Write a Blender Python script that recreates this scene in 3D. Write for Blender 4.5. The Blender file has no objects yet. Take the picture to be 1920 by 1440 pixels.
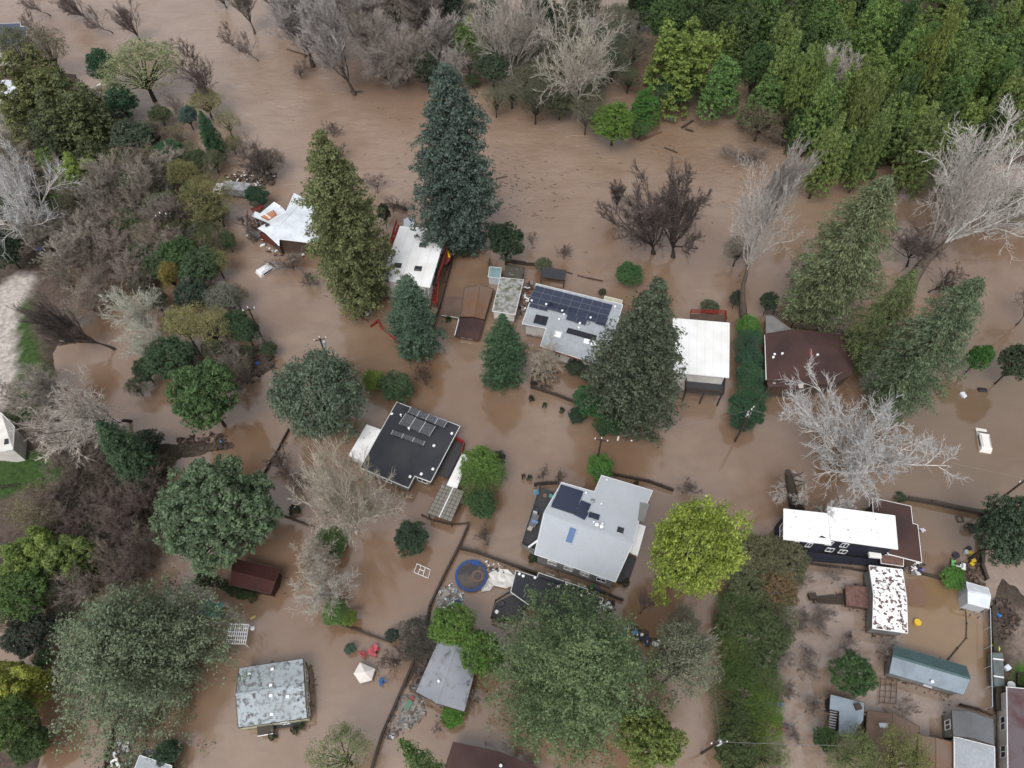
import bpy, bmesh, math, random
import numpy as np
from mathutils import Vector, Matrix

# ---------------------------------------------------------------- camera, sky, sun, exposure
scene = bpy.context.scene
COL = scene.collection
F = 1333.0 / 1920.0            # focal length over picture width
PITCH = math.radians(34.4)     # tilt away from straight down
HC = 93.0                      # drone height above the flood water
SX = 950.0                     # column of the photograph under which the drone hangs

cam_d = bpy.data.cameras.new("camera")
cam = bpy.data.objects.new("camera", cam_d)
COL.objects.link(cam)
cam_d.sensor_width = 36.0
cam_d.lens = 36.0 * F
cam_d.clip_start = 1.0
cam_d.clip_end = 6000.0
cam.location = (0, 0, HC)
cam.rotation_euler = (PITCH, 0, 0)
scene.camera = cam

world = bpy.data.worlds.new("World")
scene.world = world
world.use_nodes = True
wn = world.node_tree
for n in list(wn.nodes):
    wn.nodes.remove(n)
wo = wn.nodes.new("ShaderNodeOutputWorld")
bg = wn.nodes.new("ShaderNodeBackground")
sky = wn.nodes.new("ShaderNodeTexSky")
sky.sky_type = 'NISHITA'
sky.sun_disc = False
SUN_EL, SUN_AZ = math.radians(58), math.radians(200)
sky.sun_elevation = SUN_EL
sky.sun_rotation = SUN_AZ
sky.air_density = 1.0
sky.dust_density = 4.0
hs = wn.nodes.new("ShaderNodeHueSaturation")
hs.inputs["Saturation"].default_value = 0.22
wn.links.new(sky.outputs[0], hs.inputs["Color"])
wn.links.new(hs.outputs[0], bg.inputs["Color"])
bg.inputs["Strength"].default_value = 0.15
wn.links.new(bg.outputs[0], wo.inputs["Surface"])

sun_d = bpy.data.lights.new("sun", 'SUN')
sun_d.energy = 0.7
sun_d.angle = math.radians(25)
sun_d.color = (1.0, 0.97, 0.93)
sun = bpy.data.objects.new("sun", sun_d)
COL.objects.link(sun)
sdir = Vector((math.sin(SUN_AZ) * math.cos(SUN_EL), math.cos(SUN_AZ) * math.cos(SUN_EL), math.sin(SUN_EL)))
sun.rotation_euler = sdir.to_track_quat('Z', 'Y').to_euler()

scene.view_settings.view_transform = 'Standard'
scene.view_settings.look = 'None'
scene.view_settings.gamma = 1.0
scene.view_settings.use_curve_mapping = False
scene.view_settings.exposure = 0.46
scene.render.engine = 'CYCLES'
scene.cycles.max_bounces = 5
scene.cycles.diffuse_bounces = 2
scene.cycles.glossy_bounces = 3
scene.cycles.transmission_bounces = 2

# ---------------------------------------------------------------- surveying: where a sight line meets a level
CP, SP = math.cos(PITCH), math.sin(PITCH)

def P(u, v, z=0.0):
    """world point at height z seen at column u, row v of the 1920 x 1440 photograph"""
    a = (u - 960.0) / 1333.0
    b = -(v - 720.0) / 1333.0
    d = Vector((a, SP + b * CP, -CP + b * SP))
    t = (z - HC) / d.z
    return Vector((d.x * t, d.y * t, z))

def mpp(v, z=0.0):
    """metres per photograph pixel at row v, height z"""
    b = -(v - 720.0) / 1333.0
    return (HC - z) / (CP - b * SP) / 1333.0

def height_from(u, v, vb):
    """height of something whose top is at (u,v) and whose foot is in row vb"""
    yb = P(960, vb, 0).y
    a = P(u, v, 0).y
    return max(1.0, HC * (1 - yb / a))

def onplane(u, v, pl, off=0.0):
    """world point where the sight line meets a sloping plane (point, normal)"""
    a = (u - 960.0) / 1333.0
    b = -(v - 720.0) / 1333.0
    d = Vector((a, SP + b * CP, -CP + b * SP))
    o = Vector((0, 0, HC))
    p0, n = pl
    t = (p0 - o).dot(n) / d.dot(n)
    return o + d * t + n * off

def plane3(a, b, c):
    n = (b - a).cross(c - a).normalized()
    if n.z < 0:
        n = -n
    return (a, n)

# ---------------------------------------------------------------- materials
M = {}
def mat(name, col, rough=0.7, col2=None, scale=3.0, thresh=None, bump=0.0, bscale=20.0, metal=0.0, spec=0.3, objcol=False, detail=6.0, soft=0.1, stretch=None, col3=None, scale3=0.4, amt3=0.3, mud=False):
    m = bpy.data.materials.new(name)
    m.use_nodes = True
    nt = m.node_tree
    b = nt.nodes["Principled BSDF"]
    b.inputs["Roughness"].default_value = rough
    b.inputs["Metallic"].default_value = metal
    b.inputs["Specular IOR Level"].default_value = spec
    geo = nt.nodes.new("ShaderNodeNewGeometry")
    vec = geo.outputs["Position"]
    if stretch:
        mp = nt.nodes.new("ShaderNodeMapping")
        mp.inputs["Scale"].default_value = stretch[0]
        mp.inputs["Rotation"].default_value = (0, 0, stretch[1])
        nt.links.new(vec, mp.inputs["Vector"])
        vec = mp.outputs[0]
    if objcol:
        oi = nt.nodes.new("ShaderNodeObjectInfo")
        base = oi.outputs["Color"]
    else:
        rgb = nt.nodes.new("ShaderNodeRGB")
        rgb.outputs[0].default_value = (*col, 1)
        base = rgb.outputs[0]
    if col2 is not None:
        nz = nt.nodes.new("ShaderNodeTexNoise")
        nz.inputs["Scale"].default_value = scale
        nz.inputs["Detail"].default_value = detail
        nz.inputs["Roughness"].default_value = 0.62
        nt.links.new(vec, nz.inputs["Vector"])
        rp = nt.nodes.new("ShaderNodeMapRange")
        t = 0.5 if thresh is None else thresh
        w = 0.25 if thresh is None else soft
        rp.inputs["From Min"].default_value = t - w
        rp.inputs["From Max"].default_value = t + w
        nt.links.new(nz.outputs["Fac"], rp.inputs["Value"])
        mx = nt.nodes.new("ShaderNodeMix")
        mx.data_type = 'RGBA'
        nt.links.new(rp.outputs[0], mx.inputs[0])
        nt.links.new(base, mx.inputs[6])
        mx.inputs[7].default_value = (*col2, 1)
        base = mx.outputs[2]
    if col3 is not None:
        nz = nt.nodes.new("ShaderNodeTexNoise")
        nz.inputs["Scale"].default_value = scale3
        nz.inputs["Detail"].default_value = 4.0
        nt.links.new(geo.outputs["Position"], nz.inputs["Vector"])
        rp = nt.nodes.new("ShaderNodeMapRange")
        rp.inputs["From Min"].default_value = 0.4
        rp.inputs["From Max"].default_value = 0.65
        rp.inputs["To Max"].default_value = amt3
        nt.links.new(nz.outputs["Fac"], rp.inputs["Value"])
        mx = nt.nodes.new("ShaderNodeMix")
        mx.data_type = 'RGBA'
        nt.links.new(rp.outputs[0], mx.inputs[0])
        nt.links.new(base, mx.inputs[6])
        mx.inputs[7].default_value = (*col3, 1)
        base = mx.outputs[2]
    if mud:
        # dried silt and splash band left on the walls, fading upwards
        sp = nt.nodes.new("ShaderNodeSeparateXYZ"); nt.links.new(geo.outputs["Position"], sp.inputs[0])
        nz = nt.nodes.new("ShaderNodeTexNoise"); nz.inputs["Scale"].default_value = 1.8; nz.inputs["Detail"].default_value = 5
        nt.links.new(geo.outputs["Position"], nz.inputs["Vector"])
        ad = nt.nodes.new("ShaderNodeMath"); ad.operation = 'ADD'
        nt.links.new(sp.outputs["Z"], ad.inputs[0]); nt.links.new(nz.outputs["Fac"], ad.inputs[1])
        rp = nt.nodes.new("ShaderNodeMapRange")
        rp.inputs["From Min"].default_value = 0.7; rp.inputs["From Max"].default_value = 1.25
        rp.inputs["To Min"].default_value = 0.85; rp.inputs["To Max"].default_value = 0.0
        nt.links.new(ad.outputs[0], rp.inputs["Value"])
        mx = nt.nodes.new("ShaderNodeMix"); mx.data_type = 'RGBA'
        nt.links.new(rp.outputs[0], mx.inputs[0]); nt.links.new(base, mx.inputs[6]); mx.inputs[7].default_value = (0.11, 0.075, 0.052, 1)
        base = mx.outputs[2]
    nt.links.new(base, b.inputs["Base Color"])
    if bump > 0:
        nb = nt.nodes.new("ShaderNodeTexNoise")
        nb.inputs["Scale"].default_value = bscale
        nb.inputs["Detail"].default_value = 4
        nt.links.new(vec, nb.inputs["Vector"])
        bp = nt.nodes.new("ShaderNodeBump")
        bp.inputs["Strength"].default_value = bump
        bp.inputs["Distance"].default_value = 0.1
        nt.links.new(nb.outputs["Fac"], bp.inputs["Height"])
        nt.links.new(bp.outputs[0], b.inputs["Normal"])
    M[name] = m
    return m

def leafmat(name, var=0.34, transl=0.25):
    m = bpy.data.materials.new(name)
    m.use_nodes = True
    nt = m.node_tree
    b = nt.nodes["Principled BSDF"]
    b.inputs["Roughness"].default_value = 0.65
    b.inputs["Specular IOR Level"].default_value = 0.25
    oi = nt.nodes.new("ShaderNodeObjectInfo")
    geo = nt.nodes.new("ShaderNodeNewGeometry")
    nz = nt.nodes.new("ShaderNodeTexNoise")
    nz.inputs["Scale"].default_value = 0.45
    nz.inputs["Detail"].default_value = 3
    nt.links.new(geo.outputs["Position"], nz.inputs["Vector"])
    hsv = nt.nodes.new("ShaderNodeHueSaturation")
    r1 = nt.nodes.new("ShaderNodeMapRange")
    r1.inputs["To Min"].default_value = 1 - var
    r1.inputs["To Max"].default_value = 1 + var
    nt.links.new(geo.outputs["Random Per Island"], r1.inputs["Value"])
    r2 = nt.nodes.new("ShaderNodeMapRange")
    r2.inputs["From Min"].default_value = 0.3
    r2.inputs["From Max"].default_value = 0.7
    r2.inputs["To Min"].default_value = 0.49
    r2.inputs["To Max"].default_value = 0.508
    nt.links.new(nz.outputs["Fac"], r2.inputs["Value"])
    r3 = nt.nodes.new("ShaderNodeMapRange")
    r3.inputs["From Min"].default_value = 0.3
    r3.inputs["From Max"].default_value = 0.7
    r3.inputs["To Min"].default_value = 1.25
    r3.inputs["To Max"].default_value = 0.75
    nt.links.new(nz.outputs["Fac"], r3.inputs["Value"])
    mu = nt.nodes.new("ShaderNodeMath")
    mu.operation = 'MULTIPLY'
    nt.links.new(r1.outputs[0], mu.inputs[0])
    nt.links.new(r3.outputs[0], mu.inputs[1])
    nt.links.new(oi.outputs["Color"], hsv.inputs["Color"])
    nt.links.new(mu.outputs[0], hsv.inputs["Value"])
    nt.links.new(r2.outputs[0], hsv.inputs["Hue"])
    nt.links.new(hsv.outputs[0], b.inputs["Base Color"])
    tr = nt.nodes.new("ShaderNodeBsdfTranslucent")
    nt.links.new(hsv.outputs[0], tr.inputs["Color"])
    ms = nt.nodes.new("ShaderNodeMixShader")
    ms.inputs[0].default_value = transl
    nt.links.new(b.outputs[0], ms.inputs[1])
    nt.links.new(tr.outputs[0], ms.inputs[2])
    nt.links.new(ms.outputs[0], nt.nodes["Material Output"].inputs["Surface"])
    M[name] = m
    return m

leafmat("foliage")
mat("bark_obj", (0.1, 0.08, 0.06), 0.9, objcol=True, col2=(0.05, 0.04, 0.033), scale=2.2, thresh=0.62, soft=0.14)
mat("bark", (0.06, 0.045, 0.035), 0.9, col2=(0.03, 0.025, 0.02), scale=3, bump=0.6, bscale=8)
mat("paint_obj", (0.5, 0.5, 0.5), 0.55, objcol=True, col2=None, bump=0.15, bscale=6, spec=0.4)
mat("worn_obj", (0.5, 0.5, 0.5), 0.75, objcol=True, col3=(0.09, 0.075, 0.06), scale3=1.3, amt3=0.55, bump=0.3, bscale=10)
mat("white_roof", (0.86, 0.87, 0.88), 0.45, col2=(0.80, 0.80, 0.79), scale=4.0, col3=(0.62, 0.61, 0.58), scale3=0.3, amt3=0.55, spec=0.5)
mat("white_roof_specked", (0.86, 0.86, 0.86), 0.5, col2=(0.2, 0.15, 0.13), scale=2.6, thresh=0.64, soft=0.03, col3=(0.6, 0.58, 0.56), scale3=0.8, amt3=0.4)
mat("white_roof_leafy", (0.85, 0.85, 0.85), 0.55, col2=(0.10, 0.05, 0.045), scale=1.9, thresh=0.535, soft=0.035, detail=10)
mat("shingle_grey", (0.40, 0.43, 0.47), 0.85, col2=(0.27, 0.29, 0.31), scale=2.5, detail=10, bump=0.4, bscale=14, col3=(0.24, 0.26, 0.28), scale3=0.5, amt3=0.35)
mat("shingle_pale", (0.47, 0.50, 0.54), 0.85, col2=(0.39, 0.42, 0.46), scale=5, bump=0.4, bscale=14, col3=(0.36, 0.38, 0.40), scale3=0.3, amt3=0.35)
mat("shingle_mossy", (0.36, 0.41, 0.44), 0.85, col2=(0.085, 0.075, 0.075), scale=1.9, thresh=0.545, soft=0.06, detail=12, col3=(0.28, 0.31, 0.32), scale3=0.3, amt3=0.6, bump=0.4, bscale=12)
mat("shingle_streaked", (0.22, 0.235, 0.27), 0.85, col2=(0.05, 0.045, 0.05), scale=0.7, thresh=0.60, soft=0.07, detail=9, col3=(0.36, 0.37, 0.39), scale3=0.2, amt3=0.5, bump=0.4, bscale=12)
mat("shingle_black", (0.026, 0.029, 0.037), 0.8, col2=(0.04, 0.042, 0.05), scale=6, col3=(0.055, 0.055, 0.06), scale3=0.25, amt3=0.6, bump=0.4, bscale=14)
mat("shingle_brown", (0.068, 0.036, 0.033), 0.85, col2=(0.085, 0.046, 0.04), scale=8, col3=(0.04, 0.026, 0.026), scale3=0.18, amt3=0.85, bump=0.4, bscale=14)
mat("shingle_tan", (0.20, 0.115, 0.075), 0.85, col2=(0.15, 0.085, 0.055), scale=3, col3=(0.17, 0.13, 0.11), scale3=0.3, amt3=0.7, bump=0.4, bscale=12)
mat("shingle_muddy", (0.17, 0.12, 0.095), 0.85, col2=(0.13, 0.085, 0.065), scale=3, col3=(0.1, 0.07, 0.055), scale3=0.6, amt3=0.6, bump=0.4, bscale=12)
mat("shingle_mauve", (0.13, 0.11, 0.12), 0.85, col2=(0.10, 0.05, 0.055), scale=0.5, thresh=0.55, soft=0.12, bump=0.4, bscale=12)
mat("shingle_dark_grey", (0.15, 0.16, 0.17), 0.85, col2=(0.11, 0.115, 0.125), scale=9, col3=(0.07, 0.075, 0.08), scale3=0.3, amt3=0.5, bump=0.5, bscale=8)
mat("concrete_mossy", (0.33, 0.33, 0.32), 0.9, col2=(0.10, 0.11, 0.05), scale=0.9, thresh=0.58, soft=0.06, col3=(0.09, 0.09, 0.08), scale3=1.5, amt3=0.7)
mat("roof_dark_mossy", (0.065, 0.06, 0.05), 0.9, col2=(0.16, 0.15, 0.13), scale=1.5, thresh=0.6, soft=0.05)
mat("metal_teal", (0.075, 0.13, 0.135), 0.45, col3=(0.05, 0.085, 0.085), scale3=0.4, amt3=0.5, spec=0.5)
mat("metal_blue", (0.22, 0.27, 0.32), 0.5, col3=(0.12, 0.15, 0.18), scale3=0.6, amt3=0.6, spec=0.5)
mat("metal_white", (0.62, 0.66, 0.70), 0.35, col3=(0.4, 0.43, 0.46), scale3=0.7, amt3=0.5, spec=0.6)
mat("metal_pale", (0.42, 0.46, 0.50), 0.4, spec=0.6)
mat("metal_aqua", (0.2, 0.30, 0.31), 0.5, col3=(0.12, 0.17, 0.17), scale3=1, amt3=0.6)
mat("polycarbonate", (0.20, 0.19, 0.165), 0.5, col2=(0.15, 0.14, 0.115), scale=3, spec=0.5)
mat("wall_white", (0.62, 0.60, 0.57), 0.8, col3=(0.35, 0.3, 0.26), scale3=0.6, amt3=0.4, mud=True)
mat("wall_cream", (0.45, 0.46, 0.33), 0.8, col3=(0.25, 0.22, 0.16), scale3=0.8, amt3=0.4, mud=True)
mat("wall_grey", (0.22, 0.22, 0.22), 0.8, col3=(0.12, 0.11, 0.1), scale3=0.8, amt3=0.5, mud=True)
mat("wall_navy", (0.018, 0.02, 0.032), 0.7, mud=True)
mat("wall_red", (0.16, 0.035, 0.028), 0.8, col3=(0.07, 0.03, 0.025), scale3=1.0, amt3=0.6, mud=True)
mat("wall_brown", (0.09, 0.06, 0.045), 0.85, col3=(0.05, 0.035, 0.03), scale3=1.0, amt3=0.5, mud=True)
mat("red_wood", (0.26, 0.028, 0.022), 0.7, col3=(0.10, 0.02, 0.018), scale3=1.0, amt3=0.5)
mat("dark_wood", (0.04, 0.03, 0.026), 0.9, col2=(0.07, 0.055, 0.045), scale=4)
mat("deck_dark", (0.045, 0.045, 0.05), 0.85, col2=(0.06, 0.058, 0.06), scale=5)
mat("trim_white", (0.75, 0.76, 0.77), 0.5)
mat("glass_dark", (0.02, 0.025, 0.03), 0.08, spec=0.8)
mat("glass_blue", (0.10, 0.17, 0.33), 0.12, spec=0.7)
mat("dome_white", (0.85, 0.86, 0.88), 0.3, spec=0.5)
mat("solar_cell", (0.028, 0.035, 0.065), 0.22, spec=0.7)
mat("solar_black", (0.012, 0.014, 0.02), 0.22, spec=0.6)
mat("solar_frame", (0.22, 0.23, 0.26), 0.4, metal=0.4)
mat("solar_white_frame", (0.36, 0.37, 0.39), 0.4)
mat("tramp_mat", (0.05, 0.047, 0.052), 0.7, col3=(0.16, 0.12, 0.09), scale3=0.7, amt3=0.5)
mat("tramp_pad", (0.022, 0.065, 0.21), 0.6, col3=(0.05, 0.05, 0.07), scale3=1.2, amt3=0.5)
mat("metal_grey", (0.3, 0.31, 0.32), 0.4, metal=0.5)
mat("barn_red", (0.055, 0.017, 0.015), 0.85, col3=(0.03, 0.014, 0.012), scale3=0.5, amt3=0.7, bump=0.4, bscale=8)
mat("leaf_litter", (0.075, 0.055, 0.045), 0.95, col2=(0.12, 0.09, 0.075), scale=2.0)
mat("tile_brown_leafy", (0.11, 0.062, 0.05), 0.9, col2=(0.17, 0.10, 0.085), scale=2.5, thresh=0.5, soft=0.1)

# ---------------------------------------------------------------- object helpers
def fast_mesh(name, verts, faces, mats, midx=None, smooth=False):
    """verts (N,3) array, faces (K,n) array of equal polygons"""
    me = bpy.data.meshes.new(name)
    verts = np.asarray(verts, dtype=np.float32)
    faces = np.asarray(faces, dtype=np.int32)
    k, n = faces.shape
    me.vertices.add(len(verts))
    me.vertices.foreach_set("co", verts.ravel())
    me.loops.add(k * n)
    me.loops.foreach_set("vertex_index", faces.ravel())
    me.polygons.add(k)
    me.polygons.foreach_set("loop_start", np.arange(0, k * n, n, dtype=np.int32))
    try:
        me.polygons.foreach_set("loop_total", np.full(k, n, dtype=np.int32))
    except Exception:
        pass
    if smooth:
        me.polygons.foreach_set("use_smooth", np.ones(k, dtype=bool))
    for m in mats:
        me.materials.append(m)
    if midx is not None:
        me.polygons.foreach_set("material_index", np.asarray(midx, dtype=np.int32))
    me.update(calc_edges=True)
    return me

def tag(o, label=None, cat=None, group=None, kind=None):
    if label: o["label"] = label
    if cat: o["category"] = cat
    if group: o["group"] = group
    if kind: o["kind"] = kind
    return o

def link(name, me, parent=None, loc=None):
    o = bpy.data.objects.new(name, me)
    COL.objects.link(o)
    if parent is not None:
        o.parent = parent
    if loc is not None:
        o.location = loc
    return o

def thing(name, label, cat, loc=(0, 0, 0), rz=0.0, group=None):
    o = bpy.data.objects.new(name, None)
    o.empty_display_size = 0.5
    COL.objects.link(o)
    o.location = loc
    o.rotation_euler = (0, 0, rz)
    tag(o, label, cat, group)
    return o

class MB:
    """collects boxes, tubes and slabs in one bmesh, then links ONE object"""
    def __init__(s):
        s.bm = bmesh.new()
        s.mats = []
        s.cur = 0
    def use(s, m):
        if m not in s.mats: s.mats.append(m)
        s.cur = s.mats.index(m)
        return s
    def face(s, vs):
        try:
            f = s.bm.faces.new(vs)
            f.material_index = s.cur
            return f
        except ValueError:
            return None
    def box(s, c, size, rz=0.0, rot=None):
        R = rot if rot is not None else Matrix.Rotation(rz, 3, 'Z')
        c = Vector(c)
        hx, hy, hz = size[0] / 2, size[1] / 2, size[2] / 2
        v = [s.bm.verts.new(c + R @ Vector((x, y, z))) for x in (-hx, hx) for y in (-hy, hy) for z in (-hz, hz)]
        for q in ((0, 1, 3, 2), (4, 6, 7, 5), (0, 4, 5, 1), (2, 3, 7, 6), (0, 2, 6, 4), (1, 5, 7, 3)):
            s.face([v[i] for i in q])
        return s
    def bar(s, a, b, w, h=None):
        a, b = Vector(a), Vector(b)
        h = h or w
        d = b - a
        L = d.length
        if L < 1e-5: return s
        x = d.normalized()
        up = Vector((0, 0, 1)) if abs(x.z) < 0.95 else Vector((0, 1, 0))
        y = up.cross(x).normalized()
        z = x.cross(y)
        R = Matrix((x, y, z)).transposed()
        return s.box((a + b) / 2, (L, w, h), rot=R)
    def tube(s, a, b, r0, r1=None, n=8):
        a, b = Vector(a), Vector(b)
        r1 = r0 if r1 is None else r1
        x = (b - a).normalized()
        up = Vector((0, 0, 1)) if abs(x.z) < 0.95 else Vector((0, 1, 0))
        y = up.cross(x).normalized()
        z = x.cross(y)
        A, B = [], []
        for i in range(n):
            t = 2 * math.pi * i / n
            d = y * math.cos(t) + z * math.sin(t)
            A.append(s.bm.verts.new(a + d * r0))
            B.append(s.bm.verts.new(b + d * r1))
        for i in range(n):
            j = (i + 1) % n
            s.face([A[i], A[j], B[j], B[i]])
        s.face(A[::-1]); s.face(B)
        return s
    def slab(s, pts, thick):
        """pts: list of Vector, the top surface; extruded straight down"""
        T = [s.bm.verts.new(p) for p in pts]
        B = [s.bm.verts.new(p - Vector((0, 0, thick))) for p in pts]
        s.face(T); s.face(B[::-1])
        for i in range(len(T)):
            j = (i + 1) % len(T)
            s.face([T[i], B[i], B[j], T[j]])
        return s
    def ball(s, c, r, sz=1.0, seg=10, half=False):
        c = Vector(c)
        rings = []
        n = seg // 2
        lo = 0 if half else -n
        for k in range(lo, n + 1):
            ph = math.pi / 2 * k / n
            rr, zz = r * math.cos(ph), r * math.sin(ph) * sz
            if k == n:
                rings.append([s.bm.verts.new(c + Vector((0, 0, zz)))])
            else:
                rings.append([s.bm.verts.new(c + Vector((rr * math.cos(2 * math.pi * i / seg), rr * math.sin(2 * math.pi * i / seg), zz))) for i in range(seg)])
        for a, b in zip(rings, rings[1:]):
            for i in range(seg):
                j = (i + 1) % seg
                if len(b) == 1: s.face([a[i], a[j], b[0]])
                else: s.face([a[i], a[j], b[j], b[i]])
        return s
    def build(s, name, parent=None, loc=None, bevel=0.0, rz=None):
        bmesh.ops.recalc_face_normals(s.bm, faces=s.bm.faces)
        if bevel > 0:
            bmesh.ops.bevel(s.bm, geom=s.bm.edges[:], offset=bevel, segments=1, affect='EDGES')
        me = bpy.data.meshes.new(name)
        s.bm.to_mesh(me)
        s.bm.free()
        for m in s.mats: me.materials.append(M[m])
        o = link(name, me, parent, loc)
        if rz is not None: o.rotation_euler = (0, 0, rz)
        return o

def copy_tree(o, parent=None):
    c = o.copy()
    COL.objects.link(c)
    if parent is not None: c.parent = parent
    for ch in list(o.children):
        copy_tree(ch, c)
    return c
def wloc(o):
    v = Vector((0, 0, 0))
    while o is not None:
        v += o.location
        o = o.parent
    return v

def part(mb, name, parent, bevel=0.0, label=None):
    """build a part whose shapes were given in world coordinates"""
    o = mb.build(name, None, bevel=bevel)
    o.data.transform(Matrix.Translation(-wloc(parent)))
    o.parent = parent
    if label: o["label"] = label
    return o

# ---------------------------------------------------------------- ground and flood water
rng = np.random.default_rng(7)
random.seed(7)

def pip(px, py, poly):
    """vectorised point in polygon"""
    inside = np.zeros(px.shape, bool)
    n = len(poly)
    for i in range(n):
        x1, y1 = poly[i]; x2, y2 = poly[(i + 1) % n]
        c = ((y1 > py) != (y2 > py)) & (px < (x2 - x1) * (py - y1) / (y2 - y1 + 1e-12) + x1)
        inside ^= c
    return inside

def sdist(px, py, poly):
    d = np.full(px.shape, 1e9)
    n = len(poly)
    for i in range(n):
        x1, y1 = poly[i]; x2, y2 = poly[(i + 1) % n]
        dx, dy = x2 - x1, y2 - y1
        t = np.clip(((px - x1) * dx + (py - y1) * dy) / (dx * dx + dy * dy + 1e-9), 0, 1)
        d = np.minimum(d, np.hypot(px - x1 - t * dx, py - y1 - t * dy))
    return np.where(pip(px, py, poly), d, -d)

def G(lst, z=0.0):
    return [(P(u, v, z).x, P(u, v, z).y) for u, v in lst]

LAND = [  # outline, height above water
    ([(-160, 470), (0, 488), (60, 478), (130, 505), (146, 540), (128, 590), (108, 650), (94, 700), (80, 770), (60, 800), (150, 830), (210, 850), (190, 920), (260, 960), (240, 1030), (120, 1080), (-160, 1100)], 0.55),
    ([(1874, 1078), (1930, 1120), (2060, 1100), (2060, 1560), (1862, 1560), (1866, 1230), (1868, 1140)], 0.4),
    ([(-200, 1300), (20, 1322), (62, 1345), (86, 1372), (72, 1410), (60, 1460), (40, 1560), (-200, 1560)], 0.7),
    ([(1350, -60), (1410, 200), (1500, 285), (1640, 285), (1760, 300), (2150, 330), (2500, -60)], 0.35),
    ([(205, 835), (290, 830), (420, 822), (440, 840), (330, 860), (290, 1010), (215, 1020)], 0.2),
    ([(-160, 60), (20, 120), (140, 140), (225, 215), (300, 270), (330, 340), (305, 420), (270, 470), (215, 500), (150, 500), (0, 480), (-200, 480)], 0.3),
    ([(712, 1388), (745, 1315), (778, 1298), (808, 1325), (790, 1350), (765, 1368), (735, 1390)], 0.14),
    ([(812, 1150), (822, 1108), (846, 1092), (868, 1112), (872, 1135), (850, 1146)], 0.12),
    ([(905, 1052), (960, 1062), (962, 1090), (925, 1100)], 0.1),
    ([(1165, 1165), (1200, 1170), (1245, 1210), (1200, 1215)], 0.08),
    ([(1790, 1065), (1835, 1040), (1848, 1090), (1805, 1095)], 0.1),
    ([(440, 640), (500, 650), (520, 690), (440, 720), (400, 690)], 0.12),
]
COVER = [  # outline, colour code
    ([(-200, 520), (0, 540), (30, 522), (76, 514), (62, 548), (44, 578), (36, 640), (36, 700), (18, 770), (-200, 800)], (0.40, 0.36, 0.33)),
    ([(62, 560), (58, 590), (70, 640), (88, 700), (80, 790), (20, 790), (36, 700), (34, 640), (42, 580)], (0.042, 0.075, 0.022)),
    ([(-60, 872), (10, 862), (70, 848), (150, 858), (140, 885), (120, 905), (90, 915), (40, 925), (-60, 960)], (0.040, 0.075, 0.022)),
    ([(700, 1400), (740, 1300), (820, 1290), (820, 1380)], (0.23, 0.21, 0.195)),
    ([(800, 1160), (815, 1080), (970, 1040), (975, 1110), (880, 1160)], (0.26, 0.24, 0.22)),
    ([(1890, 1150), (1990, 1150), (1990, 1240), (1890, 1240)], (0.17, 0.135, 0.115)),
    ([(1900, 1245), (2000, 1240), (2000, 1300), (1888, 1300)], (0.05, 0.1, 0.02)),
]
nx, ny = 300, 220
gx = np.linspace(-190, 190, nx)
gy = np.linspace(-15, 230, ny)
X, Y = np.meshgrid(gx, gy)
Hh = np.full(X.shape, -1.6)
def vnoise(x, y, s, seed):
    r = np.random.default_rng(seed)
    t = r.random((64, 64))
    xs, ys = x / s, y / s
    xi, yi = np.floor(xs).astype(int), np.floor(ys).astype(int)
    fx, fy = xs - xi, ys - yi
    fx, fy = fx * fx * (3 - 2 * fx), fy * fy * (3 - 2 * fy)
    g = lambda a, b: t[a % 64, b % 64]
    return (g(xi, yi) * (1 - fx) + g(xi + 1, yi) * fx) * (1 - fy) + (g(xi, yi + 1) * (1 - fx) + g(xi + 1, yi + 1) * fx) * fy
NZ = vnoise(X, Y, 3.0, 1) + 0.5 * vnoise(X, Y, 1.3, 2) - 0.75
for poly, h in LAND:
    d = sdist(X, Y, G(poly)) + NZ * 1.1
    Hh = np.maximum(Hh, np.clip(-1.6 + (d + 2.2) * 0.75, -1.6, h + 0.18 * NZ))
colr = np.zeros(X.shape + (3,))
colr[:] = (0.095, 0.072, 0.06)
w = np.clip(vnoise(X, Y, 5, 5) * 1.6 - 0.4, 0, 1)[..., None]
colr = colr * (1 - w) + np.array((0.06, 0.052, 0.038)) * w
for poly, c in COVER:
    d = sdist(X, Y, G(poly)) + NZ * 0.8
    k = np.clip(d + 0.5, 0, 1)[..., None]
    colr = colr * (1 - k) + np.array(c) * k
# a ring of far ground joined on so that the sheet reaches the horizon
verts = np.stack([X, Y, Hh], -1).reshape(-1, 3)
idx = np.arange(nx * ny).reshape(ny, nx)
quads = np.stack([idx[:-1, :-1], idx[:-1, 1:], idx[1:, 1:], idx[1:, :-1]], -1).reshape(-1, 4)
nv = len(verts)
far = np.array([[-190, -15], [190, -15], [190, 230], [-190, 230]])
outer = np.array([[-3000, -3000], [3000, -3000], [3000, 4000], [-3000, 4000]])
verts = np.vstack([verts, np.c_[far, np.full(4, -1.6)], np.c_[outer, np.full(4, -1.6)]])
ring = [[nv + i, nv + 4 + i, nv + 4 + (i + 1) % 4, nv + (i + 1) % 4] for i in range(4)]
quads = np.vstack([quads, np.array(ring)])
gm = bpy.data.materials.new("ground_cover")
gm.use_nodes = True
nt = gm.node_tree
pb = nt.nodes["Principled BSDF"]
pb.inputs["Roughness"].default_value = 0.95
pb.inputs["Specular IOR Level"].default_value = 0.15
at = nt.nodes.new("ShaderNodeAttribute"); at.attribute_name = "cover"
geo = nt.nodes.new("ShaderNodeNewGeometry")
nz1 = nt.nodes.new("ShaderNodeTexNoise"); nz1.inputs["Scale"].default_value = 1.4; nz1.inputs["Detail"].default_value = 9; nz1.inputs["Roughness"].default_value = 0.7
nt.links.new(geo.outputs["Position"], nz1.inputs["Vector"])
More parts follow.
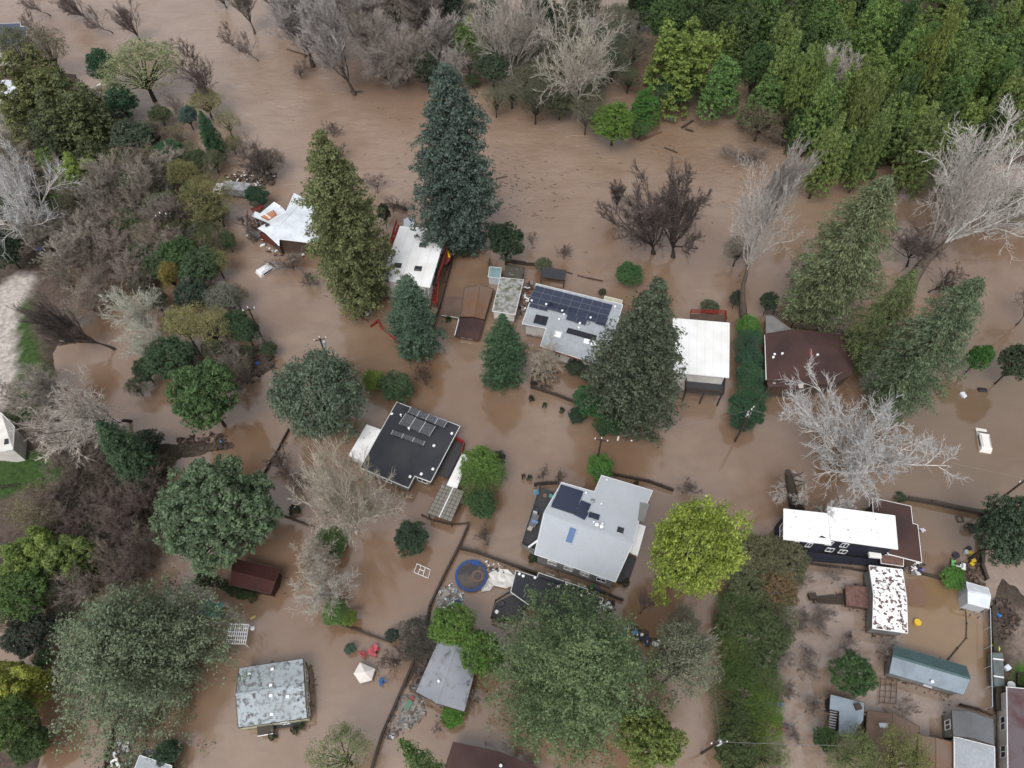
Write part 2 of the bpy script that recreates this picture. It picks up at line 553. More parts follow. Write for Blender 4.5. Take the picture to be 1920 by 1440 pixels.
mr = nt.nodes.new("ShaderNodeMapRange"); mr.inputs["From Min"].default_value = 0.3; mr.inputs["From Max"].default_value = 0.7
mr.inputs["To Min"].default_value = 0.5; mr.inputs["To Max"].default_value = 1.45
nt.links.new(nz1.outputs["Fac"], mr.inputs["Value"])
hv = nt.nodes.new("ShaderNodeHueSaturation")
nt.links.new(at.outputs["Color"], hv.inputs["Color"])
nt.links.new(mr.outputs[0], hv.inputs["Value"])
nt.links.new(hv.outputs[0], pb.inputs["Base Color"])
bp = nt.nodes.new("ShaderNodeBump"); bp.inputs["Strength"].default_value = 0.7; bp.inputs["Distance"].default_value = 0.15
nt.links.new(nz1.outputs["Fac"], bp.inputs["Height"]); nt.links.new(bp.outputs[0], pb.inputs["Normal"])
gme = fast_mesh("ground", verts, quads, [gm], smooth=True)
ca = gme.color_attributes.new("cover", 'FLOAT_COLOR', 'POINT')
cc = np.ones((len(verts), 4)); cc[:nv, :3] = colr.reshape(-1, 3); cc[nv:, :3] = (0.08, 0.065, 0.05)
ca.data.foreach_set("color", cc.ravel().astype(np.float32))
tag(link("ground", gme), kind="structure")

# water: silt-laden, smooth between the houses, streaked and rippled along the river
wm = bpy.data.materials.new("flood_water")
wm.use_nodes = True
nt = wm.node_tree
pb = nt.nodes["Principled BSDF"]
N = lambda t: nt.nodes.new(t)
L = nt.links.new
geo = N("ShaderNodeNewGeometry")
sep = N("ShaderNodeSeparateXYZ"); L(geo.outputs["Position"], sep.inputs[0])
def ramp(src, a, b, c=0.0, d=1.0, smooth=True):
    r = N("ShaderNodeMapRange")
    if smooth: r.interpolation_type = 'SMOOTHSTEP'
    r.inputs["From Min"].default_value = a; r.inputs["From Max"].default_value = b
    r.inputs["To Min"].default_value = c; r.inputs["To Max"].default_value = d
    L(src, r.inputs["Value"]); return r.outputs[0]
def mth(op, a, b):
    r = N("ShaderNodeMath"); r.operation = op
    for i, s in enumerate((a, b)):
        if isinstance(s, (int, float)): r.inputs[i].default_value = s
        else: L(s, r.inputs[i])
    return r.outputs[0]
def noise(scale, detail, rough=0.6, mapping=None, dist=0.0):
    n = N("ShaderNodeTexNoise"); n.inputs["Scale"].default_value = scale
    n.inputs["Detail"].default_value = detail; n.inputs["Roughness"].default_value = rough
    n.inputs["Distortion"].default_value = dist
    if mapping:
        mp = N("ShaderNodeMapping"); mp.inputs["Rotation"].default_value = (0, 0, mapping[0]); mp.inputs["Scale"].default_value = mapping[1]
        L(geo.outputs["Position"], mp.inputs["Vector"]); L(mp.outputs[0], n.inputs["Vector"])
    else: L(geo.outputs["Position"], n.inputs["Vector"])
    return n.outputs["Fac"]
def mixc(f, a, b):
    m = N("ShaderNodeMix"); m.data_type = 'RGBA'
    if isinstance(f, float): m.inputs[0].default_value = f
    else: L(f, m.inputs[0])
    for i, s in ((6, a), (7, b)):
        if isinstance(s, tuple): m.inputs[i].default_value = (*s, 1)
        else: L(s, m.inputs[i])
    return m.outputs[2]
wob = mth('MULTIPLY', mth('SUBTRACT', noise(0.03, 2), 0.5), 50.0)
yy = mth('ADD', mth('ADD', sep.outputs["Y"], wob), mth('MULTIPLY', sep.outputs["X"], -0.12))
river = ramp(yy, 84, 112)
silt_glare = ramp(noise(0.05, 5, 0.55), 0.36, 0.66)  # silt patches, contrast widened to paint pale sky glare into the water colour
fine = ramp(noise(0.35, 6, 0.6, (math.radians(-18), (0.35, 1, 1)), 1.2), 0.35, 0.7)
WCOL = [(0.185, 0.110, 0.066), (0.258, 0.182, 0.132), (0.190, 0.126, 0.090), (0.43, 0.36, 0.31)]
c = mixc(silt_glare, WCOL[0], WCOL[1])
c = mixc(mth('MULTIPLY', fine, 0.35), c, WCOL[2])
c = mixc(mth('MULTIPLY', river, ramp(noise(0.022, 4, 0.6), 0.38, 0.6, 0.2, 0.85)), c, (0.292, 0.210, 0.158))
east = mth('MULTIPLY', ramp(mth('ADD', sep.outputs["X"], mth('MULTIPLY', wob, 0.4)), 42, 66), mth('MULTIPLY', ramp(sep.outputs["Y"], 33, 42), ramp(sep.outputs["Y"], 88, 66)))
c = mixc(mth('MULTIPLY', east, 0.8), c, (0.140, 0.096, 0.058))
yard = mth('MULTIPLY', ramp(mth('ADD', sep.outputs["X"], mth('MULTIPLY', wob, 0.12)), 26, 31), ramp(mth('ADD', sep.outputs["Y"], mth('MULTIPLY', wob, 0.12)), 37, 31))
scum = ramp(noise(0.9, 9, 0.7), 0.42, 0.62)
c = mixc(mth('MULTIPLY', yard, ramp(scum, 0, 1, 0.55, 0.95, False)), c, (0.280, 0.222, 0.185))
pool = mth('MULTIPLY', mth('MULTIPLY', ramp(sep.outputs["X"], 48, 51), ramp(sep.outputs["X"], 62, 59)), mth('MULTIPLY', ramp(sep.outputs["Y"], 33.5, 31.5), ramp(sep.outputs["Y"], 19, 22)))
c = mixc(mth('MULTIPLY', pool, 0.85), c, (0.215, 0.135, 0.062))
c = mixc(mth('MULTIPLY', fine, 0.4), c, WCOL[2])
streak = ramp(noise(0.5, 9, 0.7, (math.radians(-22), (0.22, 1.3, 1)), 1.8), 0.56, 0.72)
patch = ramp(noise(0.045, 3), 0.47, 0.62)
foam = mth('MULTIPLY', mth('MULTIPLY', streak, patch), mth('MULTIPLY', river, 0.9))
c = mixc(foam, c, WCOL[3])
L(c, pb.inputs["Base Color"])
L(ramp(river, 0, 1, 0.05, 0.15, False), pb.inputs["Roughness"])
pb.inputs["IOR"].default_value = 1.9
pb.inputs["Specular IOR Level"].default_value = 0.6
b1 = noise(0.7, 8, 0.6, (math.radians(-20), (0.6, 1, 1)), 0.8)
b2 = noise(3.5, 4, 0.6)
h = mth('ADD', mth('MULTIPLY', b1, ramp(river, 0, 1, 0.10, 1.8, False)), mth('MULTIPLY', b2, ramp(river, 0, 1, 0.02, 0.2, False)))
bp = N("ShaderNodeBump"); bp.inputs["Strength"].default_value = 0.55; bp.inputs["Distance"].default_value = 0.22
L(h, bp.inputs["Height"]); L(bp.outputs[0], pb.inputs["Normal"])
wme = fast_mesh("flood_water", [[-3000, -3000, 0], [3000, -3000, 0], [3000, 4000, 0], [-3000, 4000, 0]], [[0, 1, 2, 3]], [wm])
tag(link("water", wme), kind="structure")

# ---------------------------------------------------------------- foliage
def leaves(cent, rad, k, leaf, seed, flat=0.75, droop=0.0, asp=1.7, up=0.35, out=None):
    """k leaf-sized faces in every tuft; returns verts, quads"""
    r = np.random.default_rng(seed)
    k0 = k; k = int(k * 1.25); leaf = leaf * 0.84
    cent = np.repeat(np.asarray(cent), k, 0)
    rad = np.repeat(np.asarray(rad), k)
    n = len(cent)
    d = r.normal(size=(n, 3)); d /= np.linalg.norm(d, axis=1)[:, None]
    d[:, 2] = np.where(r.random(n) < 0.7, np.abs(d[:, 2]), d[:, 2])
    pos = cent + d * (rad * r.random(n) ** 0.45)[:, None] * np.array([1, 1, flat])
    nrm = d * 0.9 + r.normal(size=(n, 3)) * 0.45 + np.array([0, 0, up])
    nrm /= np.linalg.norm(nrm, axis=1)[:, None]
    t = r.normal(size=(n, 3)) + np.array([0, 0, -droop * 3])
    if out is not None:
        t = t * 0.35 + np.repeat(out, k, 0) * 1.2
    a = np.cross(nrm, t); a /= np.linalg.norm(a, axis=1)[:, None] + 1e-9
    b = np.cross(nrm, a)
    s = leaf * r.uniform(0.55, 1.35, n)
    a *= (s * 0.5)[:, None]; b *= (s * 0.5 * asp)[:, None]
    v = np.stack([pos - b, pos + a * 0.9 - b * 0.1, pos + b, pos - a * 0.9 + b * 0.1], 1).reshape(-1, 3)
    q = np.arange(n * 4).reshape(-1, 4)
    return v, q

def tubes(segs, n=3):
    segs = np.asarray(segs)            # rows: p0, p1, r0, r1
    p0, p1, r0, r1 = segs[:, :3], segs[:, 3:6], segs[:, 6], segs[:, 7]
    x = p1 - p0; x /= np.linalg.norm(x, axis=1)[:, None] + 1e-9
    up = np.where(np.abs(x[:, 2:3]) < 0.9, np.array([[0, 0, 1.0]]), np.array([[0, 1.0, 0]]))
    y = np.cross(up, x); y /= np.linalg.norm(y, axis=1)[:, None] + 1e-9
    z = np.cross(x, y)
    k = len(segs)
    V = np.zeros((k, 2 * n, 3))
    for i in range(n):
        t = 2 * math.pi * i / n
        d = y * math.cos(t) + z * math.sin(t)
        V[:, i] = p0 + d * r0[:, None]
        V[:, n + i] = p1 + d * r1[:, None]
    base = np.arange(k)[:, None] * 2 * n
    Q = np.concatenate([np.stack([base[:, 0] + i, base[:, 0] + (i + 1) % n, base[:, 0] + n + (i + 1) % n, base[:, 0] + n + i], -1) for i in range(n)], 0)
    return V.reshape(-1, 3), Q

PROTO = {}   # name -> (crown mesh, trunk mesh, nominal radius, nominal height, crown middle height)

def conifer_proto(name, seed, H=30.0, R=6.0, nb=300, k=13, leaf=0.42, droop=0.35, dome=0.8, tuftr=0.85, gap=0.0, low=0.05, spray=False, lobevar=0.28):
    r = np.random.default_rng(seed)
    C, RR, OUT, limbs = [], [], [], []
    lobes = r.uniform(1 - lobevar, 1 + lobevar * 0.6, 24)
    for i in range(nb):
        t = (i + r.random()) / nb
        t = low + (1 - low) * t ** 1.12
        prof = R * ((max(0.0, 1 - ((t - 0.33) / 0.67) ** 2)) ** dome if t > 0.33 else 0.45 + 0.55 * math.sin(t / 0.33 * 1.5708))
        az = i * 2.39996 + r.normal() * 0.25
        L_ = prof * r.uniform(0.7, 1.1) * lobes[int((az % 6.283) / 6.284 * 8) + 8 * min(2, int(t * 3))] + 0.25
        if r.random() < gap: L_ *= 0.5
        z0 = t * H
        wh = H / 26.0
        z0 = (math.floor(z0 / wh) + 0.5 + r.normal() * 0.13) * wh if not spray else z0
        dx, dy = math.cos(az), math.sin(az)
        m = max(2, int(L_ / (tuftr * 0.85)) + 1)
        for j in range(m):
            f = 0.28 + 0.72 * (j + 0.6) / m
            side = r.normal() * 0.14 * L_ * f
            zz = z0 + 0.10 * L_ * f - droop * L_ * f * f + r.normal() * 0.15
            C.append((dx * L_ * f - dy * side, dy * L_ * f + dx * side, zz))
            RR.append(tuftr * r.uniform(0.6, 1.15) * (0.6 + 0.4 * min(1, L_ / 3)))
            OUT.append((dx, dy, -0.35))
        if L_ > 1:
            limbs.append((0, 0, z0, dx * L_ * 0.8, dy * L_ * 0.8, z0 + 0.08 * L_ - droop * L_ * 0.64, 0.03 + 0.012 * L_, 0.015))
    C.append((0, 0, H)); RR.append(0.4); OUT.append((0, 0, 1))
    v, q = leaves(C, RR, k, leaf, seed + 50, droop=0.3, out=np.array(OUT) if spray else None, asp=2.6 if spray else 1.7)
    crown = fast_mesh(name + "_crown", v, q, [M["foliage"]])
    segs = [(0, 0, -2.5, 0, 0, 1.0, 0.62, 0.48)]
    for i in range(6):
        a, b = 1 + (H - 1.6) * i / 6, 1 + (H - 1.6) * (i + 1) / 6
        segs.append((0, 0, a, 0, 0, b, 0.48 * (1 - i / 6.5), 0.48 * (1 - (i + 1) / 6.5)))
    v1, q1 = tubes(segs, 8)
    v2, q2 = tubes(limbs[::2], 3)
    trunk = fast_mesh(name + "_trunk", np.vstack([v1, v2]), np.vstack([q1, q2 + len(v1)]), [M["bark"]])
    PROTO[name] = (crown, trunk, R, H, 0.45 * H)

def dome_proto(name, seed, R=5.0, H=12.0, nl=22, nt=52, k=14, leaf=0.34, lobe=1.9, tuftr=0.55, low=0.28, flat=1.0, droop=0.1, sky_gap=0.0, plume=False, up=0.35, fvar=1.0):
    r = np.random.default_rng(seed)
    zc = H * (low + 1) / 2; hz = H * (1 - low) / 2
    C, RR, L0 = [], [], []
    for i in range(nl):
        if plume:
            az = i * 2.39996; rr = R * 0.86 * math.sqrt((i + 0.4) / nl)
            top = H * r.uniform(0.72, 1.0) * (1 - 0.22 * (rr / R) ** 2)
            lr = lobe * r.uniform(0.75, 1.15)
            c = np.array([rr * math.cos(az), rr * math.sin(az), top])
            L0.append((c[0], c[1], top * 0.6))
            n = int(nt * 1.2)
            for _ in range(n):
                t = r.random() ** 0.8
                z = top - t * H * 0.6
                w = lr * (0.15 + 0.95 * t ** 0.7)
                a = r.random() * 6.283
                C.append((c[0] + w * math.cos(a), c[1] + w * math.sin(a), z)); RR.append(tuftr * r.uniform(0.6, 1.2))
        else:
            g = (i + 0.5) / nl
            ph = math.asin(1 - 1.45 * g) if abs(1 - 1.45 * g) <= 1 else -0.4
            az = i * 2.39996 + r.normal() * 0.2
            f = 0.66 * (1 + (r.uniform(0.58, 1.28) - 1) * fvar)
            c = np.array([R * f * math.cos(ph) * math.cos(az), R * f * math.cos(ph) * math.sin(az), zc + hz * f * math.sin(ph)])
            L0.append(tuple(c))
            lr = lobe * r.uniform(0.7, 1.2)
            d = r.normal(size=(nt, 3)); d /= np.linalg.norm(d, axis=1)[:, None]
            keep = (d @ ((c - np.array([0, 0, zc * 0.8])) / (np.linalg.norm(c - np.array([0, 0, zc * 0.8])) + 1e-6))) > -0.45
            if sky_gap: keep &= r.random(nt) > sky_gap
            for dd in d[keep]:
                C.append(tuple(c + dd * lr * r.uniform(0.72, 1.12) * np.array([1, 1, flat]))); RR.append(tuftr * r.uniform(0.55, 1.25))
    v, q = leaves(C, RR, k, leaf, seed + 90, droop=droop, up=up)
    crown = fast_mesh(name + "_crown", v, q, [M["foliage"]])
    segs = [(0, 0, -2.0, 0, 0, H * low * 0.8 + 0.4, 0.34, 0.24)]
    fk = H * low * 0.8 + 0.4
    for c in L0:
        mid = (c[0] * 0.45, c[1] * 0.45, fk + (c[2] - fk) * 0.55)
        segs.append((0, 0, fk - 0.2, *mid, 0.16, 0.10)); segs.append((*mid, *c, 0.10, 0.04))
    v, q = tubes(segs, 6)
    trunk = fast_mesh(name + "_trunk", v, q, [M["bark"]])
    PROTO[name] = (crown, trunk, R + lobe * 0.45, H, zc)

def bare_proto(name, seed, H=14.0, R=6.0, trunk_h=3.5, limbs=6, kids=(8, 7, 6), ang=(0.75, 0.8, 0.75), lens=(0.55, 0.42, 0.4), up=0.25, wig=0.16, r0=0.32, lean=(0, 0), twig=0.017, trunk_segs=3, bark="bark_obj", thick_lev=1, fat=0.62):
    r = np.random.default_rng(seed)
    big, small = [], []
    def grow(p, d, L_, rad, lev, nseg):
        pts = [p]; dirs = [d]
        s = L_ / nseg
        for i in range(nseg):
            d = d + r.normal(size=3) * wig + np.array([0, 0, up * (0.12 if lev else 0.05)])
            d = d / np.linalg.norm(d)
            p = p + d * s
            pts.append(p); dirs.append(d)
        rr = [max(twig, rad * (1 - 0.72 * i / nseg)) for i in range(nseg + 1)]
        for i in range(nseg):
            (big if lev <= thick_lev else small).append((*pts[i], *pts[i + 1], rr[i], rr[i + 1]))
        return pts, dirs, rr
    def side(d, a):
        e = r.normal(size=3); e -= d * (e @ d); e /= np.linalg.norm(e)
        v = d * math.cos(a) + e * math.sin(a)
        v[2] += up * 0.5
        return v / np.linalg.norm(v)
    d0 = np.array([lean[0], lean[1], 1.0]); d0 /= np.linalg.norm(d0)
    big.append((*(-d0 * 2.2), 0, 0, 0, r0 * 1.35, r0 * 1.05))
    pts, dirs, rr = grow(np.zeros(3), d0, trunk_h, r0, 0, trunk_segs)
    top, dt, rt = pts[-1], dirs[-1], rr[-1] * 1.9
    L1 = (H - trunk_h)
    for i in range(limbs):
        az = i * 6.283 / limbs + r.normal() * 0.3
        a = ang[0] * r.uniform(0.35, 1.15) if i else 0.15
        d = np.array([math.cos(az) * math.sin(a), math.sin(az) * math.sin(a), math.cos(a)])
        d = d + dt * 0.5; d /= np.linalg.norm(d)
        st = top if i < 4 else pts[-2] + (top - pts[-2]) * r.random()
        reach = L1 * r.uniform(0.75, 1.05) * (1.0 if math.sin(a) < 0.5 else min(1.0, R / (L1 * math.sin(a)) ))
        p1, d1, r1 = grow(st, d, reach, rt * fat, 1, 7)
        for j in range(kids[0]):
            f = 1 + 6 * (j + r.random()) / kids[0]
            k0 = min(6, int(f))
            p = p1[k0] + (p1[k0 + 1] - p1[k0]) * (f - k0)
            l2 = reach * lens[0] * r.uniform(0.6, 1.1) * (1.1 - 0.55 * f / 7)
            p2, d2, r2 = grow(p, side(d1[k0], ang[1] * r.uniform(0.6, 1.2)), l2, r1[k0] * (fat + 0.05), 2, 5)
            for m in range(kids[1]):
                f2 = 0.8 + 4.2 * (m + r.random()) / kids[1]
                k1 = min(4, int(f2))
                q = p2[k1] + (p2[k1 + 1] - p2[k1]) * (f2 - k1)
                l3 = l2 * lens[1] * r.uniform(0.6, 1.2)
                p3, d3, r3 = grow(q, side(d2[k1], ang[2] * r.uniform(0.6, 1.2)), l3, r2[k1] * fat, 3, 3)
                for w_ in range(kids[2]):
                    k2 = r.integers(0, 3)
                    q2 = p3[k2] + (p3[k2 + 1] - p3[k2]) * r.random()
                    l4 = l3 * lens[2] * r.uniform(0.6, 1.3) + 0.15
                    e = q2 + side(d3[k2], ang[2] * r.uniform(0.5, 1.2)) * l4
                    small.append((*q2, *e, twig, twig * 0.6))
    v, q = tubes(big, 6)
    tm = fast_mesh(name + "_trunk", v, q, [M[bark]], smooth=False)
    v, q = tubes(small, 3)
    bm_ = fast_mesh(name + "_branches", v, q, [M["bark_obj"]])
    PROTO[name] = (bm_, tm, R, H, 0.62 * H)

conifer_proto("redwood0", 1, dome=0.75, k=24, leaf=0.27, nb=330)
conifer_proto("redwood1", 2, R=6.4, nb=340, dome=0.95, k=24, leaf=0.27, gap=0.1)
conifer_proto("redwood2", 3, nb=300, tuftr=0.95, droop=0.5, gap=0.15, dome=1.15, k=24, leaf=0.27)
conifer_proto("airy0", 4, R=6.5, nb=330, k=20, droop=0.45, tuftr=1.0, leaf=0.20, gap=0.2, dome=0.75, spray=True)
conifer_proto("airy1", 5, R=6.5, nb=310, k=20, droop=0.55, tuftr=1.05, leaf=0.20, gap=0.25, dome=0.65, spray=True)
conifer_proto("pine0", 6, R=10.5, H=25, nb=400, k=26, droop=0.4, tuftr=1.2, leaf=0.25, gap=0.25, dome=0.6, lobevar=0.42)
conifer_proto("pine1", 8, R=10.5, H=17, nb=350, k=24, droop=0.38, tuftr=1.1, leaf=0.21, gap=0.35, dome=0.55, spray=False, lobevar=0.45)
dome_proto("dome0", 11, k=24, leaf=0.23)
dome_proto("dome1", 12, nl=28, lobe=1.5, k=24, leaf=0.22, nt=44)
dome_proto("dome2", 13, nl=19, lobe=2.1, tuftr=0.6, k=24, leaf=0.24)
dome_proto("tuft0", 14, R=6, H=14, nl=110, nt=14, fvar=0.75, lobe=0.9, k=24, leaf=0.23, tuftr=0.5, low=0.15)
dome_proto("loose0", 15, nl=26, nt=46, k=13, leaf=0.17, lobe=1.8, sky_gap=0.15, tuftr=0.8)
dome_proto("loose1", 16, nl=22, nt=46, k=13, leaf=0.17, lobe=2.0, sky_gap=0.2, tuftr=0.85)
dome_proto("weep0", 17, R=6, H=14, nl=44, fvar=0.7, nt=30, k=20, leaf=0.24, lobe=1.6, droop=1.2, low=0.05, flat=1.4, tuftr=0.8, up=0.1)
dome_proto("plume0", 21, R=4, H=16, nl=9, nt=90, k=22, leaf=0.25, lobe=1.6, plume=True, droop=0.6)
dome_proto("plume1", 22, R=4, H=16, nl=13, nt=70, k=20, leaf=0.25, lobe=1.25, plume=True, droop=0.6)
dome_proto("plume2", 23, R=3, H=16, nl=6, nt=120, k=20, leaf=0.25, lobe=1.7, plume=True, droop=0.6)
dome_proto("shrub0", 31, R=1.6, H=2.6, nl=9, nt=30, k=9, leaf=0.17, lobe=0.75, tuftr=0.25, low=0.0)
dome_proto("shrub1", 32, R=1.6, H=2.6, nl=12, nt=26, k=9, leaf=0.16, lobe=0.65, tuftr=0.25, low=0.0)
bare_proto("spread0", 41, up=0.2, limbs=9, kids=(9, 8, 6), twig=0.024, r0=0.3)
bare_proto("spread1", 42, up=0.15, limbs=10, wig=0.2, kids=(9, 8, 6), twig=0.024, r0=0.3)
bare_proto("upright0", 43, H=16, R=4.5, trunk_h=4, limbs=12, kids=(11, 9, 7), ang=(0.42, 0.5, 0.55), up=0.7, wig=0.08, twig=0.028)
bare_proto("upright1", 44, H=16, R=5, trunk_h=6, limbs=9, kids=(10, 9, 8), ang=(0.6, 0.65, 0.65), up=0.5, wig=0.12, twig=0.028)
bare_proto("willow0", 45, H=11, R=6, trunk_h=1.5, limbs=9, kids=(8, 8, 7), ang=(0.9, 0.7, 0.7), up=0.45, wig=0.14, twig=0.022)
bare_proto("small0", 46, H=6, R=3, trunk_h=1.0, limbs=7, kids=(7, 6, 5), ang=(0.8, 0.8, 0.8), r0=0.14, twig=0.017)
bare_proto("small1", 47, H=6, R=3, trunk_h=1.6, limbs=6, kids=(6, 6, 5), ang=(0.7, 0.8, 0.8), r0=0.13, twig=0.017)
bare_proto("scrub0", 48, H=3.4, R=2.6, trunk_h=0.3, limbs=9, kids=(6, 6, 5), ang=(1.0, 0.8, 0.8), r0=0.07, twig=0.015)
bare_proto("hero_sycamore", 61, H=24, R=13, trunk_h=4, limbs=14, kids=(10, 9, 5), ang=(0.85, 0.75, 0.8), lens=(0.42, 0.45, 0.45), up=0.34, wig=0.22, r0=0.6, twig=0.034, thick_lev=2, fat=0.74)
bare_proto("hero_pale", 62, H=17, R=9.5, trunk_h=2.5, limbs=14, kids=(11, 9, 6), ang=(0.95, 0.65, 0.7), lens=(0.5, 0.45, 0.42), up=0.35, wig=0.15, r0=0.42, twig=0.024, thick_lev=2, fat=0.7)
bare_proto("hero_pale_b", 64, H=17, R=9.5, trunk_h=3.5, limbs=9, kids=(9, 8, 5), ang=(1.0, 0.8, 0.75), lens=(0.5, 0.45, 0.42), up=0.25, wig=0.2, r0=0.42, twig=0.024, thick_lev=2, fat=0.7)
bare_proto("hero_lean", 63, H=30, R=14, trunk_h=12,  limbs=10, kids=(9, 7, 5), ang=(0.85, 0.75, 0.75), lens=(0.45, 0.45, 0.42), up=0.28, wig=0.17, r0=1.25, lean=(0.25, 0.15), trunk_segs=6, twig=0.03, thick_lev=0, fat=0.34)

BAREK = ("spread", "upright", "willow", "small", "scrub", "hero")
LB = 1.33
def place(kind, pos, rad, h, color, label, name, cat, group=None, bark=None, rz=None, tilt=None):
    crown, trunk, R0, H0, zc = PROTO[kind]
    rz = random.uniform(0, 6.28) if rz is None else rz
    root = bpy.data.objects.new(name, None); COL.objects.link(root)
    root.empty_display_size = 1
    root.location = pos
    root.rotation_euler = (tilt[0] if tilt else 0, tilt[1] if tilt else 0, rz)
    root.scale = (rad / R0 * random.uniform(0.92, 1.06), rad / R0 * random.uniform(0.9, 1.08), h / H0)
    tag(root, label, cat, group)
    bare = kind.startswith(BAREK)
    t = link("trunk", trunk, root); t.color = (*(bark or color), 1)
    c = link("branches" if bare else "crown", crown, root); c.color = (*[min(0.6, q * LB) for q in color], 1)
    return root

def shrub(u, v, r, h, color, label, kind=None, group=None, name="shrub", cat="shrub", z=0.0):
    """low plant: one mesh; (u,v) is the middle of its crown in the photograph"""
    kind = kind or random.choice(("shrub0", "shrub1"))
    crown, trunk, R0, H0, zc = PROTO[kind]
    p = P(u, v, z + h * 0.5); rad = r * mpp(v, h * 0.5)
    o = link(name, crown, None, (p.x, p.y, z - 0.1))
    o.rotation_euler = (0, 0, random.uniform(0, 6.28))
    o.scale = (rad / R0, rad / R0 * random.uniform(0.85, 1.15), h / H0)
    o.color = (*color, 1)
    tag(o, label, cat, group)
    return o

def ball(kind, u, v, r, h, color, label, name="broadleaf_tree", cat="tree", group=None, bark=None, rz=None, tilt=None):
    """tree given by the middle of its crown, the crown's half width in pixels and its height"""
    crown, trunk, R0, H0, zc = PROTO[kind]
    z = zc / H0 * h
    p = P(u, v, z)
    return place(kind, (p.x, p.y, 0), r * (1.0 if kind.startswith(BAREK) else 1.1) * mpp(v, z), h, color, label, name, cat, group, bark, rz, tilt)

def cone(kind, u, v, vb, r, color, label, name="redwood_tree", cat="tree", group=None, bark=None, rz=None):
    """tree given by its tip, the row of its foot and its half width in pixels"""
    h = height_from(u, v, vb)
    p = P(u, v, h)
    z = h * 0.25
    rowmid = v * 0.3 + vb * 0.7
    return place(kind, (p.x, p.y, 0), r * 1.12 * mpp(rowmid, z), h, color, label, name, cat, group, bark, rz)
# ---------------------------------------------------------------- buildings
OUTL = []
def inset2(pts, d):
    n = len(pts)
    A = sum(pts[i].x * pts[(i + 1) % n].y - pts[(i + 1) % n].x * pts[i].y for i in range(n))
    sgn = 1 if A > 0 else -1
    out = []
    for i in range(n):
        p0, p1, p2 = pts[i - 1], pts[i], pts[(i + 1) % n]
        e1 = Vector((p1.x - p0.x, p1.y - p0.y)).normalized(); e2 = Vector((p2.x - p1.x, p2.y - p1.y)).normalized()
        n1 = Vector((-e1.y, e1.x)) * sgn; n2 = Vector((-e2.y, e2.x)) * sgn
        b = n1 + n2
        if b.length < 0.05: b = n1
        k = d / max(0.25, b.dot(n1))
        out.append(Vector((p1.x + b.x * k, p1.y + b.y * k, p1.z)))
    return out

def house(name, label, cat, V, faces, outline, roofmat, wallmat, fascia="trim_white", over=0.5, thick=0.18, walls=True, ridge=None, group=None, wallz=-1.3):
    pts = [P(*v) for v in V]
    cx = sum((pts[i].x for i in outline)) / len(outline); cy = sum((pts[i].y for i in outline)) / len(outline)
    root = thing(name, label, cat, (cx, cy, 0), group=group)
    mb = MB()
    mb.use(roofmat)
    T = [mb.bm.verts.new(p) for p in pts]
    for f in faces: mb.face([T[i] for i in f])
    mb.use(fascia)
    Bv = {i: mb.bm.verts.new(pts[i] - Vector((0, 0, thick))) for i in outline}
    n = len(outline)
    mb.face([Bv[i] for i in outline][::-1])
    for k in range(n):
        a, b = outline[k], outline[(k + 1) % n]
        mb.face([T[a], Bv[a], Bv[b], T[b]])
    # a fascia strip standing a little proud of the eaves
    for k in range(n):
        a, b = pts[outline[k]], pts[outline[(k + 1) % n]]
        dn = Vector((0, 0, -thick * 0.45 + 0.02))
        mb.bar(a + dn, b + dn, 0.07, thick * 0.9)
    if ridge:
        mb.use(roofmat)
        for a, b in ridge:
            mb.bar(pts[a] + Vector((0, 0, 0.03)), pts[b] + Vector((0, 0, 0.03)), 0.26, 0.07)
    part(mb, "roof", root)
    wp = inset2([pts[i] for i in outline], over)
    if max(q.z for q in wp) < 7 and walls: OUTL.append(wp)
    if walls:
        mb = MB().use(wallmat)
        top = [mb.bm.verts.new(p - Vector((0, 0, thick + 0.02))) for p in wp]
        bot = [mb.bm.verts.new(Vector((p.x, p.y, wallz))) for p in wp]
        for k in range(n):
            j = (k + 1) % n
            mb.face([top[k], bot[k], bot[j], top[j]])
        mb.face(top); 
        part(mb, "wall", root)
    return root, pts, wp

def window(root, wp, e, s0, s1, z0, z1, frame="trim_white", glass="glass_dark", name="window", mull=1):
    n = len(wp)
    a, b = wp[e], wp[(e + 1) % n]
    A = sum(wp[i].x * wp[(i + 1) % n].y - wp[(i + 1) % n].x * wp[i].y for i in range(n))
    d = Vector((b.x - a.x, b.y - a.y, 0)); d.normalize()
    nrm = Vector((d.y, -d.x, 0)) * (1 if A > 0 else -1)
    p0 = Vector((a.x + (b.x - a.x) * s0, a.y + (b.y - a.y) * s0, 0)); p1 = Vector((a.x + (b.x - a.x) * s1, a.y + (b.y - a.y) * s1, 0))
    mb = MB().use(frame)
    o = nrm * 0.04
    for z in (z0, z1): mb.bar(p0 + o + Vector((0, 0, z)), p1 + o + Vector((0, 0, z)), 0.08, 0.09)
    for k in range(mull + 2):
        q = p0.lerp(p1, k / (mull + 1))
        mb.bar(q + o + Vector((0, 0, z0)), q + o + Vector((0, 0, z1)), 0.075, 0.075)
    w = part(mb, name, root)
    mb = MB().use(glass)
    mb.bar(p0.lerp(p1, 0.5) + nrm * 0.012 + Vector((0, 0, z0)), p0.lerp(p1, 0.5) + nrm * 0.012 + Vector((0, 0, z1)), 0.02, 0.02) if False else None
    q = [p0 + nrm * 0.02 + Vector((0, 0, z0)), p1 + nrm * 0.02 + Vector((0, 0, z0)), p1 + nrm * 0.02 + Vector((0, 0, z1)), p0 + nrm * 0.02 + Vector((0, 0, z1))]
    mb.face([mb.bm.verts.new(x) for x in q])
    g = part(mb, "pane", w)
    return w

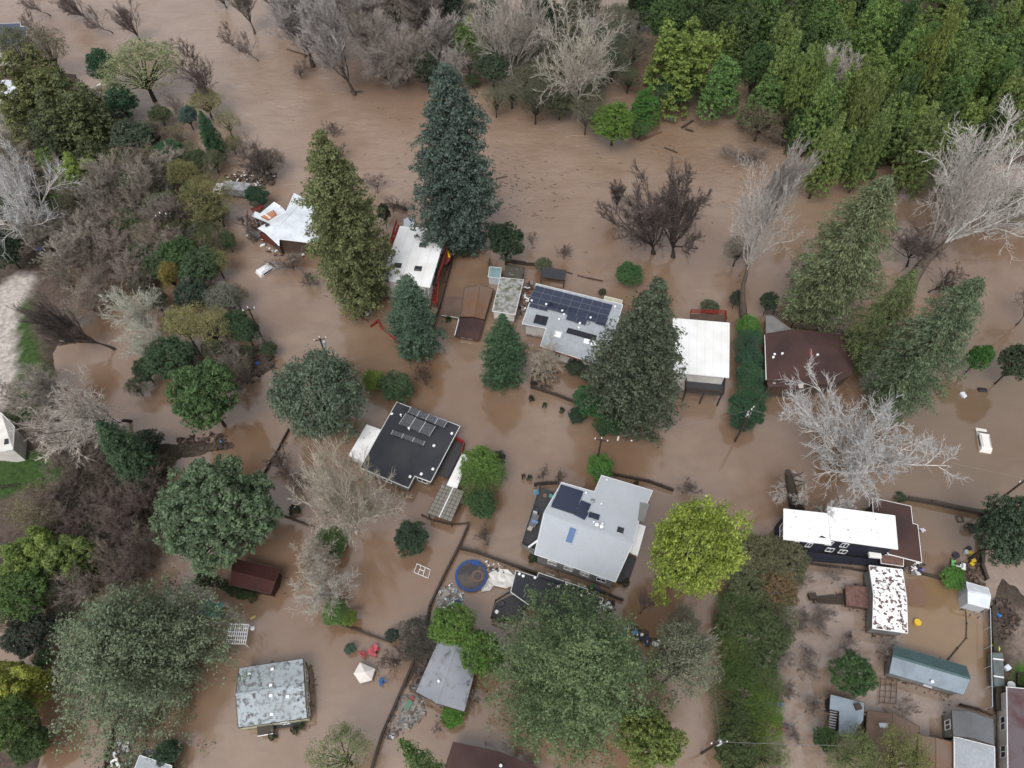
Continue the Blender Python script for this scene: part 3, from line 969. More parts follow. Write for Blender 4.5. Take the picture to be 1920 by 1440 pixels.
def box_on(root, pl, u, v, w, d, h, rz, m, name, off=0.0, bevel=0.03, mat2=None, frame=0.0):
    """a fitting (skylight, vent, hatch) on a roof plane"""
    p = onplane(u, v, pl, off)
    nz = pl[1]
    x = Vector((math.cos(rz), math.sin(rz), 0)); x = (x - nz * x.dot(nz)).normalized(); y = nz.cross(x)
    R = Matrix((x, y, nz)).transposed()
    mb = MB().use(m if not frame else "metal_pale")
    if frame:
        mb.box(p + nz * (h * 0.35), (w + frame * 2, d + frame * 2, h * 0.7), rot=R)
        o = part(mb, name, root, bevel=bevel)
        mb = MB().use(m); mb.box(p + nz * (h * 0.75 + 0.01), (w, d, h * 0.5), rot=R)
        part(mb, "pane", o, bevel=min(0.06, h * 0.2))
        return o
    mb.box(p + nz * (h / 2), (w, d, h), rot=R)
    return part(mb, name, root, bevel=bevel)

def vent(root, pl, u, v, r=0.14, h=0.4, m="dome_white", cap=True, name="roof_vent"):
    p = onplane(u, v, pl)
    mb = MB().use(m)
    mb.tube(p - Vector((0, 0, 0.1)), p + Vector((0, 0, h)), r * 0.7, n=8)
    if cap: mb.ball(p + Vector((0, 0, h)), r * 1.25, 0.6, seg=8, half=True)
    return part(mb, name, root)

PANEL = {}
def panel_mesh(kind):
    if kind in PANEL: return PANEL[kind]
    mb = MB()
    if kind == "thermal":
        mb.use("solar_black").box((0, 0, 0), (1, 1, 0.05))
        mb.use("solar_white_frame")
        for i in range(2): mb.box(((i - 0.5) * 1.0, 0, 0.01), (0.05, 1.0, 0.06))
        for i in range(1, 12): mb.box((i / 12 - 0.5, 0, 0.028), (0.014, 0.98, 0.01))
    else:
        mb.use("solar_frame" if kind == "grey" else "solar_cell" if kind == "seamless" else "solar_black").box((0, 0, 0), (1, 1, 0.04))
        mb.use("solar_black" if kind == "black" else "solar_cell").box((0, 0, 0.018), (0.972, 0.955, 0.012))
    bmesh.ops.recalc_face_normals(mb.bm, faces=mb.bm.faces)
    me = bpy.data.meshes.new("solar_panel"); mb.bm.to_mesh(me); mb.bm.free()
    for m in mb.mats: me.materials.append(M[m])
    PANEL[kind] = me
    return me

def panels(root, pl, quad, nx_, ny_, kind="grey", keep=None, gap=0.02, off=0.14, name="solar_panel"):
    """rows of solar panels between four sight lines meeting the roof plane"""
    A, B, C, D = [onplane(u, v, pl, off) for u, v in quad]
    me = panel_mesh(kind)
    for j in range(ny_):
        for i in range(nx_):
            if keep and not keep(i, j): continue
            f = lambda s, t: (A.lerp(B, s)).lerp(D.lerp(C, s), t)
            c = f((i + 0.5) / nx_, (j + 0.5) / ny_)
            ex = f((i + 1) / nx_, (j + 0.5) / ny_) - f(i / nx_, (j + 0.5) / ny_)
            ey = f((i + 0.5) / nx_, j / ny_) - f((i + 0.5) / nx_, (j + 1) / ny_)
            o = link(name, me, root)
            x = ex.normalized(); z = pl[1].copy(); z = (z - x * z.dot(x)).normalized(); y = z.cross(x)
            R = Matrix((x, y, z)).transposed()
            o.location = c - wloc(root)
            o.rotation_euler = R.to_euler()
            o.scale = (ex.length - gap, abs(ey.dot(y)) - gap, 1)

def railing(root, pts, h=1.0, m="dark_wood", post=1.8, name="railing", rails=3, w=0.07):
    mb = MB().use(m)
    for a, b in zip(pts, pts[1:]):
        L_ = (b - a).length; k = max(1, int(L_ / post))
        for i in range(k + 1):
            q = a.lerp(b, i / k); mb.bar(q, q + Vector((0, 0, h)), w + 0.02)
        for j in range(rails):
            z = Vector((0, 0, h * (j + 1) / rails)); mb.bar(a + z, b + z, w)
    return part(mb, name, root)

def deck(root, uv, z, m="deck_dark", thick=0.2, plank=None, name="deck"):
    pts = [P(u, v, z) for u, v in uv]
    mb = MB().use(m); mb.slab(pts, thick)
    return part(mb, name, root)

def planks(root, quad, z, n, m, name="plank", thick=0.06, gap=0.14):
    """separate boards side by side between two edges AB and DC"""
    A, B, C, D = [P(u, v, z) if isinstance(z, (int, float)) else P(u, v, zz) for (u, v), zz in zip(quad, z if not isinstance(z, (int, float)) else [z] * 4)]
    for i in range(n):
        s0, s1 = (i + gap / 2) / n, (i + 1 - gap / 2) / n
        mb = MB().use(m)
        dz = Vector((0, 0, random.uniform(-0.015, 0.015)))
        mb.slab([A.lerp(B, s0) + dz, A.lerp(B, s1) + dz, D.lerp(C, s1) + dz, D.lerp(C, s0) + dz], thick)
        part(mb, name, root)

def stuff_heap(name, label, uv, n, cols, size=0.35, z=0.05, seed=1, mats_=None, cat=None, spread=None):
    """loose flood debris: a mesh of many small broken pieces, scattered inside an outline"""
    r = random.Random(seed)
    us = [a for a, b in uv]; vs = [b for a, b in uv]
    mb = MB()
    c = 0
    tries = 0
    while c < n and tries < n * 20:
        tries += 1
        u, v = r.uniform(min(us), max(us)), r.uniform(min(vs), max(vs))
        if not pip(np.array([u]), np.array([v]), uv)[0]: continue
        p = P(u, v, z + r.uniform(-0.02, 0.28))
        mb.use(r.choice(cols))
        s = size * r.uniform(0.3, 1.4)
        R = Matrix.Rotation(r.uniform(0, 6.3), 3, 'Z') @ Matrix.Rotation(r.uniform(-0.5, 0.5), 3, 'X') @ Matrix.Rotation(r.uniform(-0.5, 0.5), 3, 'Y')
        mb.box(p, (s * r.uniform(0.5, 2.2), s * r.uniform(0.3, 0.9), s * r.uniform(0.08, 0.4)), rot=R)
        c += 1
    o = mb.build(name)
    tag(o, label, cat, kind="stuff")
    return o

def flat_pl(z): return (Vector((0, 0, z)), Vector((0, 0, 1)))
def rzpx(a, b, z=0):
    """heading of a line between two photograph points, at height z"""
    d = P(*b, z) - P(*a, z)
    return math.atan2(d.y, d.x)

# --- damaged house with the white metal roof, west of the big olive redwood
z = 4.2
V = [(484, 428, 3.4), (536, 397, 3.9), (551.5, 362.5, 3.7), (597, 384, 3.7), (600, 420, 3.9), (598, 458, 3.3), (566, 453, 3.5), (523.5, 448, 3.9), (523.4, 460.5, 3.3), (497, 436, 3.3), (543, 402, 4.6), (570, 372, 4.5), (522, 424, 4.5)]
h2, pt, wp = house("damaged_house", "torn-open house with a white metal roof beside the tall olive redwood", "house",
    V, [[0, 1, 10, 12], [1, 2, 11, 10], [11, 3, 4, 10], [10, 4, 5, 6, 12], [12, 6, 7, 8], [0, 12, 8, 9]], [0, 1, 2, 11, 3, 4, 5, 6, 7, 8, 9], "metal_white", "wall_brown", over=0.3, fascia="trim_white", ridge=[(12, 10), (10, 11)])
# flat wing whose roof lost its boards
mb = MB().use("metal_white")
mb.slab([P(u, v, 3.2) for u, v in [(487.5, 400), (514, 378), (526.6, 386), (537, 397), (505, 418), (473, 405), (478, 396)]], 0.2)
part(mb, "flat_roof", h2)
mb = MB().use("wall_brown")
wq = [P(u, v, 3.0) for u, v in [(488, 402), (514, 381), (535, 397), (505, 416), (476, 404)]]
T = [mb.bm.verts.new(p) for p in wq]; Bq = [mb.bm.verts.new(Vector((p.x, p.y, -1))) for p in wq]
for i in range(5): mb.face([T[i], Bq[i], Bq[(i + 1) % 5], T[(i + 1) % 5]])
part(mb, "wall", h2)
mb = MB().use("paint_obj").slab([P(u, v, 3.5) for u, v in [(514, 378), (526.6, 386), (524, 389), (511.5, 381)]], 0.3)
o = part(mb, "parapet", h2, bevel=0.05); o.color = (0.8, 0.82, 0.84, 1)
for i in range(7):
    mb = MB().use("paint_obj")
    a = P(490 + i * 3.6, 405.5 - i * 1.9, 3.35 + 0.03 * i); b = P(503 + i * 2.4, 412.5 - i * 1.5, 3.4)
    mb.bar(a, b, 0.28, 0.06)
    o = part(mb, "loose_board", h2); o.color = (*random.choice([(0.42, 0.17, 0.08), (0.5, 0.22, 0.11), (0.3, 0.12, 0.07), (0.7, 0.6, 0.52)]), 1)
mb = MB().use("dark_wood")
mb.tube(P(501.5, 422.5, 3.95), P(501.5, 422.5, 4.05), 0.42, n=14)
part(mb, "vent_ring", h2)
r_ = random.Random(4)
mb = MB()
for i in range(90):
    mb.use(r_.choice(["dark_wood", "wall_brown", "dark_wood", "red_wood", "wall_grey"]))
    u, v = r_.uniform(458, 500), 0
    v = 409 + (u - 458) * 0.35 + r_.uniform(0, 20)
    p = P(u, v, r_.uniform(1.2, 2.9)); a = r_.uniform(0, 3.1)
    mb.bar(p, p + Vector((math.cos(a), math.sin(a), r_.uniform(-.5, .5))) * r_.uniform(0.5, 2.4), 0.08)
o = part(mb, "broken_lumber", h2); o["kind"] = "stuff"
mb = MB().use("wall_grey")
mb.slab([P(456, 417, 2.2), P(466, 424, 2.2), P(489, 440, 1.6), P(481, 448, 0.3), P(462, 432, 0.2)], 0.15)
part(mb, "fallen_wall", h2)
mb = MB().use("wall_red")
mb.slab([P(486, 436, 2.4), P(500, 441, 2.4), P(517, 458, 2.2), P(507, 458, 0.2), P(489, 447, 0.2)], 0.12)
part(mb, "fallen_wall", h2, label="dark red slumped wall")
mb = MB().use("wall_red"); p = P(482, 391, 1.6)
mb.box(p, (2.2, 1.2, 0.15), rz=0.6); mb.box(p + Vector((0.9, 0.5, 0.3)), (1.0, 0.7, 0.1), rz=1.3)
tag(mb.build("rusty_sheet"), "rust red sheet of scrap lying by the torn white-roofed house", "scrap sheet")

# truck half under the shrub, west of the damaged house
def boxy_truck():
    t = thing("box_truck", "white-cabbed truck with a flat grey box body beside the dark round shrub", "truck", P(440, 361, 0))
    rz = rzpx((424, 358), (460, 362))
    x = Vector((math.cos(rz), math.sin(rz), 0)); c = P(443, 363, 0)
    mb = MB().use("worn_obj"); mb.box(c + x * 0.6 + Vector((0, 0, 1.2)), (5.2, 2.3, 1.7), rz=rz); o = part(mb, "cargo_box", t, bevel=0.05); o.color = (0.34, 0.35, 0.38, 1)
    mb = MB().use("paint_obj"); mb.box(c - x * 3.0 + Vector((0, 0, 0.7)), (1.9, 2.1, 1.3), rz=rz); mb.box(c - x * 4.0 + Vector((0, 0, 0.35)), (0.9, 2.0, 0.7), rz=rz); o = part(mb, "cab", t, bevel=0.12); o.color = (0.75, 0.75, 0.75, 1)
    mb = MB().use("glass_dark"); mb.box(c - x * 3.97 + Vector((0, 0, 1.0)), (0.08, 1.7, 0.45), rz=rz); part(mb, "windscreen", t)
    for s in (-1, 1):
        mb = MB().use("glass_dark"); mb.box(c - x * 3.1 + Vector((-math.sin(rz), math.cos(rz), 0)) * (1.06 * s) + Vector((0, 0, 1.0)), (0.9, 0.05, 0.4), rz=rz); part(mb, "side_window", t)
boxy_truck()

# --- white flat-roofed house with red stairs
V = [(750, 424, 4.8), (838, 431, 4.8), (805.6, 539.4, 4.8), (714, 524, 4.8)]
h3, pt, wp = house("white_roofed_house", "two-storey house with a white flat roof, red stairs and three roof hatches", "house",
    V, [[0, 1, 2, 3]], [0, 1, 2, 3], "white_roof", "wall_white", over=0.35)
pl = flat_pl(4.8)
rz3 = rzpx((750, 424), (838, 431), 4.8)
for (u, v) in [(793, 460), (784, 504), (746, 498)]:
    o = box_on(h3, pl, u, v, 1.05, 0.85, 0.22, rz3, "glass_dark", "skylight", frame=0.1)
    o.data.materials[0] = M["dark_wood"]
for s in (0.12, 0.42, 0.62):
    window(h3, wp, 2, s, s + 0.14, 2.6, 3.7)
window(h3, wp, 2, 0.25, 0.42, 0.4, 1.2); window(h3, wp, 1, 0.2, 0.35, 2.4, 3.6); window(h3, wp, 1, 0.55, 0.7, 2.4, 3.6)
mb = MB().use("metal_pale")
for k in range(1, 5):
    mb.bar(pt[0].lerp(pt[1], k / 5) + Vector((0, 0, 0.008)), pt[3].lerp(pt[2], k / 5) + Vector((0, 0, 0.004)), 0.03, 0.012)
part(mb, "roof_seams", h3)
# raised walk, stair flight and rails in red along the east side
A, B = P(826, 478, 2.9), P(811, 535, 2.9)
A2, B2 = P(838, 478, 2.9), P(820, 530, 2.9)
mb = MB().use("dark_wood").slab([A, A2, B2, B], 0.15); part(mb, "walkway", h3)
S0, S1 = P(817, 515, 2.85), P(812.5, 574, 0.1)
sd = Vector((1, -0.1, 0)).normalized() * 0.7
for i in range(13):
    q = S0.lerp(S1, i / 12)
    mb = MB().use("red_wood"); mb.box(q, (1.35, 0.3, 0.07), rz=-0.18); part(mb, "step", h3)
mb = MB().use("red_wood")
for s in (-1, 1):
    mb.bar(S0 + sd * s, S1 + sd * s, 0.09, 0.25); mb.bar(S0 + sd * s + Vector((0, 0, 1)), S1 + sd * s + Vector((0, 0, 1)), 0.12, 0.09)
    for i in range(0, 13, 3):
        q = S0.lerp(S1, i / 12) + sd * s; mb.bar(q, q + Vector((0, 0, 1)), 0.09)
part(mb, "stair_rail", h3)
railing(h3, [P(838, 470, 2.9), P(838, 478, 2.9), P(821, 529, 2.9)], 1.0, "red_wood", w=0.1)
railing(h3, [P(744, 420, 2.6), P(733, 459, 2.6)], 1.0, "red_wood", w=0.12)
deck(h3, [(746, 420), (752, 424), (738, 462), (731, 460)], 2.6, "red_wood", name="side_deck")
deck(h3, [(826, 474), (848, 474), (843, 488), (836, 496), (822, 494)], 2.7, "wall_red", name="landing")
mb = MB().use("paint_obj"); p = P(841, 478, 2.75); mb.bar(p + Vector((-0.3, 1, 0.1)), p + Vector((0.2, -0.7, 0.1)), 0.35, 0.1); o = mb.build("yellow_board"); o.color = (0.62, 0.42, 0.03, 1); tag(o, "yellow board lying on the red landing of the white-roofed house", "board")
deck(h3, [(757, 412), (763, 408), (778, 411), (776, 426), (757, 425)], 4.0, "metal_pale", name="porch_roof", thick=0.12)
mb = MB().use("metal_grey"); mb.tube(P(798.5, 540, 4.5), P(803, 566, 0.6), 0.07); part(mb, "downpipe", h3)
mb = MB().use("paint_obj"); mb.tube(P(804, 569, 0.1), P(804, 569, 0.9), 0.3); o = mb.build("water_heater"); o.color = (0.7, 0.7, 0.7, 1); tag(o, "small white tank at the foot of the red stairs", "tank")

# --- low brown garage swallowed by mud
V = [(871, 540, 1.0), (898, 534, 1.9), (925, 541, 1.0), (908, 599, 1.0), (888, 594, 1.9), (864, 593.5, 1.0)]
h4, pt, wp = house("garage", "low tan garage roof smeared with mud, dark brown lean-to at its end", "garage",
    V, [[0, 1, 4, 5], [1, 2, 3, 4]], [0, 1, 2, 3, 4, 5], "shingle_tan", "wall_red", over=0.25, thick=0.12, ridge=[(1, 4)], fascia="wall_brown")
mb = MB().use("shingle_muddy").slab([P(838, 556, 0.55), P(871, 556, 0.75), P(863, 596, 0.75), P(825, 590, 0.55)], 0.14); part(mb, "side_roof", h4)
mb = MB().use("wall_red"); a, b = P(827, 592, 0.5), P(861, 597, 0.6)
mb.bar(a + Vector((0, 0.2, -0.5)), b + Vector((0, 0.2, -0.5)), 0.1, 1.0); part(mb, "wall", h4)
mb = MB().use("shingle_brown").slab([P(861, 597, 1.05), P(886, 596, 1.5), P(908, 600.5, 1.05), P(899, 637, 0.95), P(876, 633, 1.3), P(852.5, 630, 0.95)], 0.12); part(mb, "lean_to_roof", h4)
mb = MB().use("trim_white"); mb.bar(P(860.5, 598, 1.02), P(852.5, 629, 0.95), 0.12, 0.14); mb.bar(P(827, 591.3, 0.55), P(860, 596.3, 0.72), 0.07, 0.08); part(mb, "gutter", h4)
mb = MB().use("wall_red"); mb.bar(P(856, 631.5, 0.8) + Vector((0, 0.3, -0.55)), P(897, 638.5, 0.8) + Vector((0, 0.3, -0.55)), 0.1, 1.2); part(mb, "front_wall", h4)
for s in (0.3, 0.62):
    mb = MB().use("glass_dark"); q = P(856, 631.5, 0.8).lerp(P(897, 638.5, 0.8), s) + Vector((0, 0.22, -0.18)); mb.box(q, (0.9, 0.05, 0.28), rz=-0.1); part(mb, "garage_window", h4)

# --- mossy grey mobile cabin and the sheds behind it
V = [(937.8, 520, 2.6), (982, 524.4, 2.6), (966, 590, 2.6), (923, 583, 2.6)]
h5, pt, wp = house("flat_roofed_cabin", "narrow cabin with a moss-stained pale flat roof", "cabin", V, [[0, 1, 2, 3]], [0, 1, 2, 3], "concrete_mossy", "wall_white", over=0.2)
window(h5, wp, 2, 0.3, 0.7, 0.8, 1.7)
V = [(952, 495, 1.8), (984, 502, 1.8), (978, 524, 1.7), (944, 518, 1.7)]
sh, pt, wp = house("garden_shed", "dark mossy shed roof behind the pale flat-roofed cabin", "shed", V, [[0, 1, 2, 3]], [0, 1, 2, 3], "roof_dark_mossy", "wall_brown", over=0.15, thick=0.1, fascia="dark_wood")
V = [(918, 500, 2.0), (940, 502, 2.0), (938, 522, 1.8), (915, 519, 1.8)]
sh, pt, wp = house("tin_shed", "tiny shed with an aqua metal roof next to the dark magnolia", "shed", V, [[0, 1, 2, 3]], [0, 1, 2, 3], "metal_aqua", "metal_pale", over=0.1, thick=0.08)
V = [(1017, 500, 2.3), (1061, 506.7, 2.3), (1059, 525, 2.1), (1013, 519, 2.1)]
sh, pt, wp = house("lean_to_shed", "open shed with a charcoal roof above brown water, north of the solar house", "shed", V, [[0, 1, 2, 3]], [0, 1, 2, 3], "shingle_black", "wall_brown", over=0.1, thick=0.12, walls=False, fascia="dark_wood")
for q in wp:
    mb = MB().use("dark_wood"); mb.bar(Vector((q.x, q.y, -1.2)), Vector((q.x, q.y, q.z - 0.12)), 0.16); part(mb, "post", sh)
mb = MB().use("dark_wood"); mb.bar(Vector((wp[0].x, wp[0].y, 0.6)), Vector((wp[1].x, wp[1].y, 0.6)), 0.08, 1.2); part(mb, "back_wall", sh)

# --- the long house with the big solar array
V = [(1005.5, 531.5, 4.2), (1168, 571, 4.2), (1133, 687, 3.3), (1013, 649, 3.3), (1024, 615.5, 3.55), (979, 606.7, 3.55)]
h6, pt, wp = house("solar_house", "long grey-roofed house covered by a blue-black solar array of five rows", "house",
    V, [[0, 1, 2, 3, 4, 5]], [0, 1, 2, 3, 4, 5], "shingle_grey", "wall_white", over=0.5)
pl6 = plane3(pt[0], pt[1], pt[3])
A, B, C, D = (1005.5, 536), (1149, 571.5), (1134, 613.5), (985.5, 571.5)
def keep6(i, j):
    if j <= 2: return True
    if j == 3: return i >= 2
    return False
# eight columns by four rows
panels(h6, pl6, [(1004.5, 536), (1149, 572.5), (1137, 603), (990, 567)], 8, 3, "grey")
panels(h6, pl6, [(1029, 566.5), (1140, 597), (1135.5, 611.5), (1024, 580)], 6, 1, "grey", keep=lambda i, j: i != 9)
panels(h6, pl6, [(994, 568.5), (1029, 577.5), (1026, 585), (991.5, 576)], 2, 1, "grey")
panels(h6, pl6, [(1064, 590), (1101, 600), (1098, 611.5), (1061, 600)], 2, 1, "grey")
panels(h6, pl6, [(1118, 604), (1136.5, 609.5), (1133, 613), (1115, 607.5)], 1, 1, "grey")
panels(h6, pl6, [(1064.5, 615), (1119, 630), (1116, 640), (1061.5, 625)], 3, 1, "black")
panels(h6, pl6, [(1004.5, 590), (1028.5, 595), (1023.5, 612), (1000, 606)], 2, 1, "black", gap=0.03)
rz6 = rzpx((1005.5, 531.5), (1168, 571), 4)
box_on(h6, pl6, 1046, 628, 1.0, 1.0, 0.25, rz6, "dome_white", "skylight", frame=0.22)
for u, v in [(1100, 641), (1113.5, 645)]: box_on(h6, pl6, u, v, 0.95, 0.85, 0.25, rz6, "dome_white", "skylight", frame=0.06)
for u, v in [(997, 566), (1024, 573), (1054, 585), (1057.5, 592), (1048, 601), (1107, 598), (1087, 608.5), (1085, 617), (1153, 577)]: vent(h6, pl6, u, v, 0.16)
for u, v in [(1102, 607), (1135.5, 623)]: vent(h6, pl6, u, v, 0.28, 0.25, "metal_grey")
window(h6, wp, 2, 0.32, 0.5, 1.4, 2.4); window(h6, wp, 2, 0.7, 0.8, 1.3, 2.4)
mb = MB().use("wall_red"); mb.bar(P(1013, 651, 3.2), P(1134, 689, 3.2), 0.2, 0.16); part(mb, "gutter", h6)
V = [(1134, 555, 2.6), (1167, 563, 2.6), (1165, 571, 2.5), (1132, 563, 2.5)]
sh, _, _ = house("patio_cover", "small pale yellow corrugated cover at the east corner of the solar house", "canopy", V, [[0, 1, 2, 3]], [0, 1, 2, 3], "wall_cream", "wall_brown", over=0.1, thick=0.08, walls=False)
for k, (u, v) in enumerate([(1136, 556), (1165, 563)]):
    p = P(u, v, 2.5); mb = MB().use("dark_wood"); mb.bar(p, Vector((p.x, p.y, -1)), 0.12); part(mb, "post", sh)
# courtyard fence south of it
# --- white flat-roofed house on stilts
V = [(1262, 596.5, 5.6), (1367.8, 605.6, 5.6), (1366.7, 708, 5.6), (1262, 698, 5.6)]
h7, pt, wp = house("stilt_house", "white flat-roofed house on stilts half hidden by the broad dark redwood", "house",
    V, [[0, 1, 2, 3]], [0, 1, 2, 3], "white_roof", "wall_white", over=0.5)
mb = MB().use("metal_pale")
for k in range(1, 7):
    mb.bar(pt[0].lerp(pt[1], k / 7) + Vector((0, 0, 0.008)), pt[3].lerp(pt[2], k / 7) + Vector((0, 0, 0.004)), 0.03, 0.012)
part(mb, "roof_seams", h7)
dk = [P(u, v, 3.0) for u, v in [(1286, 700), (1358, 708), (1355, 741), (1284, 733)]]
mb = MB().use("deck_dark"); mb.slab(dk, 0.25); part(mb, "balcony", h7)
for s in (0.03, 0.5, 0.97):
    q = dk[3].lerp(dk[2], s); mb = MB().use("dark_wood"); mb.bar(q, Vector((q.x, q.y, -1)), 0.2); part(mb, "stilt", h7)
railing(h7, [dk[0], dk[3], dk[2], dk[1]], 1.0, "dark_wood", post=1.5, rails=4)
deck(h7, [(1294, 588), (1359, 590), (1360, 606), (1294, 603)], 3.6, "wall_brown", name="rear_deck")
railing(h7, [P(1294, 588, 3.6), P(1359, 590, 3.6), P(1360, 603, 3.6)], 1.0, "red_wood", w=0.11)
def bin_(u, v, z, col, label, s=0.32):
    p = P(u, v, z)
    t = thing("wheelie_bin", label, "bin", p, rz=0.1)
    mb = MB().use("paint_obj"); mb.tube((0, 0, 0.02), (0, 0, 0.95), s * 0.85, s * 1.1, n=4); o = mb.build("body", t, bevel=0.03); o.color = (*col, 1)
    mb = MB().use("paint_obj"); mb.box((0, 0, 1.0), (s * 1.75, s * 1.75, 0.09), rz=math.pi / 4 * 0); o = mb.build("lid", t, bevel=0.03); o.color = (*col, 1)
bin_(1346, 713, 3.0, (0.02, 0.10, 0.40), "blue bin on the balcony of the stilt house", 0.42)
bin_(1337, 713, 3.0, (0.04, 0.13, 0.12), "dark teal bin beside the blue bin on the balcony")
bin_(1330, 712, 3.0, (0.03, 0.09, 0.06), "green bin, third from the blue one on the balcony")
bin_(1291, 705, 3.0, (0.12, 0.08, 0.40), "purple bin under the redwood branches on the balcony", 0.36)
bin_(1305, 709, 3.0, (0.04, 0.045, 0.05), "black bin between the purple and the green bins")

# --- maroon-roofed house
V = [(1434.8, 625.8, 3.3), (1487, 617.3, 4.3), (1603, 630, 3.3), (1600, 700, 3.4), (1560, 722, 3.4), (1438, 714, 3.5), (1487, 640, 4.5), (1570, 655, 4.4)]
h8, pt, wp = house("maroon_roofed_house", "house with a dull maroon roof and white rain gutter by the long hedge", "house",
    V, [[0, 1, 6, 5], [1, 2, 7, 6], [2, 3, 7], [3, 4, 7], [4, 5, 6, 7]], [0, 1, 2, 3, 4, 5], "shingle_brown", "wall_brown", over=0.4, fascia="dark_wood")
mb = MB().use("trim_white"); mb.bar(P(1434, 628, 3.2), P(1436.5, 712, 3.4), 0.14, 0.14); part(mb, "gutter", h8)
mb = MB().use("shingle_brown").slab([P(1438, 713, 3.3), P(1510, 717, 3.3), P(1512, 729, 2.9), P(1440, 725, 2.9)], 0.12); part(mb, "lower_roof", h8)
V8 = plane3(pt[5], pt[0], pt[6])
mb = MB().use("wall_brown"); a, b = P(1441, 725, 2.85), P(1511, 730, 2.85); mb.bar(a + Vector((0, .2, -2)), b + Vector((0, .2, -2)), 0.1, 3.9); part(mb, "front_wall", h8)
pll = plane3(P(1438, 713, 3.3), P(1510, 717, 3.3), P(1512, 729, 2.9))
rz8 = rzpx((1438, 714), (1512, 719), 3.3)
for u in (1475.5, 1483.5): box_on(h8, pll, u, 717.3, 0.42, 0.42, 0.14, rz8, "glass_dark", "skylight", frame=0.09)
box_on(h8, pll, 1501, 722.5, 0.7, 0.9, 0.15, rz8 + 0.2, "paint_obj", "hatch").color = (0.5, 0.47, 0.4, 1)
box_on(h8, pll, 1451.5, 717, 0.45, 0.5, 0.12, rz8, "paint_obj", "hatch").color = (0.3, 0.27, 0.25, 1)
pm = plane3(pt[5], pt[6], pt[4])
for u, v in [(1451.5, 666), (1466, 664.5), (1449, 671.5)]: vent(h8, V8, u, v, 0.17, 0.3)
vent(h8, pm, 1532, 667, 0.17, 0.3)
mb = MB().use("wall_red").slab([onplane(1518, 652, pm, 0.03), onplane(1540, 655, pm, 0.03), onplane(1555, 668, pm, 0.03), onplane(1515, 668, pm, 0.03)], 0.02); part(mb, "patched_shingles", h8, label="bare rust red patch of shingles")
railing(h8, [P(1436, 590, 2.0), P(1449, 590, 2.0), P(1483, 614, 2.0), P(1603, 630, 2.0), P(1603, 638, 2.0)], 1.1, "dark_wood", post=1.9, w=0.12, rails=3)
deck(h8, [(1436, 592), (1449, 592), (1484, 617), (1603, 633), (1600, 648), (1436, 640)], 2.0, "wall_grey", name="rear_deck")

# --- black-roofed house with thermal panels
V = [(743.8, 753.8, 2.6), (862.5, 798.8, 2.6), (807.5, 903.8, 2.6), (777.5, 892.5, 2.6), (766, 915, 2.6), (675, 877, 2.6), (786, 800, 3.5), (770, 850, 3.5)]
h9, pt, wp = house("black_roofed_house", "house with a charcoal hip roof, glossy collector panels and small white roof domes", "house",
    V, [[0, 1, 6], [1, 2, 7, 6], [2, 3, 4, 7], [4, 5, 7], [5, 0, 6, 7]], [0, 1, 2, 3, 4, 5], "shingle_black", "wall_grey", over=0.45, thick=0.2)
pa = plane3(pt[0], pt[1], pt[6]); pb_ = plane3(pt[1], pt[2], pt[6]); pc = plane3(pt[5], pt[0], pt[6]); pd_ = plane3(pt[2], pt[4], pt[7])
pmid = (pt[6], (pa[1] * 0.4 + Vector((0, 0, 1)) * 0.6).normalized())
fl9 = flat_pl(3.62)
panels(h9, fl9, [(763, 775.5), (818, 800), (804, 819), (746, 795.5)], 3, 1, "thermal", off=0.1, gap=0.05)
panels(h9, fl9, [(770, 762), (838, 790), (833, 803), (765, 774.5)], 4, 1, "thermal", off=0.0, gap=0.05)
panels(h9, fl9, [(737, 806), (797.5, 827), (793, 836), (732.5, 814.5)], 3, 1, "thermal", off=0.0, gap=0.05)
rz9 = rzpx((743.8, 753.8), (862.5, 798.8), 2.6)
for (u, v), q in zip([(735, 776.5), (847, 813), (813.5, 836), (811.5, 880), (790, 889), (769, 894)], [pc, pb_, pb_, pb_, pd_, pd_]):
    box_on(h9, q, u, v, 0.38, 0.42, 0.2, rz9, "dome_white", "roof_dome", bevel=0.08)
vent(h9, pmid, 752, 780, 0.13); vent(h9, pmid, 767, 805, 0.15)
mb = MB().use("wall_red"); 
for k in range(5):
    q = onplane(760 + k * 3.6, 848 + k * 8.5, pd_ if k > 3 else (pt[7], Vector((0, 0, 1))), 0.03 - (0.12 * k if k < 4 else 0)); mb.box(q, (0.5, 0.9, 0.02), rz=0.3)
window(h9, wp, 2, 0.2, 0.8, 0.5, 1.7); window(h9, wp, 4, 0.4, 0.6, 0.5, 1.6)
mb.bm.free()
an, _, _ = house("carport", "white flat annex against the west side of the black-roofed house", "carport", [(687.5, 796, 2.3), (714, 806, 2.3), (682, 866, 2.3), (653.7, 853.7, 2.3)], [[0, 1, 2, 3]], [0, 1, 2, 3], "white_roof_specked", "wall_white", over=0.2)
deck(h9, [(854, 822), (872, 832), (840, 897), (820, 888)], 0.7, "deck_dark", name="patio")
mb = MB().use("red_wood"); mb.bar(P(855, 822, 1.3), P(871, 831, 1.3), 0.1, 1.2); mb.bar(P(871, 831, 1.3), P(866, 850, 1.3), 0.1, 1.2); part(mb, "patio_screen", h9)
V = [(866, 852, 2.2), (880, 853, 2.2), (856, 917, 2.2), (837, 911, 2.2)]
wk, _, wq = house("walkway_cover", "narrow white covered walkway between the black house and the bright green shrubs", "canopy", V, [[0, 1, 2, 3]], [0, 1, 2, 3], "white_roof", "wall_grey", over=0.1, thick=0.1, walls=False)
for q in wq:
    mb = MB().use("trim_white"); mb.bar(Vector((q.x, q.y, -1)), q, 0.1); part(mb, "post", wk)
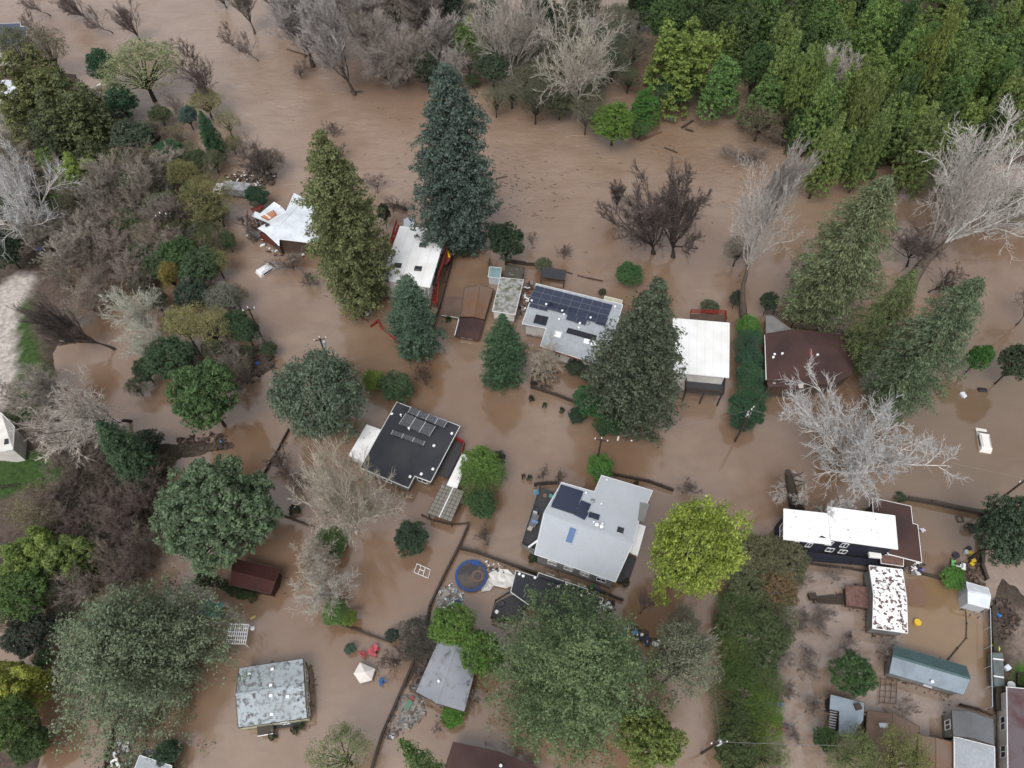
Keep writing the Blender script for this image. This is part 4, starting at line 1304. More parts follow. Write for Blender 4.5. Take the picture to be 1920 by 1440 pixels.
V = [(828.7, 908.7, 2.4), (871, 921, 2.4), (846, 978.7, 2.1), (801, 962.5, 2.1)]
pg, pq, wq = house("pergola", "pergola roofed with weathered translucent sheets in a grid", "pergola", V, [[0, 1, 2, 3]], [0, 1, 2, 3], "dark_wood", "wall_grey", over=0.15, thick=0.08, walls=False, fascia="dark_wood")
plg = plane3(pq[0], pq[1], pq[2])
mb = MB().use("polycarbonate"); mb.box((0, 0, 0), (1, 1, 0.03)); shm = mb.build("tmp"); PANEL["sheet"] = shm.data; bpy.data.objects.remove(shm)
panels(pg, plg, [(828.7, 908.7), (871, 921), (846, 978.7), (801, 962.5)], 6, 8, "sheet", off=0.05, gap=0.07, name="roof_sheet")
for q in wq:
    mb = MB().use("dark_wood"); mb.bar(Vector((q.x, q.y, -1)), q, 0.16); part(mb, "post", pg)
mb = MB().use("trim_white"); mb.bar(pq[0].lerp(pq[1], 0.5) + Vector((0, 0, .12)), pq[3].lerp(pq[2], 0.5) + Vector((0, 0, .12)), 0.12, 0.05); part(mb, "cover_strip", pg)

# --- the large pale grey house with a deck
Zr, Ze = 5.2, 4.2
V = [(1053, 904.4, 4.3), (1114.4, 921.8, 4.3), (1127.8, 891, 3.9), (1224, 920, 3.9), (1197.8, 978, 4.7), (1187.8, 1016.7, Zr), (1154, 1091, Ze), (1002, 1039, Ze), (1020, 961, Zr)]
h10, pt, wp = house("grey_roofed_house", "large house with a smooth pale grey gable roof and a stepped black solar array", "house",
    V, [[0, 1, 5, 8], [1, 2, 3, 4, 5], [8, 5, 6, 7]], [0, 1, 2, 3, 4, 5, 6, 7, 8], "shingle_pale", "wall_grey", over=0.4, ridge=[(8, 5)])
pn = plane3(pt[0], pt[1], pt[8]); ps = plane3(pt[8], pt[5], pt[7]); pe = plane3(pt[1], pt[3], pt[5])
panels(h10, pn, [(1052, 909), (1094, 922.5), (1078, 966), (1032, 951)], 3, 3, "seamless", gap=0.005)
panels(h10, pn, [(1089, 939), (1107.5, 945.5), (1097.5, 977.5), (1077, 966)], 1, 2, "seamless", gap=0.005)
panels(h10, pn, [(1105.5, 960), (1125.5, 967), (1121.5, 976), (1102, 970.5)], 1, 1, "seamless", gap=0.005)
panels(h10, pn, [(1079, 966), (1103.5, 958), (1101, 973), (1097, 979)], 1, 1, "seamless", keep=lambda i, j: False)
rz10 = rzpx((1020, 961), (1187.8, 1016.7), Zr)
box_on(h10, ps, 1070.5, 1004, 0.85, 2.0, 0.2, rz10 - 0.0, "glass_blue", "skylight", frame=0.12)
box_on(h10, pn, 1163, 995, 0.85, 0.85, 0.2, rz10, "glass_dark", "skylight", frame=0.07)
box_on(h10, pn, 1111, 940, 0.5, 0.5, 0.3, rz10, "metal_grey", "chimney_pipe", bevel=0.05)
for u, v in [(1119, 985), (1128, 988.5)]: vent(h10, pn, u, v, 0.24, 0.25)
for u, v in [(1113, 980), (1129, 983), (1099, 925), (1127, 946), (1138, 901)]: vent(h10, pn, u, v, 0.12, 0.3)
for s in (0.08, 0.3, 0.52, 0.74): window(h10, wp, 6, s, s + 0.12, 1.6, 2.7)
mb = MB().use("wall_grey").slab([onplane(1200, 942, pe, 0.06), onplane(1217.5, 945.5, pe, 0.06), onplane(1207, 980, pe, 0.06), onplane(1196, 976, pe, 0.06)], 0.05); part(mb, "roof_recess", h10)
deck(h10, [(1195.6, 981), (1211, 986.7), (1195.6, 1042), (1178, 1034)], 3.2, "white_roof", name="side_roof", thick=0.12)
railing(h10, [P(1177, 1036, 2.4), P(1194, 1044, 2.4)], 0.8, "trim_white", rails=3)
deck(h10, [(1172, 1040), (1194, 1046), (1182, 1082), (1158, 1092), (1156, 1080)], 1.2, "deck_dark", name="side_deck")
dkp = [(1012, 913), (1040, 922), (1022, 960), (1003, 1040), (977, 1022), (996, 962)]
deck(h10, dkp, 1.5, "deck_dark", name="deck")
railing(h10, [P(1000, 1041, 1.5), P(977, 1023, 1.5), P(996, 962, 1.5), P(1010, 915, 1.5)], 0.95, "wall_grey", rails=4, w=0.05)
mb = MB().use("wall_grey"); mb.bar(P(978, 1024, 1.9), P(1003, 1033, 1.9), 0.08, 1.0); part(mb, "deck_screen", h10)
mb = MB().use("trim_white"); mb.bar(P(991, 1026, 2.5), P(1009, 1013, 3.6), 0.25, 0.12); part(mb, "brace", h10)
def chair(u, v, z, rz, col, label, group=None):
    t = thing("deck_chair", label, "chair", P(u, v, z), rz, group)
    mb = MB().use("paint_obj"); mb.box((0, 0, 0.42), (0.65, 0.6, 0.1)); o = mb.build("seat", t, bevel=0.02); o.color = (*col, 1)
    mb = MB().use("paint_obj"); mb.box((-0.33, 0, 0.75), (0.1, 0.6, 0.6)); o = mb.build("backrest", t, bevel=0.02); o.color = (*col, 1)
    for x in (-0.28, 0.28):
        for y in (-0.25, 0.25):
            mb = MB().use("metal_grey"); mb.bar((x, y, 0), (x, y, 0.4), 0.05); mb.build("leg", t)
def table(u, v, z, rz, w, d, col, label):
    t = thing("patio_table", label, "table", P(u, v, z), rz)
    mb = MB().use("paint_obj"); mb.box((0, 0, 0.74), (w, d, 0.07)); o = mb.build("tabletop", t, bevel=0.02); o.color = (*col, 1)
    for x in (-w * .4, w * .4):
        for y in (-d * .4, d * .4):
            mb = MB().use("metal_grey"); mb.bar((x, y, 0), (x, y, 0.72), 0.06); mb.build("leg", t)
table(1001, 980, 1.5, 1.2, 1.9, 0.95, (0.13, 0.13, 0.14), "dark patio table on the deck of the pale grey house")
mb = MB().use("paint_obj"); mb.box(P(1003, 978, 2.3), (0.4, 0.9, 0.15), rz=1.2); o = mb.build("folded_towel", bevel=0.04); o.color = (0.13, 0.22, 0.4, 1); tag(o, "folded blue towel on the dark patio table", "towel")
chair(994, 993, 1.5, 1.2, (0.5, 0.47, 0.42), "cream deck chair south of the dark patio table")
chair(1002, 969, 1.5, -1.9, (0.6, 0.6, 0.6), "white deck chair north of the dark patio table")
chair(1005, 959, 1.5, -0.6, (0.06, 0.06, 0.07), "black deck chair at the narrow end of the deck")
for (u, v, s, c, lb) in [(1005, 923, 0.42, (0.03, 0.16, 0.25), "teal round planter at the deck's north corner"), (1033, 930, 0.3, (0.03, 0.2, 0.2), "small teal pot against the grey roof edge"), (1022, 929, 0.3, (0.1, 0.06, 0.04), "brown pot between the two teal pots")]:
    mb = MB().use("paint_obj"); mb.tube(P(u, v, 1.5), P(u, v, 1.95), s * 0.8, s, n=12); o = mb.build("planter"); o.color = (*c, 1); tag(o, lb, "planter")

# --- dark studio under the big pine
V = [(967.5, 1069.5, 2.3), (1007, 1082, 2.3), (1010, 1073.7, 2.7), (1102.5, 1105, 2.7), (1100.5, 1111, 2.3), (1131, 1122.5, 2.3), (1115, 1170, 2.3), (1000, 1140, 2.3), (957.5, 1110, 2.3)]
h11, pt, wp = house("charcoal_roofed_studio", "low stepped charcoal roof reaching under the big spreading pine", "house",
    V, [[0, 1, 2, 3, 4, 5, 6, 7, 8]], [0, 1, 2, 3, 4, 5, 6, 7, 8], "shingle_black", "wall_navy", over=0.4)
pl = flat_pl(2.4)
for u, v in [(974, 1077), (981, 1081), (1003, 1084), (1047, 1101), (1062, 1096), (1065, 1119), (1091, 1117), (1125, 1131)]: vent(h11, pl, u, v, 0.17, 0.25)
deck(h11, [(930, 1130), (957, 1116), (990, 1122), (975, 1165), (921, 1160)], 0.9, "deck_dark", name="deck")
railing(h11, [P(957, 1112, 0.9), P(929, 1129, 0.9), P(921, 1160, 0.9), P(950, 1172, 0.9)], 0.9, "dark_wood", rails=3)
chair(940, 1134, 0.9, 0.7, (0.07, 0.07, 0.08), "black chair on the small dark deck by the pine")
mb = MB().use("dome_white"); mb.ball(P(931.5, 1147, 1.0), 0.28, 0.8); tag(mb.build("lantern"), "white round lantern on the small dark deck", "lantern")

# --- mossy shingled cottage
V = [(448.6, 1252, 2.4), (568.4, 1234.7, 2.4), (570.8, 1284, 3.2), (576, 1346.8, 2.4), (446.5, 1365, 2.4), (441.9, 1302.5, 3.2)]
h12, pt, wp = house("mossy_cottage", "cottage with a lichen-blotched grey gable roof and cream end wall", "cottage",
    V, [[0, 1, 2, 5], [5, 2, 3, 4]], [0, 1, 2, 3, 4, 5], "shingle_mossy", "wall_cream", over=0.12, ridge=[(5, 2)], fascia="dark_wood", thick=0.14)
pN = plane3(pt[0], pt[1], pt[2]); pS = plane3(pt[5], pt[2], pt[3])
rz = rzpx((448.6, 1252), (568.4, 1234.7), 2.4)
for (u, v), q in zip([(468, 1264), (511, 1255), (508, 1285), (508.5, 1304), (540, 1306), (510, 1339)], [pN, pN, pN, pS, pS, pS]):
    box_on(h12, q, u, v, 0.4, 0.34, 0.2, rz + random.uniform(-.2, .2), "dome_white", "roof_vent", bevel=0.06)
window(h12, wp, 1, 0.3, 0.7, 0.5, 1.6); window(h12, wp, 2, 0.15, 0.4, 0.5, 1.6); window(h12, wp, 2, 0.6, 0.85, 0.5, 1.6)
window(h12, wp, 3, 0.3, 0.42, 0.4, 1.5)
deck(h12, [(481, 1358), (512, 1354), (512, 1375), (483, 1380)], 1.1, "roof_dark_mossy", name="porch_roof", thick=0.1)
mb = MB().use("trim_white"); mb.bar(P(483, 1380.5, 1.1), P(512, 1375.5, 1.1), 0.08, 0.1); part(mb, "porch_trim", h12)
deck(h12, [(512, 1356), (560, 1349), (574, 1360), (514, 1366)], 0.35, "deck_dark", name="step_deck")

# --- grey gabled house by the long fence
V = [(826, 1203, 2.9), (846, 1199, 3.6), (898.7, 1240, 2.9), (871, 1335, 2.7), (817.5, 1319, 3.5), (779, 1297, 2.7), (866, 1205, 3.4)]
V = [(822, 1200, 2.7), (856, 1206, 3.5), (899, 1228, 2.7), (871, 1335, 2.7), (817.5, 1319, 3.5), (779, 1297, 2.7)]
h13, pt, wp = house("grey_gabled_house", "bluish grey gabled roof with dark leaf stains beside the long wooden fence", "house",
    V, [[0, 1, 4, 5], [1, 2, 3, 4]], [0, 1, 2, 3, 4, 5], "shingle_streaked", "wall_grey", over=0.3, fascia="dark_wood", ridge=[(1, 4)])
vent(h13, plane3(pt[0], pt[1], pt[4]), 823, 1278, 0.14)
# --- roofs cut by the lower edge of the picture
V = [(850, 1391, 2.6), (935, 1409, 3.3), (1010, 1440, 2.6), (990, 1540, 2.6), (905, 1530, 3.3), (815, 1500, 2.6)]
h14, pt, wp = house("brown_roofed_house", "dark plum-brown shingle roof just below the leaning wooden fence", "house",
    V, [[0, 1, 4, 5], [1, 2, 3, 4]], [0, 1, 2, 3, 4, 5], "shingle_brown", "wall_brown", over=0.3, fascia="dark_wood")
vent(h14, plane3(pt[1], pt[2], pt[4]), 939, 1436, 0.16)
V = [(262, 1416, 2.3), (322, 1436, 2.3), (300, 1520, 2.3), (230, 1500, 2.3)]
h16, pt, wp = house("blue_grey_cabin", "corner of a pale blue-grey roof behind a dark mesh enclosure", "cabin", V, [[0, 1, 2, 3]], [0, 1, 2, 3], "shingle_grey", "wall_white", over=0.2)
deck(h16, [(270, 1402), (310, 1412), (306, 1430), (266, 1418)], 1.9, "deck_dark", name="rear_deck")
V = [(437, 1047, 2.2), (526, 1066, 2.2), (516, 1090, 3.0), (507, 1114, 2.2), (430, 1096, 2.2), (434, 1070, 3.0)]
h15, pt, wp = house("dark_red_barn", "dark red roof tucked beneath the round dense redwood", "barn",
    V, [[0, 1, 2, 5], [5, 2, 3, 4]], [0, 1, 2, 3, 4, 5], "barn_red", "barn_red", over=0.3, fascia="dark_wood")

# --- navy house under two white roofs
V = [(1469.5, 954, 5.5), (1551.5, 962.8, 5.5), (1551.5, 949.8, 5.8), (1678, 967, 5.8), (1683.5, 1029.7, 5.6), (1558, 1012, 5.6), (1558, 1020.6, 5.3), (1469, 1011, 5.3)]
h17, pt, wp = house("navy_house", "navy-walled house under a long stepped white roof, bare branches over it", "house",
    V, [[0, 1, 6, 7], [1, 2, 5, 6], [2, 3, 4, 5]], [0, 1, 2, 3, 4, 5, 6, 7], "white_roof_specked", "wall_navy", over=0.35)
for s in (0.28, 0.62): window(h17, wp, 6, s, s + 0.13, 3.0, 4.3)
window(h17, wp, 6, 0.55, 0.72, 0.9, 1.8); 
for s in (0.62, 0.85): window(h17, wp, 4, s, s + 0.1, 3.2, 4.4)
for s in (0.55, 0.75): window(h17, wp, 4, s, s + 0.11, 1.2, 2.3)
window(h17, wp, 7, 0.2, 0.7, 2.8, 4.4)
deck(h17, [(1462, 1024), (1476, 1030), (1476, 1046), (1520, 1052), (1650, 1062), (1650, 1050), (1530, 1036), (1466, 1018)], 1.3, "wall_navy", name="front_deck", thick=0.15)
railing(h17, [P(1463, 1026, 1.3), P(1478, 1048, 1.3), P(1650, 1064, 1.3)], 0.9, "wall_navy", rails=2)
mb = MB().use("paint_obj"); mb.box(P(1640, 1040, 2.6), (1.6, 0.9, 0.5), rz=-0.1); o = mb.build("air_conditioner", bevel=0.06); o.color = (0.75, 0.75, 0.73, 1); tag(o, "white air conditioner box on the wall of the navy house", "air conditioner")
V = [(1635.6, 933.4, 3.4), (1707.8, 949, 3.4), (1711.7, 981.6, 3.3), (1720.8, 984, 3.3), (1728.6, 1055, 3.0), (1666, 1038.9, 3.0), (1640, 1000, 3.3)]
br, _, _ = house("brown_annex", "smooth chocolate-brown roof attached to the east end of the navy house", "house",
    V, [[0, 1, 2, 3, 4, 5, 6]], [0, 1, 2, 3, 4, 5, 6], "shingle_brown", "wall_brown", over=0.3)
V = [(1651, 1038, 2.4), (1694, 1046, 2.4), (1694, 1062, 2.3), (1652, 1056, 2.3)]
house("porch_shelter", "leaf-stained little porch roof between the navy house and the leafy white roof", "porch", V, [[0, 1, 2, 3]], [0, 1, 2, 3], "tile_brown_leafy", "wall_brown", over=0.15, thick=0.1)
V = [(1629.6, 1060, 2.9), (1692, 1068, 2.9), (1700, 1122, 3.2), (1702, 1187, 2.9), (1636, 1178, 2.9), (1638, 1114, 3.2)]
h18, pt, wp = house("leafy_roofed_cottage", "cottage whose white roof is littered with brown leaves", "cottage",
    V, [[0, 1, 2, 5], [5, 2, 3, 4]], [0, 1, 2, 3, 4, 5], "white_roof_leafy", "wall_grey", over=0.25)
V = [(1585, 1097, 1.3), (1636, 1101, 1.3), (1641, 1143, 1.1), (1587, 1135, 1.1)]
house("low_brown_shed", "low rusty brown shed roof abutting the leafy white roof on its west", "shed", V, [[0, 1, 2, 3]], [0, 1, 2, 3], "tile_brown_leafy", "wall_brown", over=0.15, thick=0.1, fascia="wall_brown")
pat = thing("concrete_patio", "muddy tan patio slab just above the water east of the leafy white roof", "patio", P(1715, 1110, 0))
mb = MB().use("shingle_tan").slab([P(1697, 1085, 0.03), P(1733, 1090, 0.03), P(1736, 1140, 0.03), P(1702, 1137, 0.03)], 0.3); part(mb, "slab", pat)
dk_ = thing("dock", "dark plank platform half sunk west of the low brown shed", "dock", P(1550, 1125, 0))
planks(dk_, [(1520, 1119), (1586, 1112), (1588, 1134), (1524, 1130)], 0.25, 14, "dark_wood")
mb = MB().use("dark_wood"); mb.box(P(1523, 1118, 0.4), (1.0, 0.8, 0.5), rz=0.1); tag(mb.build("crate"), "dark crate at the west tip of the sunken dock", "crate")

# white garden shed with two cooler boxes
V = [(1812, 1091, 2.2), (1853, 1103, 2.2), (1857.5, 1117, 2.7), (1854, 1141, 2.2), (1815, 1131, 2.2), (1815, 1108, 2.7)]
gs, pt, wp = house("garden_shed", "white gabled metal shed standing at the corner of the flooded yard", "shed",
    V, [[0, 1, 2, 5], [5, 2, 3, 4]], [0, 1, 2, 3, 4, 5], "white_roof", "metal_pale", over=0.12, thick=0.08, ridge=[(5, 2)])
gs.children[0].data.materials[0] = M["metal_white"]
for (u, v, lb) in [(1807, 1104, "grey-lidded box by the white shed, northern of two"), (1808, 1125, "grey-lidded box by the white shed, southern of two")]:
    t = thing("storage_box", lb, "storage box", P(u, v, 0.0), rz=-0.1)
    mb = MB().use("paint_obj"); mb.box((0, 0, 0.5), (0.9, 0.75, 1.0)); o = mb.build("body", t, bevel=0.03); o.color = (0.25, 0.27, 0.3, 1)
    mb = MB().use("paint_obj"); mb.box((0, 0, 1.04), (0.98, 0.82, 0.09)); o = mb.build("lid", t, bevel=0.03); o.color = (0.6, 0.62, 0.64, 1)

# long teal metal shed
V = [(1676.5, 1210, 2.3), (1812, 1249.4, 2.3), (1819.7, 1273, 3.1), (1806.7, 1303, 2.3), (1667.4, 1262.4, 2.3), (1674, 1230, 3.1)]
h20, pt, wp = house("teal_metal_shed", "long shed with a teal standing-seam metal gable roof", "shed",
    V, [[0, 1, 2, 5], [5, 2, 3, 4]], [0, 1, 2, 3, 4, 5], "metal_teal", "wall_grey", over=0.3, ridge=[(5, 2)], thick=0.12, fascia="metal_teal")
for (a, b, c, d) in ((5, 2, 3, 4), (0, 1, 2, 5)):
    mb = MB().use("metal_teal" if a == 0 else "metal_blue")
    for i in range(1, 46):
        s = i / 46; p0 = pt[a].lerp(pt[b], s); p1 = pt[d].lerp(pt[c], s)
        mb.bar(p0 + Vector((0, 0, 0.03)), p1 + Vector((0, 0, 0.03)), 0.07, 0.06)
    o = part(mb, "standing_seams", h20); o["kind"] = "stuff"
mb = MB().use("metal_blue").slab([pt[5] + Vector((0, 0, 0.012)), pt[2] + Vector((0, 0, 0.012)), pt[3] + Vector((0, 0, 0.012)), pt[4] + Vector((0, 0, 0.012))], 0.008); part(mb, "roof_sheeting", h20, label="paler blue-teal southern slope")
vent(h20, plane3(pt[5], pt[2], pt[4]), 1745, 1279, 0.17)
mb = MB().use("metal_grey").slab([P(1732, 1281, 2.1), P(1748, 1286, 2.1), P(1747, 1291, 1.9), P(1731, 1286, 1.9)], 0.06); part(mb, "door_hood", h20)

V = [(1556.7, 1301.5, 2.3), (1621.8, 1318, 2.3), (1619, 1350, 2.3), (1597, 1384.8, 2.3), (1572, 1380, 2.3), (1573, 1334, 2.3), (1555, 1330, 2.3)]
h21, pt, wp = house("blue_metal_outbuilding", "outbuilding with a dull blue flat metal roof and slatted frame at its west", "outbuilding",
    V, [[0, 1, 2, 3, 4, 5, 6]], [0, 1, 2, 3, 4, 5, 6], "metal_blue", "wall_navy", over=0.2, thick=0.14, fascia="dark_wood")
tr = thing("slatted_frame", "dark slatted frame leaning on the dull blue roof", "trellis", P(1562, 1350, 0))
planks(tr, [(1556, 1331), (1554, 1365), (1566, 1368), (1571, 1334)], 1.9, 7, "metal_grey", name="slat", gap=0.5)
mb = MB().use("dark_wood"); mb.box(P(1608.5, 1325, 2.5), (0.7, 0.7, 0.35), rz=0.2); part(mb, "roof_hatch", h21)
V = [(1626, 1332, 1.6), (1676, 1338, 1.9), (1724, 1362, 1.6), (1722, 1400, 1.6), (1672, 1440, 1.9), (1620, 1440, 1.6)]
h22, pt, wp = house("muddy_brown_house", "mud-brown low gable roof with a small grey skylight, south of the dull blue roof", "house",
    V, [[0, 1, 4, 5], [1, 2, 3, 4]], [0, 1, 2, 3, 4, 5], "shingle_muddy", "wall_brown", over=0.3, thick=0.12, fascia="wall_brown", ridge=[(1, 4)])
box_on(h22, plane3(pt[0], pt[1], pt[4]), 1656, 1360, 0.95, 0.5, 0.16, -0.05, "metal_pale", "skylight")
V = [(1722, 1377, 1.9), (1757, 1384, 2.5), (1789, 1392, 1.9), (1790, 1500, 1.9), (1757, 1500, 2.5), (1720, 1500, 1.9)]
house("brown_gabled_shed", "reddish brown gabled roof beside the dark grey shingle roofs", "shed",
    V, [[0, 1, 4, 5], [1, 2, 3, 4]], [0, 1, 2, 3, 4, 5], "shingle_tan", "wall_brown", over=0.2, thick=0.12, fascia="wall_brown", ridge=[(1, 4)])
V = [(1784, 1331, 2.7), (1818, 1333, 3.3), (1863, 1348, 2.7), (1865, 1398, 2.7), (1826, 1385, 3.3), (1787, 1380, 2.7)]
h23, pt, wp = house("grey_shingled_house", "dark grey shingle gable roof with a white-framed gable window facing west", "house",
    V, [[0, 1, 4, 5], [1, 2, 3, 4]], [0, 1, 2, 3, 4, 5], "shingle_dark_grey", "wall_grey", over=0.15, thick=0.14, fascia="dark_wood")
window(h23, wp, 5, 0.3, 0.7, 0.8, 2.0)
V = [(1789, 1381, 2.4), (1865, 1400, 2.4), (1866, 1520, 2.4), (1790, 1520, 2.4)]
house("grey_flat_annex", "paler grey shingled roof south of the dark grey gable", "house", V, [[0, 1, 2, 3]], [0, 1, 2, 3], "shingle_grey", "wall_grey", over=0.15, fascia="trim_white")
bpy.data.materials["shingle_grey"]
V = [(1887.5, 1288, 3.0), (1975, 1296, 4.4), (2060, 1304, 3.0), (2060, 1520, 3.0), (1975, 1520, 4.4), (1891, 1520, 3.0)]
h24, pt, wp = house("white_walled_house", "white board-walled house with a mauve-grey roof at the garden of debris", "house",
    V, [[0, 1, 4, 5], [1, 2, 3, 4]], [0, 1, 2, 3, 4, 5], "shingle_mauve", "wall_white", over=0.35, wallz=0.0)
window(h24, wp, 5, 0.42, 0.52, 1.0, 2.0); window(h24, wp, 5, 0.66, 0.78, 1.0, 2.0)

# --- buildings cut by the left edge of the picture
V = [(-60, 46, 5.0), (38, 43, 5.0), (39, 50, 5.0), (50, 50, 5.0), (50, 68, 5.0), (20, 88, 5.0), (-60, 92, 5.0)]
house("slate_roofed_house", "slate-blue roof at the riverside behind the olive tree", "house", V, [[0, 1, 2, 3, 4, 5, 6]], [0, 1, 2, 3, 4, 5, 6], "shingle_black", "wall_white", over=0.4)
bpy.data.objects["slate_roofed_house"].children[0].data.materials[0] = mat("slate_blue", (0.07, 0.085, 0.125), 0.8, col3=(0.05, 0.06, 0.09), scale3=0.4, amt3=0.6)
V = [(-80, 152, 4.5), (20, 150, 4.5), (62, 158, 4.5), (60, 178, 4.5), (-80, 180, 4.5)]
house("white_terrace_house", "pale building glimpsed in white patches through the olive tree's crown", "house", V, [[0, 1, 2, 3, 4]], [0, 1, 2, 3, 4], "metal_white", "wall_cream", over=0.3)
V = [(-80, 214, 3.0), (30, 206, 3.0), (37, 230, 2.6), (-80, 244, 2.6)]
house("small_grey_house", "low slate-grey roof with a cream wall below the olive tree", "house", V, [[0, 1, 2, 3]], [0, 1, 2, 3], "shingle_dark_grey", "wall_cream", over=0.25)
V = [(-60, 770, 4.6), (2, 774, 5.8), (27, 800, 4.4), (24, 842, 4.4), (2, 846, 4.4), (-60, 840, 4.4)]
h26, pt, wp = house("white_gabled_house", "white house with a pointed gable above the green lawn", "house", V, [[0, 1, 2, 3, 4, 5]], [0, 1, 2, 3, 4, 5], "wall_white", "wall_white", over=0.3)
for u, v in [(14.5, 809), (12.5, 828)]:
    q = P(u, v, 4.7); mb = MB().use("glass_dark"); mb.box(q + Vector((0, 0, 0.05)), (0.55, 0.9, 0.1), rz=0.3); part(mb, "window", h26)
# ---------------------------------------------------------------- vegetation
random.seed(21)
# leaf colours (albedo)
DKG = (0.050, 0.082, 0.052); BLG = (0.066, 0.094, 0.076); OLV = (0.120, 0.135, 0.060); MID = (0.060, 0.120, 0.042)
LIM = (0.120, 0.185, 0.030); BRT = (0.095, 0.165, 0.038); YEL = (0.200, 0.225, 0.045); PAL = (0.122, 0.150, 0.078)
SAG = (0.105, 0.145, 0.095); FOR = (0.085, 0.150, 0.035); TEA = (0.035, 0.085, 0.050); BLK = (0.035, 0.048, 0.032)
TAN = (0.170, 0.150, 0.085); BRN = (0.085, 0.070, 0.045); YTN = (0.230, 0.220, 0.090)
# bark colours
WHT = (0.58, 0.54, 0.50); GRY = (0.38, 0.35, 0.325); PBR = (0.36, 0.32, 0.25); DBR = (0.09, 0.072, 0.066); MBR = (0.17, 0.14, 0.12); DRK = (0.045, 0.036, 0.032); LIC = (0.30, 0.32, 0.26)

# --- redwoods and other tall conifers
cone("redwood0", 834, 122, 462, 66, BLG, "tall blue-green redwood standing above the river behind the white roofed house")
cone("redwood1", 598, 247, 566, 70, OLV, "tall olive redwood between the torn white roof and the red-staired house")
cone("redwood0", 760, 518, 660, 42, (0.07, 0.11, 0.075), "young grey-green conifer in front of the red-staired house", name="conifer_tree")
cone("redwood2", 942, 590, 716, 42, (0.048, 0.092, 0.048), "bright green conifer between the mud-covered garage and the solar house", name="conifer_tree")
cone("redwood2", 1238, 526, 785, 80, (0.062, 0.078, 0.05), "broad dark redwood covering the east end of the solar house")
cone("airy0", 1664, 335, 600, 72, PAL, "pale green airy conifer with a bare dark tip north of the maroon roof", name="conifer_tree")
cone("airy1", 1716, 510, 685, 40, (0.11, 0.14, 0.06), "olive green conifer just east of the maroon roof", name="conifer_tree")
cone("airy0", 1838, 525, 755, 64, (0.098, 0.132, 0.075), "grey-green feathery conifer above the drowned white vehicle", name="conifer_tree")
ball("dome0", 1888, 1000, 62, 14, (0.05, 0.075, 0.045), "dark evergreen at the eastern edge beside the flooded yard")
ball("dome1", 1905, 680, 34, 9, (0.05, 0.07, 0.04), "dark evergreen at the eastern edge north of the drowned vehicle")
cone("plume2", 1366, 98, 222, 34, (0.09, 0.16, 0.05), "slim lime green conifer at the edge of the forest above the river", name="conifer_tree")
ball("pine0", 1084, 1266, 148, 25, (0.098, 0.140, 0.066), "huge spreading green pine over the charcoal-roofed studio", name="pine_tree")
ball("dome0", 1215, 1385, 62, 15, (0.13, 0.17, 0.05), "yellow-green tree south-east of the huge spreading pine")
ball("pine1", 250, 1222, 165, 17, (0.120, 0.150, 0.092), "huge grey-green airy pine west of the mossy cottage", name="pine_tree")
ball("tuft0", 406, 962, 116, 17, (0.082, 0.120, 0.066), "round dense tufted redwood above the dark red barn", name="redwood_tree")
cone("redwood1", 375, 208, 300, 18, (0.04, 0.09, 0.045), "thin dark green conifer in the western thicket by the river", name="conifer_tree")
cone("redwood1", 182, 790, 902, 36, (0.06, 0.10, 0.055), "small green conifer beside the western lawn", name="conifer_tree")
ball("dome1", 462, 622, 24, 6, (0.05, 0.085, 0.045), "dark green tree right at the foot of the west bank utility pole")
cone("airy1", 755, 1392, 1560, 26, (0.09, 0.16, 0.05), "slender green sapling beside the plum-brown roof", name="conifer_tree")

# --- leafy trees and big shrubs, one by one
ball("weep0", 600, 745, 94, 15, (0.088, 0.118, 0.08), "weeping blue-green cedar north-west of the black-roofed house", name="cedar_tree")
ball("dome0", 385, 742, 72, 13, (0.062, 0.108, 0.042), "rounded green tree on the west bank above a floating scrap of blue")
ball("dome1", 948, 455, 37, 8.5, (0.032, 0.052, 0.028), "small dark round magnolia north of the pale flat-roofed cabin", name="magnolia_tree")
ball("weep0", 1296, 1038, 90, 23, (0.215, 0.270, 0.055), "broad yellow-green willow east of the pale grey house", name="willow_tree")
ball("loose0", 1282, 1235, 66, 18, (0.15, 0.165, 0.11), "pale grey-green eucalyptus with trailing white twigs below the yellow willow", name="eucalyptus_tree")
ball("dome2", 1179, 514, 29, 3.5, (0.045, 0.10, 0.036), "round bright green bush near the north-east corner of the solar house", name="bush", cat="bush")
ball("dome1", 769, 1010, 35, 4.2, (0.036, 0.06, 0.036), "dark round bush east of the pale bare sycamore", name="bush", cat="bush")
ball("loose0", 905, 890, 50, 6.5, (0.075, 0.125, 0.038), "feathery green growth behind the bright green walkway bush", name="bush", cat="bush")
ball("dome2", 903, 875, 40, 6.5, BRT, "bright green bush beside the narrow white walkway cover", name="bush", cat="bush")
ball("dome0", 903, 945, 31, 4.5, (0.045, 0.085, 0.035), "dark green bush directly south of the bright green walkway bush", name="bush", cat="bush")
ball("dome1", 935, 860, 14, 3, (0.04, 0.055, 0.04), "small dark bush touching the bright green walkway bush", name="bush", cat="bush")
ball("dome1", 1124, 878, 27, 4.5, (0.065, 0.15, 0.035), "green bush at the foot of the pole north of the pale grey house", name="bush", cat="bush")
ball("dome2", 848, 1175, 46, 6, (0.095, 0.165, 0.038), "vivid green bamboo clump south of the trampoline", name="bamboo_clump", cat="bamboo")
ball("dome2", 905, 1225, 46, 7, (0.085, 0.15, 0.036), "vivid green bamboo clump between the grey gable roof and the huge pine", name="bamboo_clump", cat="bamboo")
ball("dome1", 848, 1340, 24, 2.6, (0.07, 0.16, 0.03), "green bush at the south end of the grey gabled roof", name="bush", cat="bush")
ball("loose1", 640, 1420, 62, 10, (0.14, 0.17, 0.08), "pale grey-green tree cut by the lower edge south of the cottage")
